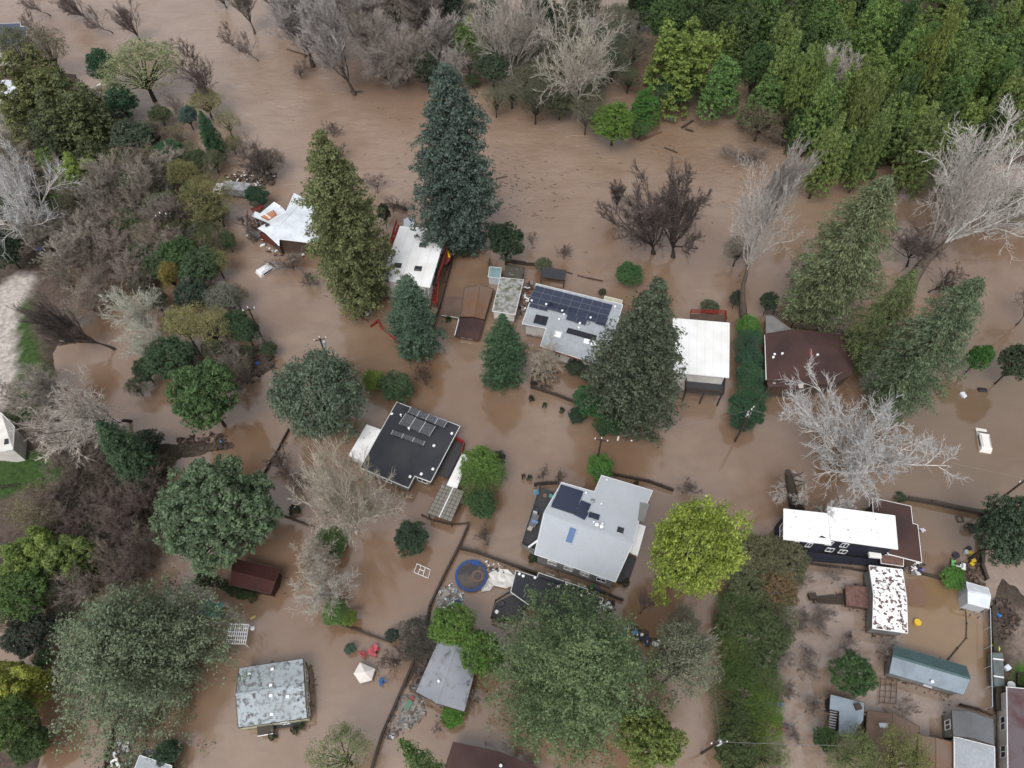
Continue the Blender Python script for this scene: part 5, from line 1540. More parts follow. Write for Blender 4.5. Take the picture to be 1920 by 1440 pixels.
ball("dome0", 700, 712, 25, 3.2, (0.12, 0.165, 0.04), "lime green bush behind the weeping cedar", name="bush", cat="bush")
ball("dome1", 742, 728, 34, 4.2, (0.045, 0.075, 0.035), "dark green bush at the north corner of the black roof", name="bush", cat="bush")
ball("dome0", 1110, 750, 38, 6, (0.04, 0.10, 0.038), "green shrubby tree at the western foot of the broad dark redwood")
ball("dome1", 1083, 780, 18, 3, (0.032, 0.06, 0.036), "low dark bush in the water at the western foot of the broad dark redwood", name="bush", cat="bush")
ball("dome1", 1140, 795, 30, 5, (0.035, 0.07, 0.032), "dark green bush at the southern foot of the broad dark redwood", name="bush", cat="bush")
ball("dome2", 1600, 1264, 40, 5, (0.045, 0.085, 0.032), "dark green tangled tree west of the long teal shed")
ball("dome1", 1548, 1385, 24, 3.5, (0.05, 0.09, 0.035), "green bush against the slatted frame", name="bush", cat="bush")
ball("loose0", 1600, 1415, 52, 7, (0.12, 0.145, 0.06), "olive tree at the lower edge, western of the pair hiding the muddy brown house")
ball("loose1", 1690, 1432, 62, 8, (0.13, 0.145, 0.05), "olive tree at the lower edge, eastern of the pair hiding the muddy brown house")
ball("dome1", 1787, 1083, 25, 2.2, (0.07, 0.16, 0.035), "fresh green bush beside the drowned quad bike", name="bush", cat="bush")
ball("dome1", 720, 400, 12, 6, (0.03, 0.045, 0.028), "dark bush squeezed between the olive redwood and the red-staired house", name="bush", cat="bush")
ball("dome1", 868, 468, 17, 3.5, (0.03, 0.05, 0.028), "dark bush at the foot of the tall blue-green redwood", name="bush", cat="bush")
ball("dome1", 481, 368, 24, 4.2, (0.028, 0.062, 0.036), "dark round bush beside the white-cabbed truck", name="bush", cat="bush")
ball("dome2", 1380, 560, 14, 4, (0.04, 0.055, 0.04), "small dark evergreen west of the leaning pale tree", name="bush", cat="bush")
ball("dome1", 1442, 566, 19, 5, (0.04, 0.058, 0.036), "small dark evergreen east of the leaning pale tree", name="bush", cat="bush")
ball("dome1", 1538, 596, 17, 2.5, (0.03, 0.045, 0.03), "dark bush ringing the trunk of the pale airy conifer", name="bush", cat="bush")
ball("dome0", 1835, 672, 24, 7, (0.045, 0.12, 0.03), "green ivy bush under the grey-green feathery conifer", name="bush", cat="bush")
ball("dome0", 628, 1148, 30, 2.6, (0.085, 0.15, 0.045), "green bush beneath the grey bare tree by the curved fence", name="bush", cat="bush")
ball("dome1", 655, 1158, 17, 2.8, (0.13, 0.175, 0.04), "small lime bush at the start of the curved fence", name="bush", cat="bush")
ball("dome0", 620, 1018, 33, 3.0, (0.075, 0.125, 0.045), "green bush under the pale bare sycamore", name="bush", cat="bush")
ball("dome1", 656, 1216, 12, 1.4, (0.06, 0.10, 0.07), "little blue-green shrub standing alone in the water by the canopy", name="bush", cat="bush")
ball("loose0", 785, 1195, 44, 4.5, (0.055, 0.055, 0.045), "dusky brown-green thicket at the bend of the wooden fence", name="bush", cat="bush")
ball("dome1", 735, 1190, 14, 2, (0.045, 0.06, 0.05), "small dusky bush at the east end of the curved fence", name="bush", cat="bush")
ball("dome1", 315, 1412, 26, 3.2, (0.04, 0.07, 0.04), "dark bush beside the blue-grey cabin", name="bush", cat="bush")
ball("dome1", 1332, 578, 20, 3.0, (0.07, 0.085, 0.05), "small grey-green shrub behind the stilt house", name="bush", cat="bush")
ball("dome1", 1020, 497, 18, 2.5, (0.08, 0.09, 0.05), "olive shrub above the open charcoal-roofed shed", name="bush", cat="bush")
ball("dome0", 1010, 628, 1, 1, DKG, "x") if False else None
ball("dome1", 1078, 690, 20, 2.6, (0.04, 0.055, 0.035), "dark shrub by the white south wall of the solar house", name="bush", cat="bush")
ball("dome1", 1100, 699, 16, 2.4, (0.045, 0.05, 0.04), "dark shrub at the red gutter end of the solar house", name="bush", cat="bush")
ball("dome1", 1129, 548, 8, 1.6, (0.05, 0.055, 0.025), "tiny dark shrub by the pale yellow patio cover", name="bush", cat="bush")

# hedge between the stilt house and the maroon roof
for k, (u, v, r, h, c) in enumerate([(1404, 612, 26, 3.2, (0.06, 0.13, 0.03)), (1403, 640, 29, 3.6, (0.035, 0.075, 0.045)), (1406, 672, 29, 3.6, (0.032, 0.07, 0.04)), (1407, 702, 30, 3.8, (0.035, 0.072, 0.04)), (1410, 733, 33, 4.0, (0.036, 0.08, 0.042)), (1402, 765, 38, 4.2, (0.032, 0.068, 0.036)), (1392, 790, 26, 3.6, (0.03, 0.06, 0.036))]):
    where = ["bright green northern tip of the hedge beside the stilt house", "second bush from the north in the hedge beside the stilt house", "third bush from the north in the hedge beside the stilt house", "middle bush of the hedge beside the stilt house", "third bush from the south in the hedge beside the stilt house", "wide second bush from the south in the hedge by the stilt house", "southern tip bush of the hedge in the water by the pole"][k]
    ball(("dome0", "loose0", "dome1")[k % 3], u, v, r, h, tuple(q * 1.15 for q in c), where, name="hedge_bush", cat="bush", group="bushes of the hedge beside the stilt house")

# long green and brown strip of growth along the drowned lane
strip = [(1415, 1045, 42, 5, (0.10, 0.10, 0.055)), (1470, 1050, 40, 5, (0.095, 0.095, 0.055)), (1400, 1090, 40, 4, (0.075, 0.09, 0.045)), (1455, 1095, 38, 4.5, (0.12, 0.085, 0.045)), (1385, 1135, 36, 4, (0.06, 0.09, 0.035)), (1435, 1140, 44, 4, (0.065, 0.08, 0.035)),
         (1380, 1180, 34, 4, (0.055, 0.08, 0.03)), (1430, 1185, 40, 4.5, (0.06, 0.08, 0.035)), (1375, 1225, 34, 4, (0.07, 0.10, 0.03)), (1420, 1230, 36, 4, (0.05, 0.075, 0.03)), (1385, 1270, 36, 4, (0.055, 0.095, 0.026)), (1428, 1280, 32, 4, (0.06, 0.085, 0.03)),
         (1372, 1318, 38, 4, (0.06, 0.085, 0.03)), (1420, 1325, 36, 4, (0.075, 0.12, 0.025)), (1385, 1362, 36, 4, (0.05, 0.07, 0.03)), (1428, 1372, 32, 4, (0.09, 0.13, 0.028)), (1375, 1408, 40, 4.5, (0.055, 0.075, 0.03)), (1430, 1418, 38, 4.5, (0.07, 0.10, 0.03))]
for k, (u, v, r, h, c) in enumerate(strip):
    ball(random.choice(("dome0", "loose0", "loose1", "dome2")), u + 4, v, r * 1.22, h * 0.9, tuple(x * 1.0 for x in c), "%s bush from the north on the %s side of the strip along the drowned lane" % (["first", "second", "third", "fourth", "fifth", "sixth", "seventh", "eighth", "ninth"][k // 2], ["west", "east"][k % 2]), name="lane_bush", cat="bush", group="bushes of the strip along the drowned lane")

# western thicket
W = [("plume0", 62, 150, 72, 21, (0.105, 0.115, 0.045), "tall olive-green oak over the pale building, its western half", "oak_tree"),
     ("plume1", 128, 205, 66, 19, (0.085, 0.10, 0.045), "tall olive-green oak, its neighbour to the east over the small grey house", "oak_tree"),
     ("dome0", 110, 250, 52, 12, (0.055, 0.07, 0.04), "dark green tree below the two olive oaks", "broadleaf_tree"),
     ("loose0", 262, 128, 76, 12, (0.165, 0.185, 0.095), "round pale sage tree leaning on a dark trunk at the river bank", "broadleaf_tree"),
     ("dome1", 190, 125, 30, 9, (0.032, 0.075, 0.04), "dark green tree wedged between the olive oaks and the pale sage tree", "broadleaf_tree"),
     ("dome0", 228, 192, 34, 8, (0.035, 0.078, 0.045), "dark green tree south of the pale sage tree", "broadleaf_tree"),
     ("dome2", 245, 262, 40, 8, (0.07, 0.09, 0.06), "grey-green tree in the gap south of the two dark ones", "broadleaf_tree"),
     ("loose0", 385, 190, 36, 7, (0.19, 0.18, 0.09), "yellowish leafless-looking tree on the west river bank", "broadleaf_tree"),
     ("loose1", 425, 228, 26, 6, (0.17, 0.165, 0.09), "smaller yellowish tree beside the thin dark conifer", "broadleaf_tree"),
     ("dome1", 352, 218, 20, 5, (0.06, 0.10, 0.085), "small blue-green tree beside the thin dark conifer", "broadleaf_tree"),
     ("dome1", 320, 288, 28, 6, (0.04, 0.095, 0.045), "deep green tree among tan thickets on the west bank", "broadleaf_tree"),
     ("plume2", 145, 318, 38, 9, (0.13, 0.18, 0.04), "lime green bamboo-like tree east of the big white sycamore", "broadleaf_tree"),
     ("plume2", 88, 298, 22, 8, (0.10, 0.15, 0.04), "smaller lime tree above the big white sycamore", "broadleaf_tree"),
     ("loose0", 275, 300, 34, 6, (0.14, 0.14, 0.08), "tan-green tree west of the deep green one", "broadleaf_tree"),
     ("loose1", 390, 370, 56, 9, (0.135, 0.13, 0.055), "broad ochre-olive tree north-west of the torn white roof", "broadleaf_tree"),
     ("loose0", 345, 325, 36, 7, (0.15, 0.145, 0.06), "ochre tree north of the broad ochre-olive one", "broadleaf_tree"),
     ("dome0", 335, 478, 42, 7, (0.05, 0.09, 0.035), "dark green tree beside the yellow-leaved one above the west bank", "broadleaf_tree"),
     ("dome1", 375, 500, 44, 7, (0.05, 0.08, 0.04), "dark green spreading tree facing the small white drowned van", "broadleaf_tree"),
     ("loose0", 405, 490, 26, 6.5, (0.19, 0.19, 0.08), "pale yellow tree on the water's edge opposite the drowned van", "broadleaf_tree"),
     ("loose0", 318, 515, 20, 7, (0.20, 0.16, 0.05), "small yellow-leaved tree within the dark green canopy", "broadleaf_tree"),
     ("dome1", 360, 550, 36, 6, (0.035, 0.055, 0.038), "near-black green tree above the yellow-green willow pair", "broadleaf_tree"),
     ("loose0", 342, 608, 40, 9, (0.20, 0.20, 0.085), "yellow-green bushy willow, western of the pair", "willow_tree"),
     ("loose1", 392, 612, 40, 9, (0.19, 0.185, 0.085), "yellow-green bushy willow, eastern of the pair", "willow_tree"),
     ("dome0", 443, 610, 32, 6, (0.05, 0.085, 0.04), "green tree beside the utility pole on the west bank", "broadleaf_tree"),
     ("loose1", 420, 560, 32, 7, (0.15, 0.16, 0.13), "misty grey tree north-east of the yellow-green willows", "broadleaf_tree"),
     ("dome1", 315, 672, 50, 7, (0.04, 0.07, 0.036), "dark green tree below the yellow-green willows", "broadleaf_tree"),
     ("dome1", 272, 695, 24, 5, (0.042, 0.06, 0.035), "small dark tree north-west of the rounded green tree", "broadleaf_tree"),
     ("dome1", 10, 470, 36, 8, (0.04, 0.06, 0.035), "dark green tree beside the gravel road at the western edge", "broadleaf_tree"),
     ("loose0", 68, 712, 40, 6, (0.13, 0.145, 0.09), "grey-green tree along the grass verge", "broadleaf_tree"),
     ("dome1", 275, 832, 32, 4, (0.032, 0.045, 0.03), "blackish bush on the muddy spit west of the round redwood", "bush"),
     ("dome1", 235, 880, 36, 4, (0.04, 0.05, 0.035), "dark brown-green bush between lawn and round redwood", "bush"),
     ("loose1", 68, 945, 46, 6, (0.13, 0.12, 0.065), "tan-olive tree just below the lawn", "broadleaf_tree"),
     ("plume1", 58, 1040, 56, 9, (0.115, 0.16, 0.04), "lime green tree, western of two below the tan-olive tree", "broadleaf_tree"),
     ("plume0", 120, 1035, 46, 9, (0.11, 0.15, 0.045), "lime green tree, eastern of two below the tan-olive tree", "broadleaf_tree"),
     ("dome0", 42, 1115, 60, 8, (0.065, 0.11, 0.035), "green tree cut by the western edge above a dark thicket", "broadleaf_tree"),
     ("dome1", 55, 1192, 46, 5, (0.036, 0.045, 0.033), "dark thicket tree between green crowns at the western edge", "broadleaf_tree"),
     ("dome1", 85, 1235, 20, 4, (0.06, 0.09, 0.05), "small green shrub where the huge airy pine meets the dark thicket", "bush"),
     ("plume0", 10, 1280, 52, 9, YEL, "yellow-green tree at the western edge above the pond", "broadleaf_tree"),
     ("dome2", 22, 1355, 50, 8, (0.08, 0.125, 0.04), "green tree on the dark western mound", "broadleaf_tree"),
     ("dome0", 60, 1395, 36, 5, (0.05, 0.08, 0.03), "dark green bush spilling off the western mound", "bush")]
for kd, u, v, r, h, c, lb, nm in W:
    ball(kd, u, v, r, h, c, lb, name=nm, cat="bush" if nm == "bush" else "tree")

# north bank: named crowns in front, then the wood behind
Nn = [("plume1", 1285, 88, 76, 19, (0.12, 0.165, 0.04), "big lime green tree on the north bank west of the slim conifer", "broadleaf_tree"),
      ("dome0", 1265, 165, 42, 8, (0.05, 0.085, 0.04), "dark green growth at the foot of the big lime tree", "broadleaf_tree"),
      ("dome2", 1152, 232, 46, 8, (0.085, 0.15, 0.03), "bright green tree with its foot in the river, beside a red plank", "broadleaf_tree"),
      ("plume2", 1212, 190, 26, 10, (0.055, 0.13, 0.03), "green ivy-covered column tree behind the bright riverside tree", "broadleaf_tree"),
      ("dome1", 1200, 242, 20, 4, (0.075, 0.13, 0.045), "small pale green shrub above the red plank", "bush"),
      ("plume2", 878, 60, 30, 12, (0.10, 0.18, 0.03), "lime green tree hanging at the edge of the grey bare wood", "broadleaf_tree"),
      ("dome1", 905, 100, 18, 7, (0.08, 0.16, 0.03), "small lime shrub below the hanging lime tree", "broadleaf_tree"),
      ("dome1", 830, 18, 42, 12, (0.03, 0.045, 0.03), "dark evergreen at the upper edge between bare trees", "broadleaf_tree"),
      ("dome1", 1010, 40, 40, 14, (0.03, 0.05, 0.03), "dark evergreen behind the white-limbed sycamores", "broadleaf_tree"),
      ("loose1", 1060, 120, 66, 9, (0.11, 0.115, 0.07), "moss-clad tangle beneath the white-limbed sycamores", "broadleaf_tree"),
      ("loose0", 1090, 185, 44, 7, (0.12, 0.125, 0.075), "moss-clad shrub leaning out over the river", "broadleaf_tree"),
      ("loose0", 985, 150, 40, 6, (0.11, 0.105, 0.075), "grey-brown brush below the white-limbed sycamores", "broadleaf_tree"),
      ("dome1", 885, 150, 16, 3, (0.05, 0.07, 0.035), "dark shrub at the waterline behind the tall blue-green redwood", "bush"),
      ("loose1", 1428, 225, 46, 8, (0.12, 0.10, 0.07), "tan-grey leafless tree by the slim lime conifer", "broadleaf_tree"),
      ("plume0", 1600, 262, 44, 10, (0.09, 0.145, 0.05), "green tree overhanging the river at the forest's southern tip", "broadleaf_tree"),
      ("dome0", 1535, 250, 34, 8, (0.04, 0.07, 0.045), "dark green tree between the tan-grey tree and the forest's tip", "broadleaf_tree"),
      ("plume2", 1812, 235, 34, 9, (0.09, 0.13, 0.03), "olive-lime tree behind the eastern white sycamore", "broadleaf_tree"),
      ("dome1", 1630, 325, 14, 2, (0.05, 0.09, 0.03), "tiny green shrub on the far river edge near the pale airy conifer", "bush"),
      ("loose0", 1790, 330, 70, 7, (0.085, 0.095, 0.06), "mossy undergrowth tree beneath the eastern white sycamore", "broadleaf_tree"),
      ("loose1", 1880, 380, 60, 7, (0.09, 0.095, 0.06), "mossy undergrowth tree at the eastern edge above the river", "broadleaf_tree")]
for kd, u, v, r, h, c, lb, nm in Nn:
    ball(kd, u, v, r, h, c, lb, name=nm, cat="bush" if nm == "bush" else "tree")
rr = random.Random(5)
rows = [(262, 1560, 1960), (215, 1490, 1960), (168, 1450, 1960), (122, 1400, 1960), (78, 1370, 1960), (34, 1230, 1960), (-14, 1200, 1960), (-60, 1180, 1980)]
n_ = 0
for j, (v, u0, u1) in enumerate(rows):
    u = u0 + (j % 2) * 22
    while u < u1:
        uu, vv = u + rr.uniform(-12, 12), v + rr.uniform(-12, 12)
        g = rr.random()
        edge = (v > 200) or (uu < 1420)
        if g < 0.2 or (edge and g < 0.5): c = (0.062 + rr.random() * .015, 0.102 + rr.random() * .02, 0.042)
        elif g < 0.5: c = (0.100, 0.158 + rr.random() * .02, 0.052)
        else: c = (0.135 + rr.random() * .03, 0.195 + rr.random() * .03, 0.055 + rr.random() * .015)
        if v == 262 and (1575 < uu < 1640 or uu > 1760): u += 46; continue
        ball(rr.choice(("plume0", "plume1", "plume2", "plume0", "dome2")), uu, vv, rr.uniform(22, 38), rr.uniform(9, 23), tuple(q * 0.84 for q in c), "leafy green tree crowded into the dense forest on the north bank", name="forest_tree", cat="tree", group="trees of the dense forest north of the river")
        n_ += 1
        u += rr.uniform(44, 60)

# --- leafless trees
def bare(kind, u, v, r, h, c, label, bark=None, rz=None, tilt=None, cat="tree", name="bare_tree", group=None):
    return ball(kind, u, v, r, h, c, label, name=name, cat=cat, bark=bark or c, rz=rz, tilt=tilt, group=group)
def bare_tv(kind, ub, vb, vt, r, c, label, bark=None, rz=None, tilt=None, name="bare_tree"):
    """leafless tree given by its foot and the row of its top"""
    p = P(ub, vb, 0); h = height_from(960, vt, vb)
    return place(kind, (p.x, p.y, 0), r * mpp(vb * 0.5 + vt * 0.5, h * 0.6), h, c, label, name, "tree", None, bark or c, rz, tilt)
def bare_at(kind, ub, vb, r, h, c, label, bark=None, rz=None, tilt=None, name="bare_tree", z=0.0, cat="tree"):
    """leafless tree given by its foot"""
    p = P(ub, vb, z)
    return place(kind, (p.x, p.y, z), r * mpp(vb, h * 0.5), h, c, label, name, cat, None, bark or c, rz, tilt)
bare_at("hero_sycamore", 1592, 885, 130, 24, (0.52, 0.48, 0.45), "huge white-limbed sycamore spreading between the maroon roof and the navy house", bark=(0.66, 0.61, 0.57), rz=0.0, tilt=(0, -0.27), name="sycamore_tree")
bare_tv("hero_pale", 668, 1000, 842, 96, (0.42, 0.38, 0.31), "pale tan bare sycamore in front of the black-roofed house", bark=(0.62, 0.56, 0.46), rz=2.0, name="sycamore_tree")
bare_at("hero_lean", 1690, 568, 215, 32, (0.47, 0.43, 0.40), "tall white sycamore leaning east over the river, dark stout trunk", bark=(0.12, 0.095, 0.075), rz=0.15, tilt=(-0.05, 0.17), name="sycamore_tree")
bare_tv("hero_pale_b", 1722, 500, 255, 74, (0.42, 0.38, 0.35), "smaller white sycamore between the pale airy conifer and the leaning one", bark=(0.45, 0.41, 0.37), name="sycamore_tree")
bare_at("hero_lean", 1394, 598, 105, 31, (0.40, 0.37, 0.345), "leaning grey tree with a misty crown between the hedge and the river", bark=(0.10, 0.08, 0.065), rz=1.0, tilt=(0, -0.08))
bare_tv("hero_pale_b", 88, 470, 285, 118, WHT, "big white bare sycamore at the western edge above the gravel road", rz=4.0, name="sycamore_tree")
bare_tv("hero_pale_b", 1085, 225, 15, 118, (0.36, 0.33, 0.28), "white-limbed sycamore on the north bank, eastern of the pair", rz=1.2, name="sycamore_tree")
bare_tv("hero_pale", 955, 160, -40, 100, (0.34, 0.31, 0.27), "white-limbed sycamore on the north bank, western of the pair", rz=3.4, name="sycamore_tree")
bare_at("spread1", 245, 790, 82, 17, (0.42, 0.385, 0.34), "leaning bare tree with a dark slanting trunk in the western flood pool", bark=DRK, rz=0.4, tilt=(0.18, -0.42))
bare_at("upright0", 215, 655, 45, 12, DBR, "thin dark bare tree slanting over the western flood pool", bark=DRK, tilt=(0.1, -0.6), rz=0.0)
bare_at("upright1", 180, 770, 50, 12, (0.30, 0.27, 0.235), "grey bare tree slanting beside the grass verge", bark=DRK, tilt=(0.1, -0.5), rz=0.2)
bare_at("spread0", 140, 775, 50, 9, (0.30, 0.28, 0.24), "low grey bare tree above the white gabled house", bark=DRK, tilt=(0.1, -0.5), rz=1.2)
bare("spread0", 265, 585, 58, 11, (0.40, 0.40, 0.34), "lichen-white bare tree west of the yellow-green willows", bark=LIC)
bare("spread1", 285, 655, 38, 8, (0.36, 0.37, 0.31), "lichen-grey bare tree south of the lichen-white one", bark=LIC)
bare_at("willow0", 1225, 475, 100, 16, DBR, "dark many-stemmed willow standing in the river, western half", bark=DRK, rz=0.3, tilt=(0.0, -0.25), name="willow_tree")
bare_at("willow0", 1262, 482, 98, 17, DBR, "dark many-stemmed willow standing in the river, eastern half", bark=DRK, rz=2.6, tilt=(0.0, 0.22), name="willow_tree")
bare_at("upright1", 1155, 400, 22, 7, DBR, "slim dark broken tree at the river's edge of the dark willow", bark=DRK)
bare_at("small0", 400, 195, 58, 14, DBR, "slender dark forked tree alone in the river north-west", bark=DRK, tilt=(0, -0.12), rz=1)
bare_at("spread1", 512, 342, 40, 9, DBR, "dark bare tree rising from debris north of the torn white roof", bark=DRK)
bare("loose0", 500, 305, 38, 5, (0.10, 0.085, 0.065), "brown brush around the foot of the dark bare tree", name="brush", cat="bush")
bare_tv("upright0", 665, 178, 15, 62, (0.34, 0.31, 0.30), "misty grey poplar with a slanting dark trunk in the river", bark=DBR, tilt=(0, -0.22), rz=0.5, name="poplar_tree")
bare_tv("upright0", 588, 125, -45, 72, (0.36, 0.33, 0.32), "misty pale grey poplar behind the slanting one", bark=DBR, tilt=(0, -0.2), rz=1.5, name="poplar_tree")
bare_tv("upright1", 640, 60, -110, 70, (0.32, 0.30, 0.28), "grey poplar at the upper edge above the river bend", bark=DBR, rz=2.5, name="poplar_tree")
bare_at("upright0", 520, 35, 52, 12, (0.30, 0.27, 0.26), "grey poplar at the upper edge, west of the misty pair", bark=DBR, name="poplar_tree")
bare_at("spread0", 705, 130, 58, 13, (0.22, 0.19, 0.16), "brown bare tree east of the misty poplars", bark=DBR)
bare_at("spread1", 765, 150, 66, 14, (0.20, 0.175, 0.15), "brown bare tree tilting beside two tall dark trunks", bark=DBR)
bare_at("upright1", 805, 110, 50, 18, (0.18, 0.155, 0.14), "tall dark-trunked bare tree behind the blue-green redwood's tip", bark=DBR)
bare_at("spread0", 745, 60, 66, 13, (0.24, 0.21, 0.18), "grey-brown bare tree at the upper edge of the bare wood", bark=DBR)
bare_at("upright1", 840, 70, 50, 15, (0.18, 0.16, 0.13), "dusky bare tree beside the lime hanging tree", bark=DBR)
bare_at("small1", 762, 130, 20, 6, MBR, "small snag in the water below the brown bare trees", bark=DRK)
for u, v, r, h, t, lb in [(262, 75, 34, 9, -0.1, "dark bare riverside tree with upright stems in the north-west"), (165, 38, 36, 8, -0.4, "dark bare tree leaning west near the upper edge"), (95, 30, 30, 8, -0.4, "dark bare tree leaning west near the slate-blue roof"), (212, 62, 30, 7, -0.5, "dark slanting bare tree between two dark riverside trees"),
                          (425, 15, 34, 8, -0.2, "dark bare tree touching the upper edge mid-river"), (485, 115, 26, 7, -0.3, "small dark slanting tree in the open river"), (450, 95, 24, 7, -0.3, "small dark tree in the open river beside the slanting one"), (75, 68, 22, 6, 0, "small dark bare tree by the slate-blue roof")]:
    bare_at("small1" if r < 31 else "willow0", u, v, r, h, (0.13, 0.105, 0.10), lb, bark=DRK, tilt=(0, t), rz=random.uniform(0, .5))
bare_at("upright1", 1540, 225, 46, 16, (0.42, 0.39, 0.34), "silver bare tree standing against the dark forest", bark=(0.30, 0.28, 0.25), tilt=(0, 0.1))
bare("upright0", 1448, 372, 44, 19, (0.34, 0.31, 0.29), "misty grey tree crown behind the leaning grey tree", bark=MBR, tilt=(0, 0.05))
bare("loose1", 1385, 470, 30, 6, (0.13, 0.125, 0.10), "grey mistletoe-like clump west of the leaning grey tree's trunk", name="brush", cat="bush")
bare_at("spread0", 1700, 500, 60, 9, DBR, "dark bare tree behind the leaning white sycamore's trunk", bark=DRK)
bare_at("small0", 1742, 548, 46, 6, DRK, "dark curling branch tree low over the water east of the stout trunk", bark=DRK, tilt=(0, 0.7), rz=0)
bare_at("small1", 1905, 610, 40, 8, MBR, "dark bare tree at the eastern edge beside the feathery conifer", bark=DRK)
bare_at("spread0", 1925, 430, 48, 10, GRY, "pale bare tree at the eastern edge over the river", bark=MBR)
bare("spread0", 620, 1108, 66, 8, (0.34, 0.32, 0.28), "dense grey bare tree by the curved fence", bark=GRY)
bare("spread1", 568, 1035, 44, 9, (0.38, 0.34, 0.29), "pale bare tree overhanging the dark red barn", bark=PBR)
bare("spread1", 1008, 665, 36, 8, PBR, "spidery pale bare tree at the notch of the solar house roof", bark=PBR)
bare("loose0", 1282, 1175, 36, 12, (0.17, 0.17, 0.13), "thin grey crown caught between willow and eucalyptus", name="brush", cat="bush")
bare_at("upright0", 1222, 1262, 34, 13, (0.34, 0.34, 0.28), "white-twigged tree with a stout dark trunk beneath the yellow willow", bark=DRK, tilt=(0.0, 0.22), rz=0)
bare_at("small0", 745, 1245, 44, 5, (0.11, 0.08, 0.07), "dark bare fruit tree beside the white canopy", bark=DRK)
bare_at("small1", 1200, 1150, 26, 5, (0.14, 0.11, 0.11), "bare reddish shrub tree near the heap of bright litter", bark=DRK)
bare_at("scrub0", 1705, 1232, 1, 1, DBR, "x") if False else None
bare("scrub0", 1295, 912, 26, 2.6, (0.16, 0.12, 0.11), "brown leafless bush north of the yellow willow", cat="bush")
bare("scrub0", 795, 700, 30, 4.5, (0.11, 0.075, 0.06), "russet sparse sapling in the water above the black roof", cat="bush", name="sapling")
bare("small1", 1500, 930, 50, 5, GRY, "pale bare shrubby tree around the broken trunk", bark=GRY)
bare("small0", 1560, 960, 40, 7, WHT, "white bare branches reaching over the navy house roof", bark=WHT)
bare("spread1", 1480, 1060, 1, 1, GRY, "x") if False else None
scr = [(1495, 1080, 30, "grey bare bush north-west of the sunken dock"), (1455, 1230, 34, "grey bare bush in the middle of the bare garden"), (1505, 1250, 38, "sparse bare bush in the bare garden, close to the tangled tree"), (1480, 1180, 24, "small dark fallen branches in the bare garden"), (1570, 1085, 28, "bare brown bush over the low brown shed"), (1590, 1205, 26, "dark bare shrub south of the dock"),
       (1655, 1215, 34, "mauve bare shrub north-west of the teal shed"), (1690, 1320, 30, "bare shrub south of the teal shed"), (1480, 1300, 26, "thin bare shrub beside the scattered toys"), (1550, 1160, 30, "bare shrub south of the sunken dock"), (1520, 1330, 26, "thin bare shrub by the slatted frame"), (1640, 1150, 1, "")]
for u, v, r, lb in scr:
    if r > 1: bare(random.choice(("scrub0", "small1")), u, v, r, 3.2, (0.17, 0.14, 0.125), lb, cat="bush", name="bare_bush")
scr2 = [(1058, 470, 18, "wisp of drowned brush north of the open shed"), (1000, 445, 14, "wisp of drowned brush beside the magnolia"), (918, 492, 8, "tuft by the aqua tin roof"), (640, 285, 26, "brown bare shrub behind the olive redwood"), (705, 345, 34, "tan bare shrub between the olive and blue-green redwoods"), (735, 380, 26, "pale bare shrub above the red-staired house"),
        (545, 490, 40, "grey bare shrub beside the drowned van"), (575, 520, 26, "dark bare shrub under the olive redwood"), (470, 440, 14, "dark drowned twig heap below the torn house"), (745, 300, 1, ""), (620, 240, 22, "dusky bare shrub in the river behind the olive redwood"), (900, 180, 1, ""),
        (560, 130, 26, "dark brush standing in the rapids"), (740, 150, 30, "olive-brown brush in the river below the bare wood"), (1410, 290, 50, "brown brush in the river below the slim conifer"), (1465, 255, 40, "brown brush against the forest margin"), (1345, 230, 1, ""),
        (895, 1310, 22, "dark spiny bush east of the grey gabled roof"), (825, 1365, 16, "reddish spiny bush above the plum-brown roof"), (555, 900, 40, "tan bare shrub north-west of the pale sycamore"), (520, 860, 34, "fine grey bare shrub along the slanting fence"), (460, 700, 34, "brown brush on the debris spit"), (500, 640, 22, "brown brush beside the weeping cedar"),
        (210, 1100, 1, ""), (905, 1000, 24, "faint brown shrub in the fenced pool"), (790, 1260, 16, "dark shrub along the long fence"), (1010, 880, 1, ""), (1020, 885, 16, "dead shrub at the deck's north corner"), (1050, 893, 16, "dead shrub by the grey roof's north corner")]
for u, v, r, lb in scr2:
    if r > 1: bare(random.choice(("scrub0", "small0", "small1")), u, v, r, 3.6, (0.15, 0.12, 0.105), lb, cat="bush", name="bare_bush", bark=DBR)
wood = [(205, 330), (250, 350), (215, 400), (265, 410), (150, 420), (185, 470), (235, 470), (170, 380), (300, 400), (225, 300), (120, 470), (20, 260), (10, 330), (160, 520), (300, 455), (175, 570)]
for u, v in wood:
    bare(random.choice(("spread0", "spread1", "upright1", "small0")), u + random.uniform(-8, 8), v, random.uniform(30, 46), random.uniform(6, 9), random.choice([(0.24, 0.20, 0.17), (0.20, 0.17, 0.15), (0.30, 0.27, 0.23), (0.17, 0.14, 0.12)]), "grey-brown leafless tree in the tangled wood west of the torn house", group="leafless trees of the western wood", bark=MBR)
wood2 = [(150, 870), (200, 945), (150, 985), (250, 985), (290, 900), (105, 930), (200, 1040), (260, 1040), (110, 850), (60, 800), (20, 740), (170, 1090), (240, 930)]
for u, v in wood2:
    bare(random.choice(("spread0", "small0", "spread1")), u, v, random.uniform(34, 52), random.uniform(5, 8), random.choice([(0.19, 0.155, 0.13), (0.15, 0.12, 0.105), (0.24, 0.20, 0.17), (0.13, 0.10, 0.09)]), "brown leafless tree in the thicket between the lawn and the round redwood", group="leafless trees of the thicket south of the lawn", bark=DBR)
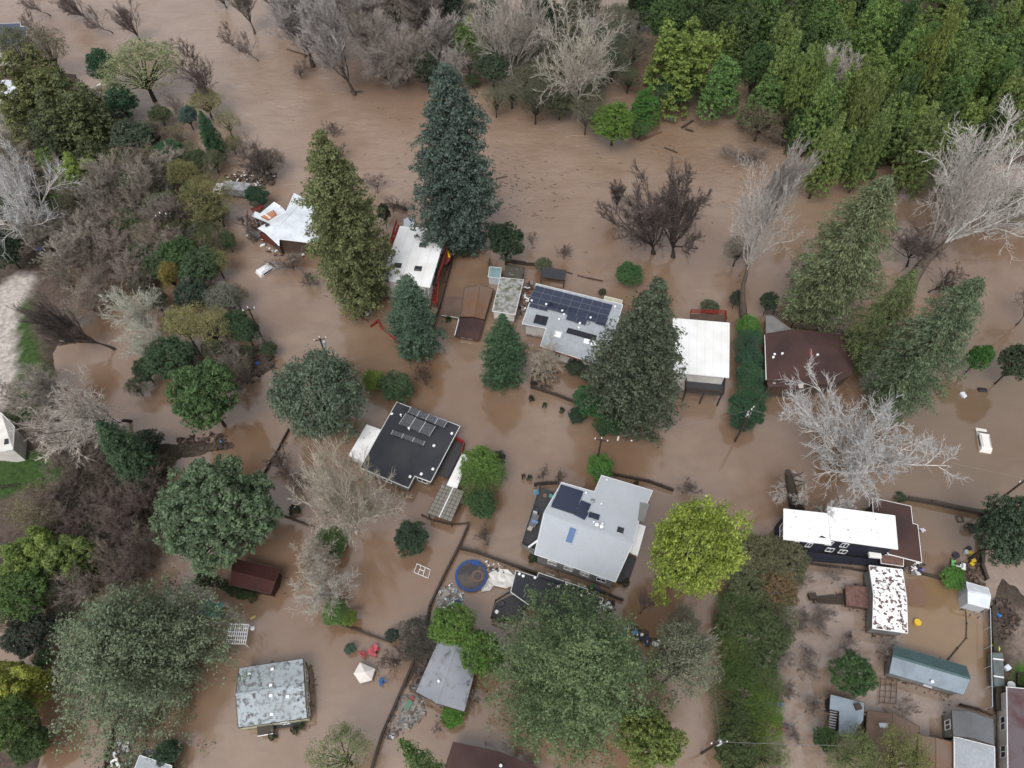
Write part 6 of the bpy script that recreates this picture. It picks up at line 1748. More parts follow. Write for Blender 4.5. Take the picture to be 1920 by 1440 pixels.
for u, v, r, h, c in [(205, 350, 34, 4, (0.07, 0.085, 0.05)), (255, 390, 36, 4, (0.06, 0.08, 0.045)), (165, 400, 36, 4, (0.065, 0.09, 0.045)), (215, 450, 32, 4, (0.05, 0.07, 0.04)), (130, 360, 30, 4, (0.07, 0.11, 0.03)), (150, 470, 26, 3, (0.045, 0.065, 0.035)), (295, 345, 34, 4, (0.09, 0.09, 0.05)),
                      (60, 330, 34, 4, (0.06, 0.07, 0.045)), (100, 410, 40, 4, (0.05, 0.06, 0.04)), (30, 420, 40, 4, (0.05, 0.055, 0.04)), (160, 930, 36, 3, (0.07, 0.07, 0.045)), (210, 985, 36, 3, (0.075, 0.07, 0.05)), (260, 960, 30, 3, (0.055, 0.05, 0.04)), (150, 1060, 36, 3.5, (0.05, 0.06, 0.04)), (215, 1020, 34, 3, (0.06, 0.05, 0.042)), (120, 1150, 40, 3, (0.045, 0.05, 0.036))]:
    ball("loose0" if u % 2 else "loose1", u, v, r, h, c, "low green-brown shrub filling the floor of the western woods", name="undergrowth_shrub", cat="shrub", group="low shrubs on the floor of the western woods")
# the broken trunk north of the navy house
st = thing("broken_trunk", "thick broken-off trunk with bark peeling, standing in the water north-west of the navy house", "tree trunk", P(1495, 950, 0))
mb = MB().use("bark")
pp = [P(1495, 955, -1.0), P(1492, 945, 0.6), P(1488, 935, 2.2), P(1484, 915, 4.0), P(1480, 898, 6.0), P(1477, 885, 8.2)]
for a, b, r0, r1 in zip(pp, pp[1:], (1.25, 0.95, 0.75, 0.62, 0.55), (0.95, 0.75, 0.62, 0.55, 0.42)): mb.tube(a, b, r0, r1, n=12)
part(mb, "trunk", st)
for k in range(5):
    a = pp[3 + k % 3]; mb = MB().use("bark"); q = a + Vector((random.uniform(.6, 2.6), random.uniform(-1, 1), random.uniform(0, 1.5))); mb.tube(a, q, 0.14, 0.04); part(mb, "limb", st)
# eucalyptus' stout dark trunk
lt = thing("stout_trunk", "stout near-black trunk slanting between the huge pine and the eucalyptus", "tree trunk", P(1222, 1262, 0))
mb = MB().use("bark"); mb.tube(P(1219, 1266, -1), P(1228, 1247, 3.2), 0.62, 0.52, n=10); mb.tube(P(1228, 1247, 3.2), P(1262, 1182, 9.5), 0.52, 0.36, n=10); part(mb, "trunk", lt)

extraW = [(30, 90, 40, 12), (85, 90, 40, 12), (175, 290, 38, 7), (215, 300, 34, 6), (290, 330, 34, 6), (250, 345, 36, 6), (190, 350, 36, 6), (140, 380, 38, 6), (240, 420, 38, 6), (290, 440, 38, 6), (185, 440, 38, 6), (30, 380, 40, 6), (75, 250, 34, 8), (20, 285, 40, 7), (300, 390, 30, 6), (150, 345, 30, 6), (210, 500, 30, 5), (265, 480, 30, 5), (400, 300, 24, 5), (330, 250, 24, 5), (370, 300, 24, 5), (435, 270, 20, 4), (290, 250, 24, 5)]
cols_ = [(0.10, 0.105, 0.06), (0.12, 0.11, 0.07), (0.075, 0.095, 0.05), (0.13, 0.13, 0.065), (0.09, 0.08, 0.06), (0.06, 0.085, 0.045)]
for k, (u, v, r, h) in enumerate(extraW):
    ball(("loose0", "loose1", "dome0")[k % 3], u, v, r, h, cols_[k % 6], "muted olive-brown thicket tree in the tangled western wood", name="thicket_tree", cat="tree", group="muted thicket trees of the tangled western wood")
extraE = [(20, 1150, 40, 6), (110, 1100, 36, 6), (90, 985, 36, 5), (130, 930, 34, 4), (175, 1010, 38, 4), (225, 860, 30, 4), (240, 1000, 34, 4), (195, 900, 30, 4), (300, 870, 26, 3)]
for k, (u, v, r, h) in enumerate(extraE):
    ball(("loose0", "loose1")[k % 2], u, v, r, h, [(0.085, 0.075, 0.055), (0.07, 0.065, 0.045), (0.10, 0.09, 0.06)][k % 3], "brownish thicket tree south of the lawn", name="thicket_tree", cat="tree", group="brownish thicket trees south of the lawn")

for k, (u, v, r) in enumerate([(540, 20, 44), (600, 5, 48), (690, 22, 48), (728, 100, 44), (790, 50, 46), (855, 112, 38), (700, 70, 46), (765, 5, 46), (822, 75, 44), (872, 60, 36), (655, 25, 44), (780, 95, 44), (460, 5, 36), (560, 60, 36)]):
    bare(("upright0", "spread0", "upright1", "spread1")[k % 4], u, v, r, random.uniform(9, 14), [(0.26, 0.23, 0.21), (0.20, 0.17, 0.15), (0.32, 0.29, 0.27)][k % 3], "grey-brown leafless tree of the wood on the river's north-west bend", group="leafless trees at the river bend", bark=DBR)
for k, (u, v, r) in enumerate([(900, 70, 34), (945, 100, 40), (960, 175, 34), (1005, 190, 34), (1048, 60, 44), (1125, 95, 44), (1160, 35, 44), (1110, 150, 36), (1020, 110, 40), (910, 20, 40), (1090, 10, 40), (975, 60, 40), (1190, 90, 36), (800, 130, 30), (745, 30, 30)]):
    ball(("loose0", "dome0", "loose1")[k % 3], u, v, r, random.uniform(5, 9), [(0.085, 0.085, 0.06), (0.045, 0.06, 0.038), (0.115, 0.115, 0.08), (0.07, 0.075, 0.05)][k % 4], "mossy thicket bush beneath the white-limbed trees of the north bank", name="thicket_bush", cat="bush", group="mossy thicket bushes of the north bank")
for k in range(34):
    u = random.uniform(-10, 330); v = random.uniform(265, 520)
    if u < 90 and v > 470: continue
    bare(("spread0", "spread1", "upright1", "small0")[k % 4], u, v, random.uniform(28, 44), random.uniform(5, 8), [(0.22, 0.18, 0.155), (0.17, 0.14, 0.12), (0.28, 0.25, 0.21), (0.24, 0.22, 0.17)][k % 4], "grey-brown leafless tree in the tangled wood west of the torn house", group="leafless trees of the western wood", bark=MBR)
for k in range(26):
    u = random.uniform(90, 300); v = random.uniform(840, 1070)
    bare(("spread0", "spread1", "small1", "small0")[k % 4], u, v, random.uniform(26, 42), random.uniform(3.5, 6.5), [(0.16, 0.125, 0.11), (0.13, 0.105, 0.09), (0.21, 0.175, 0.145), (0.17, 0.15, 0.12)][k % 4], "brown leafless tree in the thicket between the lawn and the round redwood", group="leafless trees of the thicket south of the lawn", bark=DBR)

for k, (u, v, r, h, c) in enumerate([(410, 400, 22, 5, (0.09, 0.095, 0.05)), (300, 500, 34, 6, (0.06, 0.085, 0.042)), (440, 555, 24, 5, (0.07, 0.085, 0.06)), (290, 560, 26, 5, (0.10, 0.105, 0.07)), (350, 665, 30, 5, (0.045, 0.065, 0.038)), (400, 655, 26, 4, (0.075, 0.075, 0.05)), (455, 665, 20, 3.5, (0.06, 0.08, 0.045)),
                                     (505, 655, 16, 3, (0.055, 0.08, 0.045)), (255, 725, 22, 4, (0.05, 0.065, 0.04)), (330, 430, 30, 5, (0.09, 0.09, 0.055)), (385, 440, 26, 5, (0.075, 0.09, 0.045)), (260, 535, 24, 4, (0.09, 0.085, 0.06)), (45, 220, 40, 7, (0.075, 0.09, 0.045)), (300, 215, 22, 4, (0.08, 0.095, 0.05))]):
    ball(("loose0", "dome0", "loose1", "dome1")[k % 4], u, v, r, h, c, "bushy olive-green tree filling the wooded west bank", name="bank_tree", cat="tree", group="bushy trees filling the wooded west bank")
for k in range(26):
    u = random.uniform(1440, 1640); v = random.uniform(1070, 1400)
    if (1530 < u < 1640 and 1225 < v < 1400) or (1580 < u and v < 1190): continue
    bare("scrub0", u, v, random.uniform(16, 30), random.uniform(1.2, 2.2), (0.16, 0.135, 0.12), "sparse grey twiggy growth poking from the bare garden's mud", cat="bush", name="twiggy_bush", group="twiggy growth of the bare garden", bark=MBR)
for k, (u, v, r) in enumerate([(1385, 1060, 26), (1500, 1010, 24), (1450, 1115, 26), (1400, 1200, 26), (1390, 1300, 24), (1435, 1240, 26), (1400, 1400, 26), (1470, 1080, 26), (1370, 1150, 22)]):
    bare("scrub0", u, v, r, 4.2, [(0.22, 0.17, 0.14), (0.28, 0.25, 0.21)][k % 2], "bare twigs sticking out of the lane-side strip", cat="bush", name="twiggy_bush", group="bare twigs in the lane-side strip", bark=MBR)

for k, (u, v, r) in enumerate([(880, 110, 30), (925, 130, 34), (975, 115, 38), (1000, 80, 38), (1075, 70, 40), (1145, 65, 38), (1100, 215, 26), (1050, 195, 30), (1020, 160, 34), (1150, 120, 34), (850, 60, 30), (1180, 145, 28), (930, 185, 26), (1065, 30, 40), (860, 15, 34)]):
    ball(("loose1", "dome0", "loose0")[k % 3], u, v, r, random.uniform(4, 8), [(0.10, 0.105, 0.07), (0.05, 0.07, 0.042), (0.12, 0.115, 0.085), (0.075, 0.085, 0.05)][k % 4], "mossy thicket bush beneath the white-limbed trees of the north bank", name="thicket_bush", cat="bush", group="mossy thicket bushes of the north bank")
for k in range(40):
    u = random.uniform(110, 470); v = random.uniform(225, 700)
    if 120 < u < 300 and 530 < v < 760: continue
    if u > 300 + (v - 225) * 0.45: continue
    c = [(0.20, 0.165, 0.14), (0.16, 0.135, 0.115), (0.25, 0.22, 0.18), (0.22, 0.205, 0.15)][k % 4]
    bare(("spread0", "small1", "spread1", "small0")[k % 4], u, v, random.uniform(20, 36), random.uniform(3, 6), c, "small tangled leafless tree on the wooded west bank", group="small leafless trees tangled along the west bank", bark=MBR)

for k in range(30):
    u = random.uniform(290, 470); v = random.uniform(190, 460)
    if u > 340 + (v - 190) * 0.42: continue
    bare(("scrub0", "small1", "small0")[k % 3], u, v, random.uniform(16, 30), random.uniform(2.5, 5), [(0.20, 0.17, 0.13), (0.24, 0.22, 0.14), (0.16, 0.135, 0.115)][k % 3], "small tangled leafless tree on the wooded west bank", group="small leafless trees tangled along the west bank", bark=MBR)

for k in range(46):
    u = random.uniform(60, 460); v = random.uniform(175, 480)
    if u > 330 + (v - 190) * 0.42: continue
    ball(("loose0", "loose1", "dome2")[k % 3], u, v, random.uniform(18, 30), random.uniform(2.5, 5), [(0.085, 0.10, 0.05), (0.11, 0.11, 0.055), (0.06, 0.085, 0.042), (0.13, 0.125, 0.07), (0.075, 0.08, 0.055)][k % 5], "low mixed shrub filling a gap in the wooded west bank", name="bank_shrub", cat="shrub", group="low shrubs filling the wooded west bank")
# ---------------------------------------------------------------- fences
def fence(name, label, uv, h=0.55, col="dark_wood", post=2.4, w=0.14, group=None):
    pts = [P(u, v, 0) for u, v in uv]
    c = pts[len(pts) // 2]
    t = thing(name, label, "fence", (c.x, c.y, 0), group=group)
    rs = random.Random(len(label) * 7 + int(uv[0][0]))
    for a, b in zip(pts, pts[1:]):
        k = max(1, round((b - a).length / post))
        for i in range(k):
            p, q = a.lerp(b, i / k), a.lerp(b, (i + 1) / k)
            dz = rs.uniform(-0.12, 0.12)
            mb = MB().use(col)
            hh = h + dz
            mb.bar(p + Vector((0, 0, hh / 2 - 0.3)), q + Vector((0, 0, hh / 2 - 0.3 + rs.uniform(-.05, .05))), 0.05, hh + 0.6)
            mb.bar(p + Vector((0, 0, hh)), q + Vector((0, 0, hh)), w, 0.06)
            part(mb, "panel", t)
            mb = MB().use(col)
            mb.bar(p + Vector((0, 0, -1)), p + Vector((rs.uniform(-.05, .05), rs.uniform(-.05, .05), h + 0.15)), 0.13)
            part(mb, "post", t)
    return t
fence("board_fence", "long dark board fence running diagonally beside the grey gabled house", [(697, 1448), (718, 1380), (748, 1310), (776, 1245), (790, 1215)], 0.9, w=0.3)
fence("board_fence", "dark fence curving from the trampoline yard up to the flooded bed", [(801, 1175), (806, 1140), (832, 1085), (860, 1030), (880, 985)], 0.9, w=0.26)
fence("board_fence", "dark fence between the trampoline and the pale grey house", [(864, 1031), (900, 1040), (960, 1062), (1006, 1078)], 0.9, w=0.24)
fence("board_fence", "dark fence east of the studio's charcoal roof", [(1104, 1105), (1135, 1115), (1168, 1128)], 0.9, w=0.24)
fence("curved_fence", "brown curved fence from the grey bare tree to the thicket", [(628, 1168), (660, 1180), (695, 1192), (735, 1206)], 0.5, w=0.2)
fence("slanting_fence", "dark slanting fence west of the weeping cedar's foot", [(491, 898), (508, 868), (527, 836), (543, 806)], 0.5, w=0.18)
fence("low_fence", "low dark fence between the pale sycamore and the red barn", [(515, 962), (545, 972), (590, 990)], 0.4, w=0.22)
fence("wire_fence", "dark fence post line on the river edge beside the blue-green redwood", [(872, 452), (890, 455), (910, 458)], 0.7, w=0.1)
fence("rail_fence", "dark rail fence behind the red-staired house", [(731, 388), (745, 390), (764, 397)], 0.9, w=0.08)
fence("rail_fence", "dark fence east of the aqua tin shed leading to the river", [(948, 492), (985, 498), (1016, 500)], 0.9, w=0.08)
fence("drowned_fence", "almost submerged fence in the river north of the solar house", [(1061, 510), (1074, 514)], 0.15, w=0.3)
fence("drowned_fence", "almost submerged fence fragments, farther into the river", [(1084, 517), (1102, 522), (1130, 528)], 0.1, w=0.2)
fence("red_fence", "red board fence dipping into the water south of the drowned trailer", [(655, 582), (672, 592), (690, 604)], 0.35, "wall_red", w=0.2)
fence("red_fence", "red board fence under the young grey-green conifer", [(696, 614), (709, 604), (716, 617), (748, 645), (796, 662)], 0.5, "red_wood", w=0.25)
fence("long_wall_fence", "long dark fence from the landing down to the lane, west of the garage", [(850, 484), (826, 575), (812, 620), (797, 660)], 1.0, "dark_wood", w=0.25)
fence("courtyard_fence", "dark fence around the bare spidery tree south of the solar house", [(1008, 684), (998, 706), (995, 728), (1040, 742), (1078, 757)], 0.8, w=0.2)
fence("lane_fence", "dark fence along the lane at the north-east corner of the pale grey house", [(1140, 890), (1180, 898), (1215, 905), (1262, 922)], 0.9, w=0.22)
fence("yard_fence", "dark overgrown fence along the north side of the flooded yard", [(1698, 938), (1740, 945), (1800, 958), (1842, 966)], 1.0, w=0.45)
fence("yard_fence", "dark fence on the east side of the flooded yard", [(1842, 966), (1838, 1010), (1836, 1060), (1846, 1090)], 1.0, w=0.4)
fence("tall_fence", "straight dark hedge-like fence beside the garden of debris", [(1855, 1140), (1857, 1200), (1860, 1270), (1863, 1335)], 1.2, w=0.55)
fence("low_fence", "sagging low fence in the tan pool east of the leafy roof", [(1810, 1140), (1812, 1170), (1811, 1197), (1795, 1216), (1776, 1238)], 0.15, w=0.12)
fence("low_fence", "dark fence joining the teal shed to the grey shingled house", [(1798, 1322), (1830, 1330), (1858, 1343)], 0.5, w=0.2)
fence("low_fence", "dark fence along the navy house's southern bank", [(1520, 1058), (1570, 1064), (1628, 1072)], 0.2, w=0.35)
fence("low_fence", "dark fence south-east of the leafy roof's porch", [(1694, 1068), (1730, 1078), (1780, 1092)], 0.5, w=0.3)
fence("mesh_fence", "dark fence at the lower edge beside the blue-grey cabin", [(200, 1440), (208, 1400), (220, 1355), (234, 1340)], 0.8, w=0.2)
fence("low_fence", "edge fence between the tall board fence bed and the grey gabled house", [(790, 1230), (760, 1290)], 0.4, w=0.25)
fence("garden_fence", "dark fence south of the pergola in the flooded bed", [(792, 967), (815, 978), (845, 985), (880, 982)], 0.4, w=0.14)
fence("long_lane_fence", "thin dark fence at the northern foot of the deck", [(1002, 912), (1025, 909), (1048, 908)], 1.0, w=0.12)
wt = thing("wall_rail", "thin white pipe rail along the straight dark hedge-like fence", "rail", P(1861, 1230, 0))
mb = MB().use("metal_pale"); mb.tube(P(1857, 1140, 1.6), P(1861, 1325, 1.6), 0.05); part(mb, "pipe", wt)
for i in range(6):
    q = P(1857, 1140, 1.6).lerp(P(1861, 1325, 1.6), i / 5); mb = MB().use("metal_pale"); mb.tube(Vector((q.x, q.y, 0)), q, 0.04); part(mb, "post", wt)

# garden trellis frames in the bed south of the teal shed
gt = thing("bean_trellis", "grid of thin brown garden poles in the water below the teal shed", "trellis", P(1665, 1290, 0))
for i in range(4):
    a, b = P(1652 + i * 10, 1270 + i, 0.35), P(1648 + i * 10.5, 1320, 0.35); mb = MB().use("wall_brown"); mb.bar(a, b, 0.07); part(mb, "rail", gt)
for i in range(5):
    a, b = P(1650, 1273 + i * 11, 0.37), P(1682, 1274 + i * 11.5, 0.37); mb = MB().use("wall_brown"); mb.bar(a, b, 0.06); part(mb, "crosspiece", gt)

# ---------------------------------------------------------------- poles and wires
def pole(u, v, label, h=9.0, arm=1.9, az=0.3, tr=False, shift=(0, 0)):
    top = P(u, v, h)
    t = thing("utility_pole", label, "utility pole", (top.x, top.y, 0), az)
    mb = MB().use("bark"); mb.tube((0, 0, -1.5), (0, 0, h), 0.17, 0.12, n=8); mb.build("pole_shaft", t)
    mb = MB().use("dark_wood"); mb.bar((-arm / 2, 0, h - 0.5), (arm / 2, 0, h - 0.5), 0.11, 0.12); mb.build("crossarm", t)
    for x in (-arm / 2 + 0.1, 0.0, arm / 2 - 0.1):
        z = h - 0.42 if x else h + 0.02
        mb = MB().use("dome_white"); mb.tube((x, 0, z), (x, 0, z + 0.28), 0.09, 0.06, n=8); mb.build("insulator", t)
    if tr:
        mb = MB().use("metal_pale"); mb.tube((0.32, 0.1, h - 2.4), (0.32, 0.1, h - 1.2), 0.27, n=10); mb.build("transformer", t)
    return top
t1 = pole(300, 400, "utility pole in the western wood above the mirror-like channel")
t2 = pole(465, 577, "utility pole on the west bank by the drowned thickets")
t3 = pole(599, 633, "utility pole rising beside the weeping cedar", tr=True)
t4 = pole(1128, 822, "utility pole on the lane north of the pale grey house", az=-0.2)
t5 = pole(1409, 768, "utility pole inside the long hedge near the stilt house", az=0.9, tr=True)
t6 = pole(1350, 1391, "utility pole in the lane-side strip at the lower edge", az=0.1, tr=True)
t7 = pole(1925, 898, "utility pole at the eastern edge behind the dark evergreen", h=8)
def wire(a, b, label, sag=0.5, r=0.016, m="wall_grey"):
    mb = MB().use(m); prev = a
    for i in range(1, 13):
        s = i / 12; q = a.lerp(b, s) - Vector((0, 0, 4 * sag * s * (1 - s)))
        mb.tube(prev, q, r, n=4); prev = q
    o = mb.build("overhead_wire"); tag(o, label, "wire")
wire(t5, t7, "pale overhead wire crossing under the huge white sycamore to the eastern edge", 0.8, 0.022)
wire(t6, P(1330, 1140, 7), "overhead wire following the lane-side strip northwards", 0.4, 0.014)
wire(t6, P(1580, 1398, 5.5), "pale overhead wire from the lower pole to the blue metal outbuilding", 0.2, 0.02)
wire(t4, t5, "overhead wire between the lane pole and the hedge pole", 0.7, 0.012)
wire(t5, P(1452, 715, 4), "overhead wire from the hedge pole to the maroon roof", 0.3, 0.012)
wire(t3, t2, "overhead wire between the cedar pole and the west bank pole", 0.8, 0.012)
for (u, v, lb) in [(1159, 822, "white floating marker beside the lane pole"), (1184, 826, "tiny white scrap floating east of the lane pole")]:
    mb = MB().use("dome_white"); mb.box(P(u, v, 0.08), (0.25, 0.75 if u < 1170 else 0.2, 0.12), rz=-0.3); tag(mb.build("floating_marker", bevel=0.03), lb, "float")

# ---------------------------------------------------------------- vehicles and outdoor things
def vehicle(u, v, rz, L_, W_, z, col, label, name="drowned_van", cat="van"):
    c = P(u, v, z)
    t = thing(name, label, cat, c, rz)
    mb = MB().use("paint_obj")
    prof = [(-L_ / 2, -0.9, 1.0), (-L_ / 2, -0.2, 1.0), (-L_ / 2 + 0.25, 0.45, 0.84), (-L_ / 2 + 0.5, 0.55, 0.8), (L_ * 0.16, 0.55, 0.8), (L_ * 0.30, 0.05, 0.92), (L_ * 0.46, -0.08, 0.9), (L_ / 2, -0.3, 0.82), (L_ / 2, -0.9, 0.9)]
    Lf = [mb.bm.verts.new((x, W_ / 2 * w, zz)) for x, zz, w in prof]
    Rt = [mb.bm.verts.new((x, -W_ / 2 * w, zz)) for x, zz, w in prof]
    for i in range(len(prof) - 1): mb.face([Lf[i], Lf[i + 1], Rt[i + 1], Rt[i]])
    mb.face(Lf[::-1]); mb.face(Rt)
    o = mb.build("body", t, bevel=0.05); o.color = (*col, 1)
    mb = MB().use("glass_dark")
    a0, a1 = (L_ * 0.17, 0.53), (L_ * 0.29, 0.09)
    q = [Vector((a0[0] + 0.02, s * W_ * 0.37, a0[1])) for s in (1, -1)] + [Vector((a1[0] + 0.02, s * W_ * 0.43, a1[1] + 0.01)) for s in (-1, 1)]
    mb.face([mb.bm.verts.new(x + Vector((0.035, 0, 0.045))) for x in q]); mb.build("windscreen", t)
    for s in (-1, 1):
        mb = MB().use("glass_dark"); mb.box((-L_ * 0.1, s * W_ * 0.445, 0.18), (L_ * 0.45, 0.03, 0.3)); mb.build("side_window", t)
        mb = MB().use("metal_grey"); mb.bar((-L_ * 0.38, s * W_ * 0.33, 0.6), (L_ * 0.08, s * W_ * 0.33, 0.6), 0.05); mb.build("roof_rail", t)
    return t
vehicle(502, 504, rzpx((492, 511), (514, 497)), 4.2, 1.9, 0.1, (0.72, 0.73, 0.75), "small white van sunk to its roof west of the olive redwood")
vehicle(1844, 824, rzpx((1841, 806), (1848, 842)) + math.pi, 4.4, 1.75, 0.25, (0.74, 0.70, 0.66), "lone white vehicle adrift in the eastern flood, only its top dry")
mb = MB().use("paint_obj"); mb.box(P(1842, 731, 0.1), (1.4, 0.75, 0.4), rz=-0.1); o = mb.build("floating_bin", bevel=0.12); o.color = (0.02, 0.02, 0.024, 1); tag(o, "black bin floating beneath the feathery conifer", "bin")
mb = MB().use("paint_obj"); mb.box(P(1806, 740, 0.15), (0.75, 0.9, 0.35), rz=0.2); mb.box(P(1808, 745, 0.35), (0.35, 0.3, 0.15), rz=0.6); o = mb.build("floating_cooler", bevel=0.05); o.color = (0.6, 0.63, 0.68, 1); tag(o, "white cooler floating beside the feathery conifer", "cooler")
mb = MB().use("paint_obj"); mb.box(P(1467, 774, 0.1), (0.35, 0.25, 0.15), rz=0.9); o = mb.build("floating_scrap"); o.color = (0.6, 0.6, 0.62, 1); tag(o, "pale scrap floating below the maroon-roofed house", "scrap")

# trampoline
tp = thing("trampoline", "round trampoline with a blue padded rim and a muddy ring", "trampoline", P(884, 1080, 0.25))
R_ = 31 * mpp(1080, 0.4)
def ring(mb, r0, r1, z0, z1, n=20, c=(0, 0, 0)):
    A = [mb.bm.verts.new((c[0] + r0 * math.cos(6.2832 * i / n), c[1] + r0 * math.sin(6.2832 * i / n), z0)) for i in range(n)]
    B_ = [mb.bm.verts.new((c[0] + r1 * math.cos(6.2832 * i / n), c[1] + r1 * math.sin(6.2832 * i / n), z1)) for i in range(n)]
    for i in range(n): mb.face([A[i], A[(i + 1) % n], B_[(i + 1) % n], B_[i]])
mb = MB().use("tramp_mat"); mb.face([mb.bm.verts.new((R_ * 0.86 * math.cos(6.2832 * i / 20), R_ * 0.86 * math.sin(6.2832 * i / 20), 0.14)) for i in range(20)]); mb.build("jumping_mat", tp)
mb = MB().use("tramp_pad"); ring(mb, R_ * 0.84, R_, 0.19, 0.19); ring(mb, R_, R_, 0.19, 0.08); ring(mb, R_ * 0.84, R_ * 0.84, 0.19, 0.12); mb.build("padded_rim", tp)
mb = MB().use("shingle_muddy"); ring(mb, R_ * 0.24, R_ * 0.38, 0.155, 0.155, c=(R_ * 0.38, -0.05, 0)); mb.build("mud_ring", tp)
mb = MB().use("tramp_pad"); mb.box((R_ * 0.22, R_ * 0.78, 0.24), (1.1, 0.7, 0.08), rz=-0.1); mb.build("pad_flap", tp)
mb = MB().use("metal_grey")
for i in range(6): a = i * 1.047; mb.tube((R_ * .97 * math.cos(a), R_ * .97 * math.sin(a), -1.2), (R_ * .97 * math.cos(a), R_ * .97 * math.sin(a), 0.1), 0.05, n=6)
mb.build("leg_frame", tp)
# white sheet and litter round it
for nm, lb, uv, zz, cl in [("white_tarp", "crumpled white tarp spread east of the trampoline", [(916, 1076), (932, 1066), (952, 1068), (964, 1080), (962, 1098), (948, 1104), (925, 1098)], 0.22, (0.62, 0.6, 0.57)),
                           ("white_tarp", "smaller crumpled white tarp at the foot of the trampoline", [(905, 1098), (918, 1082), (926, 1098), (918, 1108), (902, 1110)], 0.15, (0.5, 0.48, 0.46))]:
    cpt = sum((P(u, v, zz) for u, v in uv), Vector()) / len(uv)
    mb = MB().use("paint_obj"); rs = random.Random(3)
    n = 7; outer = [P(u, v, zz) for u, v in uv]
    rings_ = [[cpt.lerp(o_, s) + Vector((0, 0, rs.uniform(-0.12, 0.22))) for o_ in outer] for s in (0.33, 0.66, 1.0)]
    vs = [[mb.bm.verts.new(x) for x in rg] for rg in rings_]; cv = mb.bm.verts.new(cpt + Vector((0, 0, 0.15)))
    m_ = len(outer)
    for i in range(m_):
        mb.face([cv, vs[0][i], vs[0][(i + 1) % m_]])
        for a, b in zip(vs, vs[1:]): mb.face([a[i], b[i], b[(i + 1) % m_], a[(i + 1) % m_]])
    o = mb.build(nm); o.color = (*cl, 1); tag(o, lb, "tarp")
M_l = ["trim_white", "metal_pale", "wall_grey", "metal_aqua", "shingle_dark_grey", "wall_white", "polycarbonate"]
stuff_heap("flood_litter", "pale litter and broken plastic heaped south-west of the trampoline", [(818, 1140), (822, 1110), (846, 1095), (866, 1112), (870, 1135), (850, 1142)], 150, M_l, 0.30, seed=2)
stuff_heap("flood_litter", "scattered white litter between tarp and trampoline", [(905, 1050), (955, 1062), (962, 1075), (915, 1074)], 40, ["trim_white", "wall_grey", "dark_wood"], 0.25, seed=3)
stuff_heap("silt_bank", "grey mud flecked with pale foam beside the long fence", [(712, 1385), (745, 1310), (790, 1300), (810, 1330), (770, 1370), (735, 1385)], 170, ["wall_grey", "shingle_dark_grey", "metal_grey", "shingle_muddy", "wall_white"], 0.26, z=0.0, seed=4)
stuff_heap("house_litter", "dark clutter along the west side of the grey gabled house", [(768, 1300), (792, 1215), (812, 1210), (790, 1290)], 110, ["dark_wood", "wall_grey", "wall_brown", "shingle_dark_grey"], 0.45, seed=5)
stuff_heap("driftwood_mat", "mat of driftwood and litter north of the torn white-roofed house", [(418, 330), (470, 318), (520, 325), (510, 350), (470, 345), (430, 352)], 260, ["dark_wood", "wall_brown", "trim_white", "wall_grey", "bark"], 0.5, seed=6)
stuff_heap("driftwood_mat", "floating litter around the foot of the torn white-roofed house", [(440, 400), (455, 410), (500, 445), (545, 462), (580, 465), (560, 500), (520, 480), (470, 455)], 130, ["dark_wood", "wall_brown", "wall_grey", "trim_white"], 0.4, seed=7)
stuff_heap("driftwood_mat", "brown debris caught on the west bank spit, near the utility pole", [(445, 650), (500, 640), (520, 680), (480, 720), (430, 715)], 240, ["dark_wood", "wall_brown", "bark", "leaf_litter"], 0.4, seed=8)
stuff_heap("driftwood_mat", "dark debris on the muddy spit west of the round redwood", [(330, 820), (420, 810), (440, 838), (380, 850), (320, 860)], 170, ["dark_wood", "bark", "leaf_litter", "wall_brown"], 0.4, seed=9)
stuff_heap("garden_litter", "dark branches and coloured scraps in the garden east of the straight fence", [(1868, 1125), (1895, 1128), (1912, 1160), (1885, 1200), (1866, 1190)], 200, ["dark_wood", "bark", "wall_brown", "leaf_litter", "dark_wood"], 0.45, z=0.4, seed=10)
stuff_heap("yard_litter", "rusty clutter in the corner of the flooded yard by the white shed", [(1800, 1060), (1832, 1045), (1845, 1085), (1850, 1100), (1812, 1088)], 110, ["wall_brown", "dark_wood", "shingle_tan", "leaf_litter"], 0.35, z=0.1, seed=11)
stuff_heap("porch_litter", "clutter under the east end of the brown annex", [(1694, 1050), (1730, 1058), (1725, 1075), (1694, 1066)], 80, ["dark_wood", "wall_grey", "wall_navy", "trim_white"], 0.45, z=0.3, seed=12)
stuff_heap("garage_litter", "clutter in the gap between the pale cabin and the solar house", [(985, 530), (1003, 532), (982, 590), (970, 588)], 80, ["dark_wood", "wall_grey", "trim_white", "wall_red"], 0.4, z=0.5, seed=13)
stuff_heap("deck_litter", "clutter beside the dark studio's east end", [(1128, 1125), (1150, 1130), (1150, 1152), (1130, 1148)], 60, ["dark_wood", "trim_white", "wall_grey"], 0.4, z=0.2, seed=14)
stuff_heap("litter_pile", "bright mixed litter east of the huge pine", [(1168, 1168), (1182, 1165), (1208, 1190), (1238, 1205), (1232, 1216), (1195, 1200)], 110, ["dark_wood", "dark_wood", "tramp_pad", "trim_white", "wall_navy", "leaf_litter"], 0.35, seed=15)
stuff_heap("cabin_litter", "grey clutter beside the mesh fence at the lower edge", [(212, 1400), (225, 1375), (240, 1385), (245, 1440), (205, 1440)], 90, ["wall_grey", "dark_wood", "trim_white", "metal_grey", "shingle_tan"], 0.35, seed=16)
stuff_heap("bed_litter", "muddy clutter in the fenced bed around the spidery tree", [(1006, 690), (1040, 680), (1050, 715), (1030, 735), (1000, 722)], 90, ["dark_wood", "wall_brown", "shingle_muddy"], 0.4, seed=17)
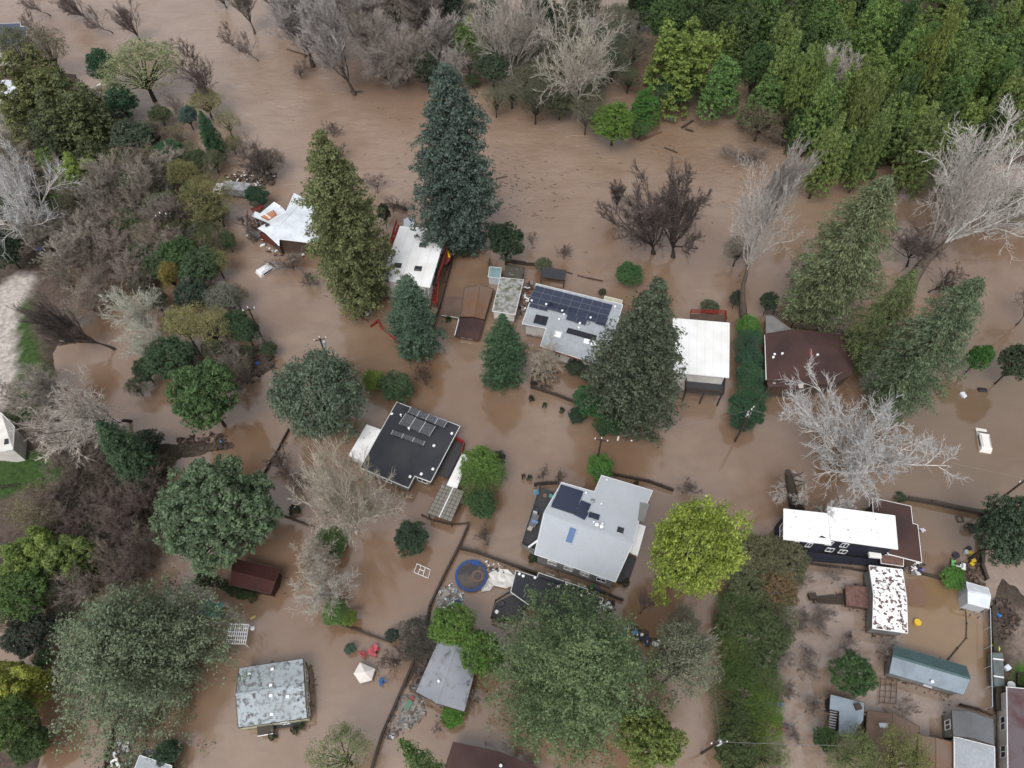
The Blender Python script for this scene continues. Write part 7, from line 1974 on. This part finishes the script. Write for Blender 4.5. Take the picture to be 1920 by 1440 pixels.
stuff_heap("trailer_litter", "overturned junk in the water south of the olive redwood", [(675, 575), (692, 568), (704, 580), (690, 592), (672, 588)], 50, ["dark_wood", "trim_white", "shingle_tan", "dark_wood"], 0.45, seed=18)
rv = random.Random(9)
mb = MB()
for i in range(420):
    u, v = rv.uniform(540, 1500), rv.uniform(180, 560)
    if rv.random() < 0.5: u, v = rv.gauss(930, 90), rv.gauss(345, 30)
    p = P(u, v, 0.02); mb.use(rv.choice(["bark", "dark_wood", "bark", "wall_white"])); a = rv.gauss(-0.35, 0.5); s = rv.uniform(0.15, 0.9)
    mb.bar(p, p + Vector((math.cos(a), math.sin(a), 0.03)) * s, 0.07, 0.05)
o = mb.build("floating_twigs"); tag(o, "twigs and scraps drifting down the river", kind="stuff")

def logg(a, b, r, label, name="drift_log", cat="log", m="bark"):
    mb = MB().use(m); pa, pb = P(*a, 0.1), P(*b, 0.15); mb.tube(pa, pb, r, r * 0.6, n=8)
    d = (pb - pa).length
    mb.tube(pa.lerp(pb, 0.6), pa.lerp(pb, 0.75) + Vector((0.2, 0.7, 0.3)) * min(1, d / 3), r * 0.4, r * 0.15, n=5)
    tag(mb.build(name), label, cat)
logg((1200, 264), (1240, 247), 0.28, "reddish plank caught against the bright riverside tree", "drift_plank", "plank", "wall_red")
logg((1246, 277), (1270, 286), 0.16, "thin drift branch in the river east of the bright green tree", "drift_branch", "branch")
logg((1278, 240), (1300, 226), 0.3, "dark drift log lodged below the big lime tree")
logg((1285, 242), (1300, 247), 0.28, "short dark log beside the lodged drift log")
logg((538, 92), (585, 107), 0.14, "dark fallen branch in the rapids below the misty poplars", "drift_branch", "branch")
logg((655, 172), (682, 172), 0.12, "foaming snag at the foot of the slanting poplar", "drift_branch", "branch")
logg((930, 335), (952, 330), 0.1, "dark drift branch south-east of the tall redwood", "drift_branch", "branch")
mb = MB().use("paint_obj"); p = P(1256, 221, 0.1)
for i in range(5): mb.box(p + Vector((math.cos(i * 1.3) * .4, math.sin(i * 1.3) * .4, 0)), (0.9, 0.25, 0.06), rz=i * 1.3)
o = mb.build("blue_tarp"); o.color = (0.25, 0.33, 0.48, 1); tag(o, "pale blue scrap of tarp in the river by the lime trees", "tarp")

# white lattice arbour
la = thing("lattice_arbour", "white lattice arbour standing in the water north of the cottage", "arbour", P(446, 1190, 0))
A, B, C, D = [P(u, v, 1.2) for u, v in [(430, 1170), (466, 1171), (460, 1208), (424, 1207)]]
for i in range(10):
    s = i / 9; mb = MB().use("trim_white"); mb.bar(A.lerp(B, s), D.lerp(C, s), 0.10, 0.06); part(mb, "slat", la)
for i in range(6):
    s = i / 5; mb = MB().use("trim_white"); mb.bar(A.lerp(D, s) + Vector((0, 0, .07)), B.lerp(C, s) + Vector((0, 0, .07)), 0.09, 0.05); part(mb, "crosspiece", la)
for q in (A, B, C, D): mb = MB().use("trim_white"); mb.bar(Vector((q.x, q.y, -1)), q, 0.1); part(mb, "post", la)
mb = MB().use("dome_white"); mb.ball(P(473.5, 1178, 0.1), 0.3, 0.6, half=True); tag(mb.build("white_buoy"), "round white tub floating beside the lattice arbour", "tub")
mb = MB().use("paint_obj"); mb.box(P(474, 1158, 0.1), (0.7, 0.25, 0.1), rz=0.6); o = mb.build("yellow_scrap"); o.color = (0.4, 0.36, 0.12, 1); tag(o, "yellowish scrap floating north-east of the lattice arbour", "scrap")
# white pipe frame
fr = thing("pipe_frame", "white pipe frame floating west of the trampoline fence", "pipe frame", P(793, 1070, 0))
A, B, C, D = [P(u, v, 0.2) for u, v in [(782, 1057), (807, 1068), (803, 1084), (776, 1073)]]
for a, b in [(A, B), (B, C), (C, D), (D, A), (A.lerp(B, .3), D.lerp(C, .3)), (A.lerp(B, .62), D.lerp(C, .62)), (A.lerp(D, .45).lerp(B.lerp(C, .45), .3), A.lerp(D, .45).lerp(B.lerp(C, .45), .62))]:
    mb = MB().use("trim_white"); mb.tube(a, b, 0.045, n=6); part(mb, "pipe", fr)
# white canopy
ct = thing("canopy_tent", "collapsed white pentagonal canopy by the dark fruit tree", "canopy", P(684, 1262, 0))
outl = [P(u, v, z) for u, v, z in [(675, 1242, 1.2), (703, 1254, 1.0), (697, 1275, 0.7), (675, 1281, 0.5), (663, 1263, 0.9)]]
cpt = P(684, 1260, 1.7)
mb = MB().use("paint_obj"); cv = mb.bm.verts.new(cpt); ov = [mb.bm.verts.new(q) for q in outl]; lv = [mb.bm.verts.new(q - Vector((0, 0, 0.3))) for q in outl]
for i in range(5): mb.face([cv, ov[i], ov[(i + 1) % 5]]); mb.face([ov[i], lv[i], lv[(i + 1) % 5], ov[(i + 1) % 5]])
o = part(mb, "canopy_cloth", ct); o.color = (0.66, 0.62, 0.58, 1)
for q in outl: mb = MB().use("metal_pale"); mb.tube(Vector((q.x, q.y, -1)), q - Vector((0, 0, .05)), 0.04); part(mb, "pole", ct)
for (u, v, s, c, lb) in [(701, 1217, 0.9, (0.36, 0.06, 0.08), "bright red cloth tangled in the bare fruit tree"), (681, 1227, 0.5, (0.30, 0.05, 0.06), "smaller dark red cloth left of the bright red one"[:0] or "small dark red cloth near the blue-green shrub"), (718, 1277, 0.55, (0.03, 0.10, 0.25), "blue plastic tub drowned under the bare fruit tree")]:
    mb = MB().use("paint_obj"); rs = random.Random(int(u))
    for i in range(6): mb.box(P(u, v, 0.5) + Vector((rs.uniform(-s, s) * .6, rs.uniform(-s, s) * .6, rs.uniform(0, .3))), (s * rs.uniform(.5, 1.1), s * rs.uniform(.4, .8), 0.08), rot=Matrix.Rotation(rs.uniform(0, 6), 3, 'Z') @ Matrix.Rotation(rs.uniform(-.6, .6), 3, 'X'))
    o = mb.build("red_cloth" if c[0] > c[2] else "blue_tub"); o.color = (*c, 1); tag(o, lb, "cloth" if c[0] > c[2] else "tub")
# teal tarp by the big airy pine
tt = thing("teal_tarp", "aqua tarp sheet half under the huge airy pine", "tarp", P(397, 1140, 0))
for i in range(5):
    a, b = P(380 + i * 8, 1126 + i * 1.0, 0.9), P(372 + i * 8, 1152 + i * 2.2, 0.5)
    mb = MB().use("paint_obj"); mb.slab([a, a + Vector((0.52, -0.04, 0.05)), b + Vector((0.52, -0.04, 0.02)), b], 0.06); o = part(mb, "sheet", tt); o.color = (0.14, 0.36 - 0.03 * (i % 2), 0.30, 1)

# drowned quad bike and the bright things in the corner of the yard
qb = thing("quad_bike", "white and green quad bike half drowned in the yard", "quad bike", P(1795, 1061, 0.15), -0.35)
for nm, c, sz, cl in [("body", (0, 0, 0.25), (1.5, 0.45, 0.3), (0.7, 0.72, 0.7)), ("seat", (-0.25, 0, 0.48), (0.7, 0.3, 0.15), (0.05, 0.05, 0.05)), ("front_fender", (0.6, 0, 0.4), (0.55, 1.0, 0.1), (0.7, 0.72, 0.72)), ("rear_fender", (-0.65, 0, 0.4), (0.6, 1.0, 0.1), (0.15, 0.4, 0.12)), ("handlebar", (0.35, 0, 0.7), (0.08, 0.85, 0.06), (0.03, 0.03, 0.03))]:
    mb = MB().use("paint_obj"); mb.box(c, sz); o = mb.build(nm, qb, bevel=0.04); o.color = (*cl, 1)
for x in (-0.6, 0.6):
    for y in (-0.5, 0.5):
        mb = MB().use("solar_black"); mb.tube((x, y - 0.12, 0.1), (x, y + 0.12, 0.1), 0.3, n=12); mb.build("wheel", qb)
for (u, v, lb) in [(1817, 1037, "yellow jerrycan, northernmost of the yellow row"), (1820, 1046, "yellow jerrycan beside the fence, second of the yellow row"), (1824, 1052, "yellow jerrycan, third of the yellow row"), (1821, 1058, "yellow jerrycan, southernmost of the yellow row")]:
    t = thing("jerrycan", lb, "jerrycan", P(u, v, 0.2), random.uniform(0, 3))
    mb = MB().use("paint_obj"); mb.box((0, 0, 0.2), (0.55, 0.42, 0.4)); o = mb.build("body", t, bevel=0.06); o.color = (0.62, 0.44, 0.02, 1)
    mb = MB().use("paint_obj"); mb.bar((-0.15, 0, 0.46), (0.15, 0, 0.46), 0.06); o = mb.build("handle", t); o.color = (0.5, 0.35, 0.02, 1)
for nm, u, v, s, c, lb, ca in [("barrel", 1815.5, 1029, 0.3, (0.03, 0.03, 0.035), "black barrel north of the yellow jerrycans", "barrel"), ("grey_bucket", 1811, 1036, 0.3, (0.4, 0.46, 0.55), "pale blue-grey bucket beside the yellow jerrycans", "bucket"),
                               ("wheelbarrow_tub", 1791, 1042, 0.45, (0.03, 0.03, 0.035), "black tub floating in the flooded yard", "tub"), ("yellow_float", 1719, 1168, 0.42, (0.65, 0.42, 0.03), "round yellow float in the tan pool", "float"),
                               ("white_bag", 1729, 995, 0.4, (0.6, 0.58, 0.66), "pale bag floating by the brown annex", "bag"), ("square_ring", 1800, 973, 0.35, (0.08, 0.07, 0.06), "dark square frame floating in the yard's north corner", "frame"),
                               ("purple_tarp", 1725, 1072, 0.5, (0.16, 0.14, 0.42), "violet folded tarp beside the annex clutter", "tarp"), ("blue_barrel", 1868, 1152, 0.5, (0.02, 0.14, 0.45), "bright blue sheeting in the garden of debris", "sheeting"),
                               ("white_chair", 1476, 1065, 0.4, (0.68, 0.68, 0.66), "white plastic chair upturned in the bare garden", "chair"), ("blue_tray", 1464, 1322, 0.45, (0.16, 0.22, 0.42), "blue sheet floating by the lane strip", "sheet"),
                               ("white_tub", 1456, 1332, 0.25, (0.7, 0.7, 0.7), "small white tub beside the floating blue sheet", "tub"), ("white_can", 1465, 1356, 0.22, (0.75, 0.75, 0.75), "white can above the small red cart", "can"),
                               ("black_bag", 1461, 1347, 0.4, (0.03, 0.04, 0.035), "black bag between the white tub and white can", "bag"), ("green_bin", 766, 1323, 0.5, (0.10, 0.18, 0.13), "green bin toppled on the grey mud", "bin"),
                               ("red_crate", 770, 1312, 0.35, (0.28, 0.06, 0.05), "red crate above the toppled green bin", "crate"), ("blue_barrel", 858, 1131, 0.42, (0.04, 0.06, 0.10), "dark blue barrel north of the bamboo", "barrel"),
                               ("blue_bin", 1119, 1108, 0.4, (0.02, 0.09, 0.34), "blue tub squeezed between the studio and the pale grey house", "tub"), ("green_bin", 1112, 1102, 0.4, (0.03, 0.10, 0.05), "green tub next to the blue tub behind the studio", "tub"),
                               ("blue_tub", 701, 560, 0.35, (0.05, 0.30, 0.55), "small turquoise basin floating below the olive redwood", "basin"), ("blue_scrap", 412, 828, 0.35, (0.10, 0.28, 0.55), "pale blue scrap on the dark muddy spit", "scrap"),
                               ("blue_scrap", 484, 681, 0.3, (0.03, 0.14, 0.5), "bright blue scrap on the west bank spit", "scrap"), ("white_bag", 1176, 1176, 0.4, (0.62, 0.58, 0.68), "lavender bag in the litter east of the huge pine", "bag"),
                               ("blue_bag", 1191, 1186, 0.42, (0.06, 0.25, 0.55), "blue and white bag in the litter east of the huge pine", "bag"), ("white_bucket", 1226, 1208, 0.27, (0.75, 0.75, 0.75), "white bucket at the far end of the litter pile", "bucket"),
                               ("blue_tarpaulin", 77, 467, 1.0, (0.10, 0.14, 0.30), "blue tarpaulin showing under the big white sycamore", "tarp"), ("white_statue", 187, 160, 0.45, (0.7, 0.7, 0.68), "small white object on the dark ground among the oaks", "garden ornament"),
                               ("lime_jacket", 1868, 1216, 0.5, (0.42, 0.60, 0.05), "lime yellow cloth spread beside the straight fence", "cloth")]:
    p = P(u, v, 0.12 if u < 1860 else 0.5)
    mb = MB().use("paint_obj"); rs = random.Random(int(u * 3 + v))
    if ca in ("barrel", "bucket", "float", "tub", "can", "basin"):
        mb.tube(p - Vector((0, 0, .3)), p + Vector((0, 0, 0.3)), s * 0.85, s, n=12); mb.tube(p + Vector((0, 0, .3)), p + Vector((0, 0, .34)), s * 1.06, n=12)
    elif ca == "frame":
        for dx, dy, w, d in ((0, .4, .9, .12), (0, -.4, .9, .12), (.4, 0, .12, .7), (-.4, 0, .12, .7)): mb.box(p + Vector((dx, dy, 0)), (w, d, 0.12))
    elif ca == "chair":
        mb.box(p, (0.5, 0.5, 0.07), rz=.6); mb.box(p + Vector((-.3, .1, .1)), (0.1, 0.5, 0.5), rz=.6)
        for dx in (-.2, .2):
            for dy in (-.2, .2): mb.bar(p + Vector((dx, dy, 0)), p + Vector((dx, dy, .45)), 0.05)
    elif ca == "bin":
        mb.box(p, (0.65, 1.1, 0.6), rz=-0.5); mb.box(p + Vector((0.25, 0.5, 0.05)), (0.7, 0.12, 0.65), rz=-0.5)
    elif ca == "crate":
        mb.box(p, (0.8, 0.4, 0.3), rz=0.6); mb.box(p + Vector((0, 0, .18)), (0.86, 0.46, 0.06), rz=0.6)
    else:
        for i in range(7): mb.box(p + Vector((rs.uniform(-s, s) * .6, rs.uniform(-s, s) * .6, rs.uniform(0, .18))), (s * rs.uniform(.6, 1.3), s * rs.uniform(.4, .9), 0.07), rot=Matrix.Rotation(rs.uniform(0, 6), 3, 'Z') @ Matrix.Rotation(rs.uniform(-.5, .5), 3, 'X'))
    o = mb.build(nm); o.color = (*c, 1); tag(o, lb, ca)
cartt = thing("hand_cart", "small red-framed cart half sunk beside the lane strip", "cart", P(1459, 1361, 0.15), -0.15)
mb = MB().use("paint_obj"); mb.box((0, 0, 0.3), (1.1, 0.7, 0.07)); o = mb.build("bed", cartt); o.color = (0.16, 0.06, 0.04, 1)
for y in (-0.35, 0.35): mb = MB().use("paint_obj"); mb.bar((-0.55, y, 0.45), (0.55, y, 0.45), 0.07); o = mb.build("side_rail", cartt); o.color = (0.45, 0.09, 0.05, 1)
for x in (-.55, 0, .55): mb = MB().use("paint_obj"); mb.bar((x, -0.35, 0.46), (x, 0.35, 0.46), 0.06); o = mb.build("crossbar", cartt); o.color = (0.45, 0.09, 0.05, 1)
mb = MB().use("paint_obj"); mb.box((0.85, 0, 0.4), (0.5, 0.6, 0.25)); o = mb.build("box", cartt); o.color = (0.04, 0.05, 0.09, 1)

# flat teal trailer in the garden
tr_ = thing("flat_trailer", "grey-teal covered trailer with two white straps beside the white-walled house", "trailer", P(1872, 1254, 0.5))
def q4(z, pts, m, th, name, col=None):
    mb = MB().use(m); mb.slab([P(u, v, z) for u, v in pts], th); o = part(mb, name, tr_, bevel=0.05)
    if col: o.color = (*col, 1)
q4(1.7, [(1861, 1223), (1881, 1224), (1884, 1286), (1865, 1286)], "worn_obj", 1.1, "cover", (0.12, 0.15, 0.155))
q4(1.78, [(1862, 1233.5), (1882, 1236), (1882, 1238.5), (1862, 1236)], "trim_white", 0.07, "strap")
q4(1.78, [(1863, 1266), (1883, 1269), (1883, 1271.5), (1863, 1268.5)], "trim_white", 0.07, "strap")
mb = MB().use("metal_grey"); mb.bar(P(1884, 1286, 0.9), P(1892, 1290, 0.9), 0.1); part(mb, "tow_bar", tr_)
mb = MB().use("paint_obj"); mb.box(P(1888.5, 1252, 0.9), (0.7, 0.6, 0.5), rz=0.5); o = mb.build("white_cooler", bevel=0.05); o.color = (0.62, 0.66, 0.72, 1); tag(o, "pale blue-white box beside the covered trailer", "box")
mb = MB().use("dome_white"); mb.tube(P(1896.5, 1284, 0.7), P(1896.5, 1284, 1.0), 0.42, n=14); tag(mb.build("satellite_tub"), "round white tub at the corner of the white-walled house", "tub")
gb = thing("raised_bed", "dark framed raised bed in the garden at the eastern edge", "raised bed", P(1915, 1272, 0.4))
for a, b in [((1908, 1263), (1925, 1265)), ((1925, 1265), (1926, 1286)), ((1926, 1286), (1908, 1284)), ((1908, 1284), (1908, 1263))]:
    mb = MB().use("dark_wood"); mb.bar(P(*a, 0.75), P(*b, 0.75), 0.15, 0.4); part(mb, "board", gb)
# lawn bench fence and garden chairs on the western lawn
lf = thing("lawn_railing", "small dark railing on the western lawn", "railing", P(22, 915, 0.5))
for i in range(8):
    q = P(3 + i * 4.6, 917 - i * 0.6, 0.5); mb = MB().use("dark_wood"); mb.bar(q, q + Vector((0.2, 0.2, 0.9)), 0.09); part(mb, "baluster", lf)
mb = MB().use("dark_wood"); mb.bar(P(3, 913, 1.4), P(38, 910, 1.4), 0.09); part(mb, "handrail", lf)
# hedge curve west of the barn
for k, (u, v, r) in enumerate([(377, 1085, 15), (385, 1071, 13), (400, 1088, 12), (416, 1097, 13), (433, 1106, 14), (451, 1113, 14), (470, 1118, 14)]):
    shrub(u, v, r, 1.6, (0.05, 0.08, 0.032), "%s clipped bush from the west in the hedge below the dark red barn" % ["first", "second", "third", "fourth", "fifth", "sixth", "seventh"][k], group="clipped bushes of the hedge below the barn", name="hedge_bush")
for u, v, r, c, lb in [(996, 747, 7, (0.035, 0.05, 0.03), "round clipped shrub at the fence corner south of the solar house"), (1021, 759, 6, (0.05, 0.085, 0.035), "round clipped shrub, middle of the trio along the lane"), (1054, 769, 7, (0.05, 0.07, 0.035), "round clipped shrub, eastern of the trio along the lane"),
                       (993, 895, 7, (0.06, 0.08, 0.04), "small shrub in the water off the deck's north corner"), (981, 893, 5, (0.07, 0.06, 0.045), "tiny brownish tuft in the water off the deck"), (1193, 905, 6, (0.05, 0.07, 0.035), "small weed on the lane fence behind the pale grey house"),
                       (1690, 932, 14, (0.055, 0.085, 0.045), "green shrub at the corner of the brown annex"), (1822, 990, 14, (0.06, 0.08, 0.06), "grey-green shrub in the yard's eastern corner"), (552, 1370, 9, (0.04, 0.06, 0.035), "dark shrub under the cottage's porch edge"), (510, 1381, 10, (0.03, 0.06, 0.03), "dark green shrub below the cottage porch roof"),
                       (566, 1362, 7, (0.06, 0.09, 0.045), "small shrub at the cottage's south-east corner"), (840, 598, 7, (0.04, 0.09, 0.02), "green tuft at the mud-covered garage's red wall"), (1000, 1046, 13, (0.045, 0.075, 0.035), "dark green shrub below the deck of the pale grey house"), (1170, 1087, 14, (0.045, 0.06, 0.035), "dark shrub at the south-east corner of the pale grey house"),
                       (955, 615, 10, (0.04, 0.07, 0.03), "dark shrub at the foot of the pale flat-roofed cabin"), (1000, 720, 8, (0.05, 0.045, 0.035), "brown shrub inside the fenced bed"), (960, 512, 9, (0.06, 0.075, 0.03), "mossy tuft spilling over the dark shed roof"), (551, 955, 14, (0.04, 0.055, 0.035), "dark small bush in the water west of the pale sycamore")]:
    shrub(u, v, r, 1.4, c, lb)

# twigs, leaves and foam gathered where walls meet the water
rw = random.Random(12)
mb = MB()
for wp_ in OUTL:
    A_ = sum(wp_[i].x * wp_[(i + 1) % len(wp_)].y - wp_[(i + 1) % len(wp_)].x * wp_[i].y for i in range(len(wp_)))
    for i in range(len(wp_)):
        a, b = wp_[i], wp_[(i + 1) % len(wp_)]
        d = Vector((b.x - a.x, b.y - a.y, 0)); L_ = d.length
        if L_ < 0.3: continue
        d.normalize(); nrm = Vector((d.y, -d.x, 0)) * (1 if A_ > 0 else -1)
        dens = rw.choice([0.2, 1.0, 2.2])
        for k in range(int(L_ * dens * 2.2)):
            q = Vector((a.x, a.y, 0.02)) + d * rw.uniform(0, L_) + nrm * abs(rw.gauss(0.1, 0.45))
            mb.use(rw.choice(["bark", "leaf_litter", "wall_brown", "dark_wood", "shingle_muddy"])); an = rw.uniform(0, 3.1); sz = rw.uniform(0.1, 0.5)
            mb.bar(q, q + Vector((math.cos(an), math.sin(an), 0.04)) * sz, rw.uniform(0.04, 0.14), 0.05)
o = mb.build("waterline_debris"); tag(o, "twigs and leaves gathered along the flooded house walls", kind="stuff")
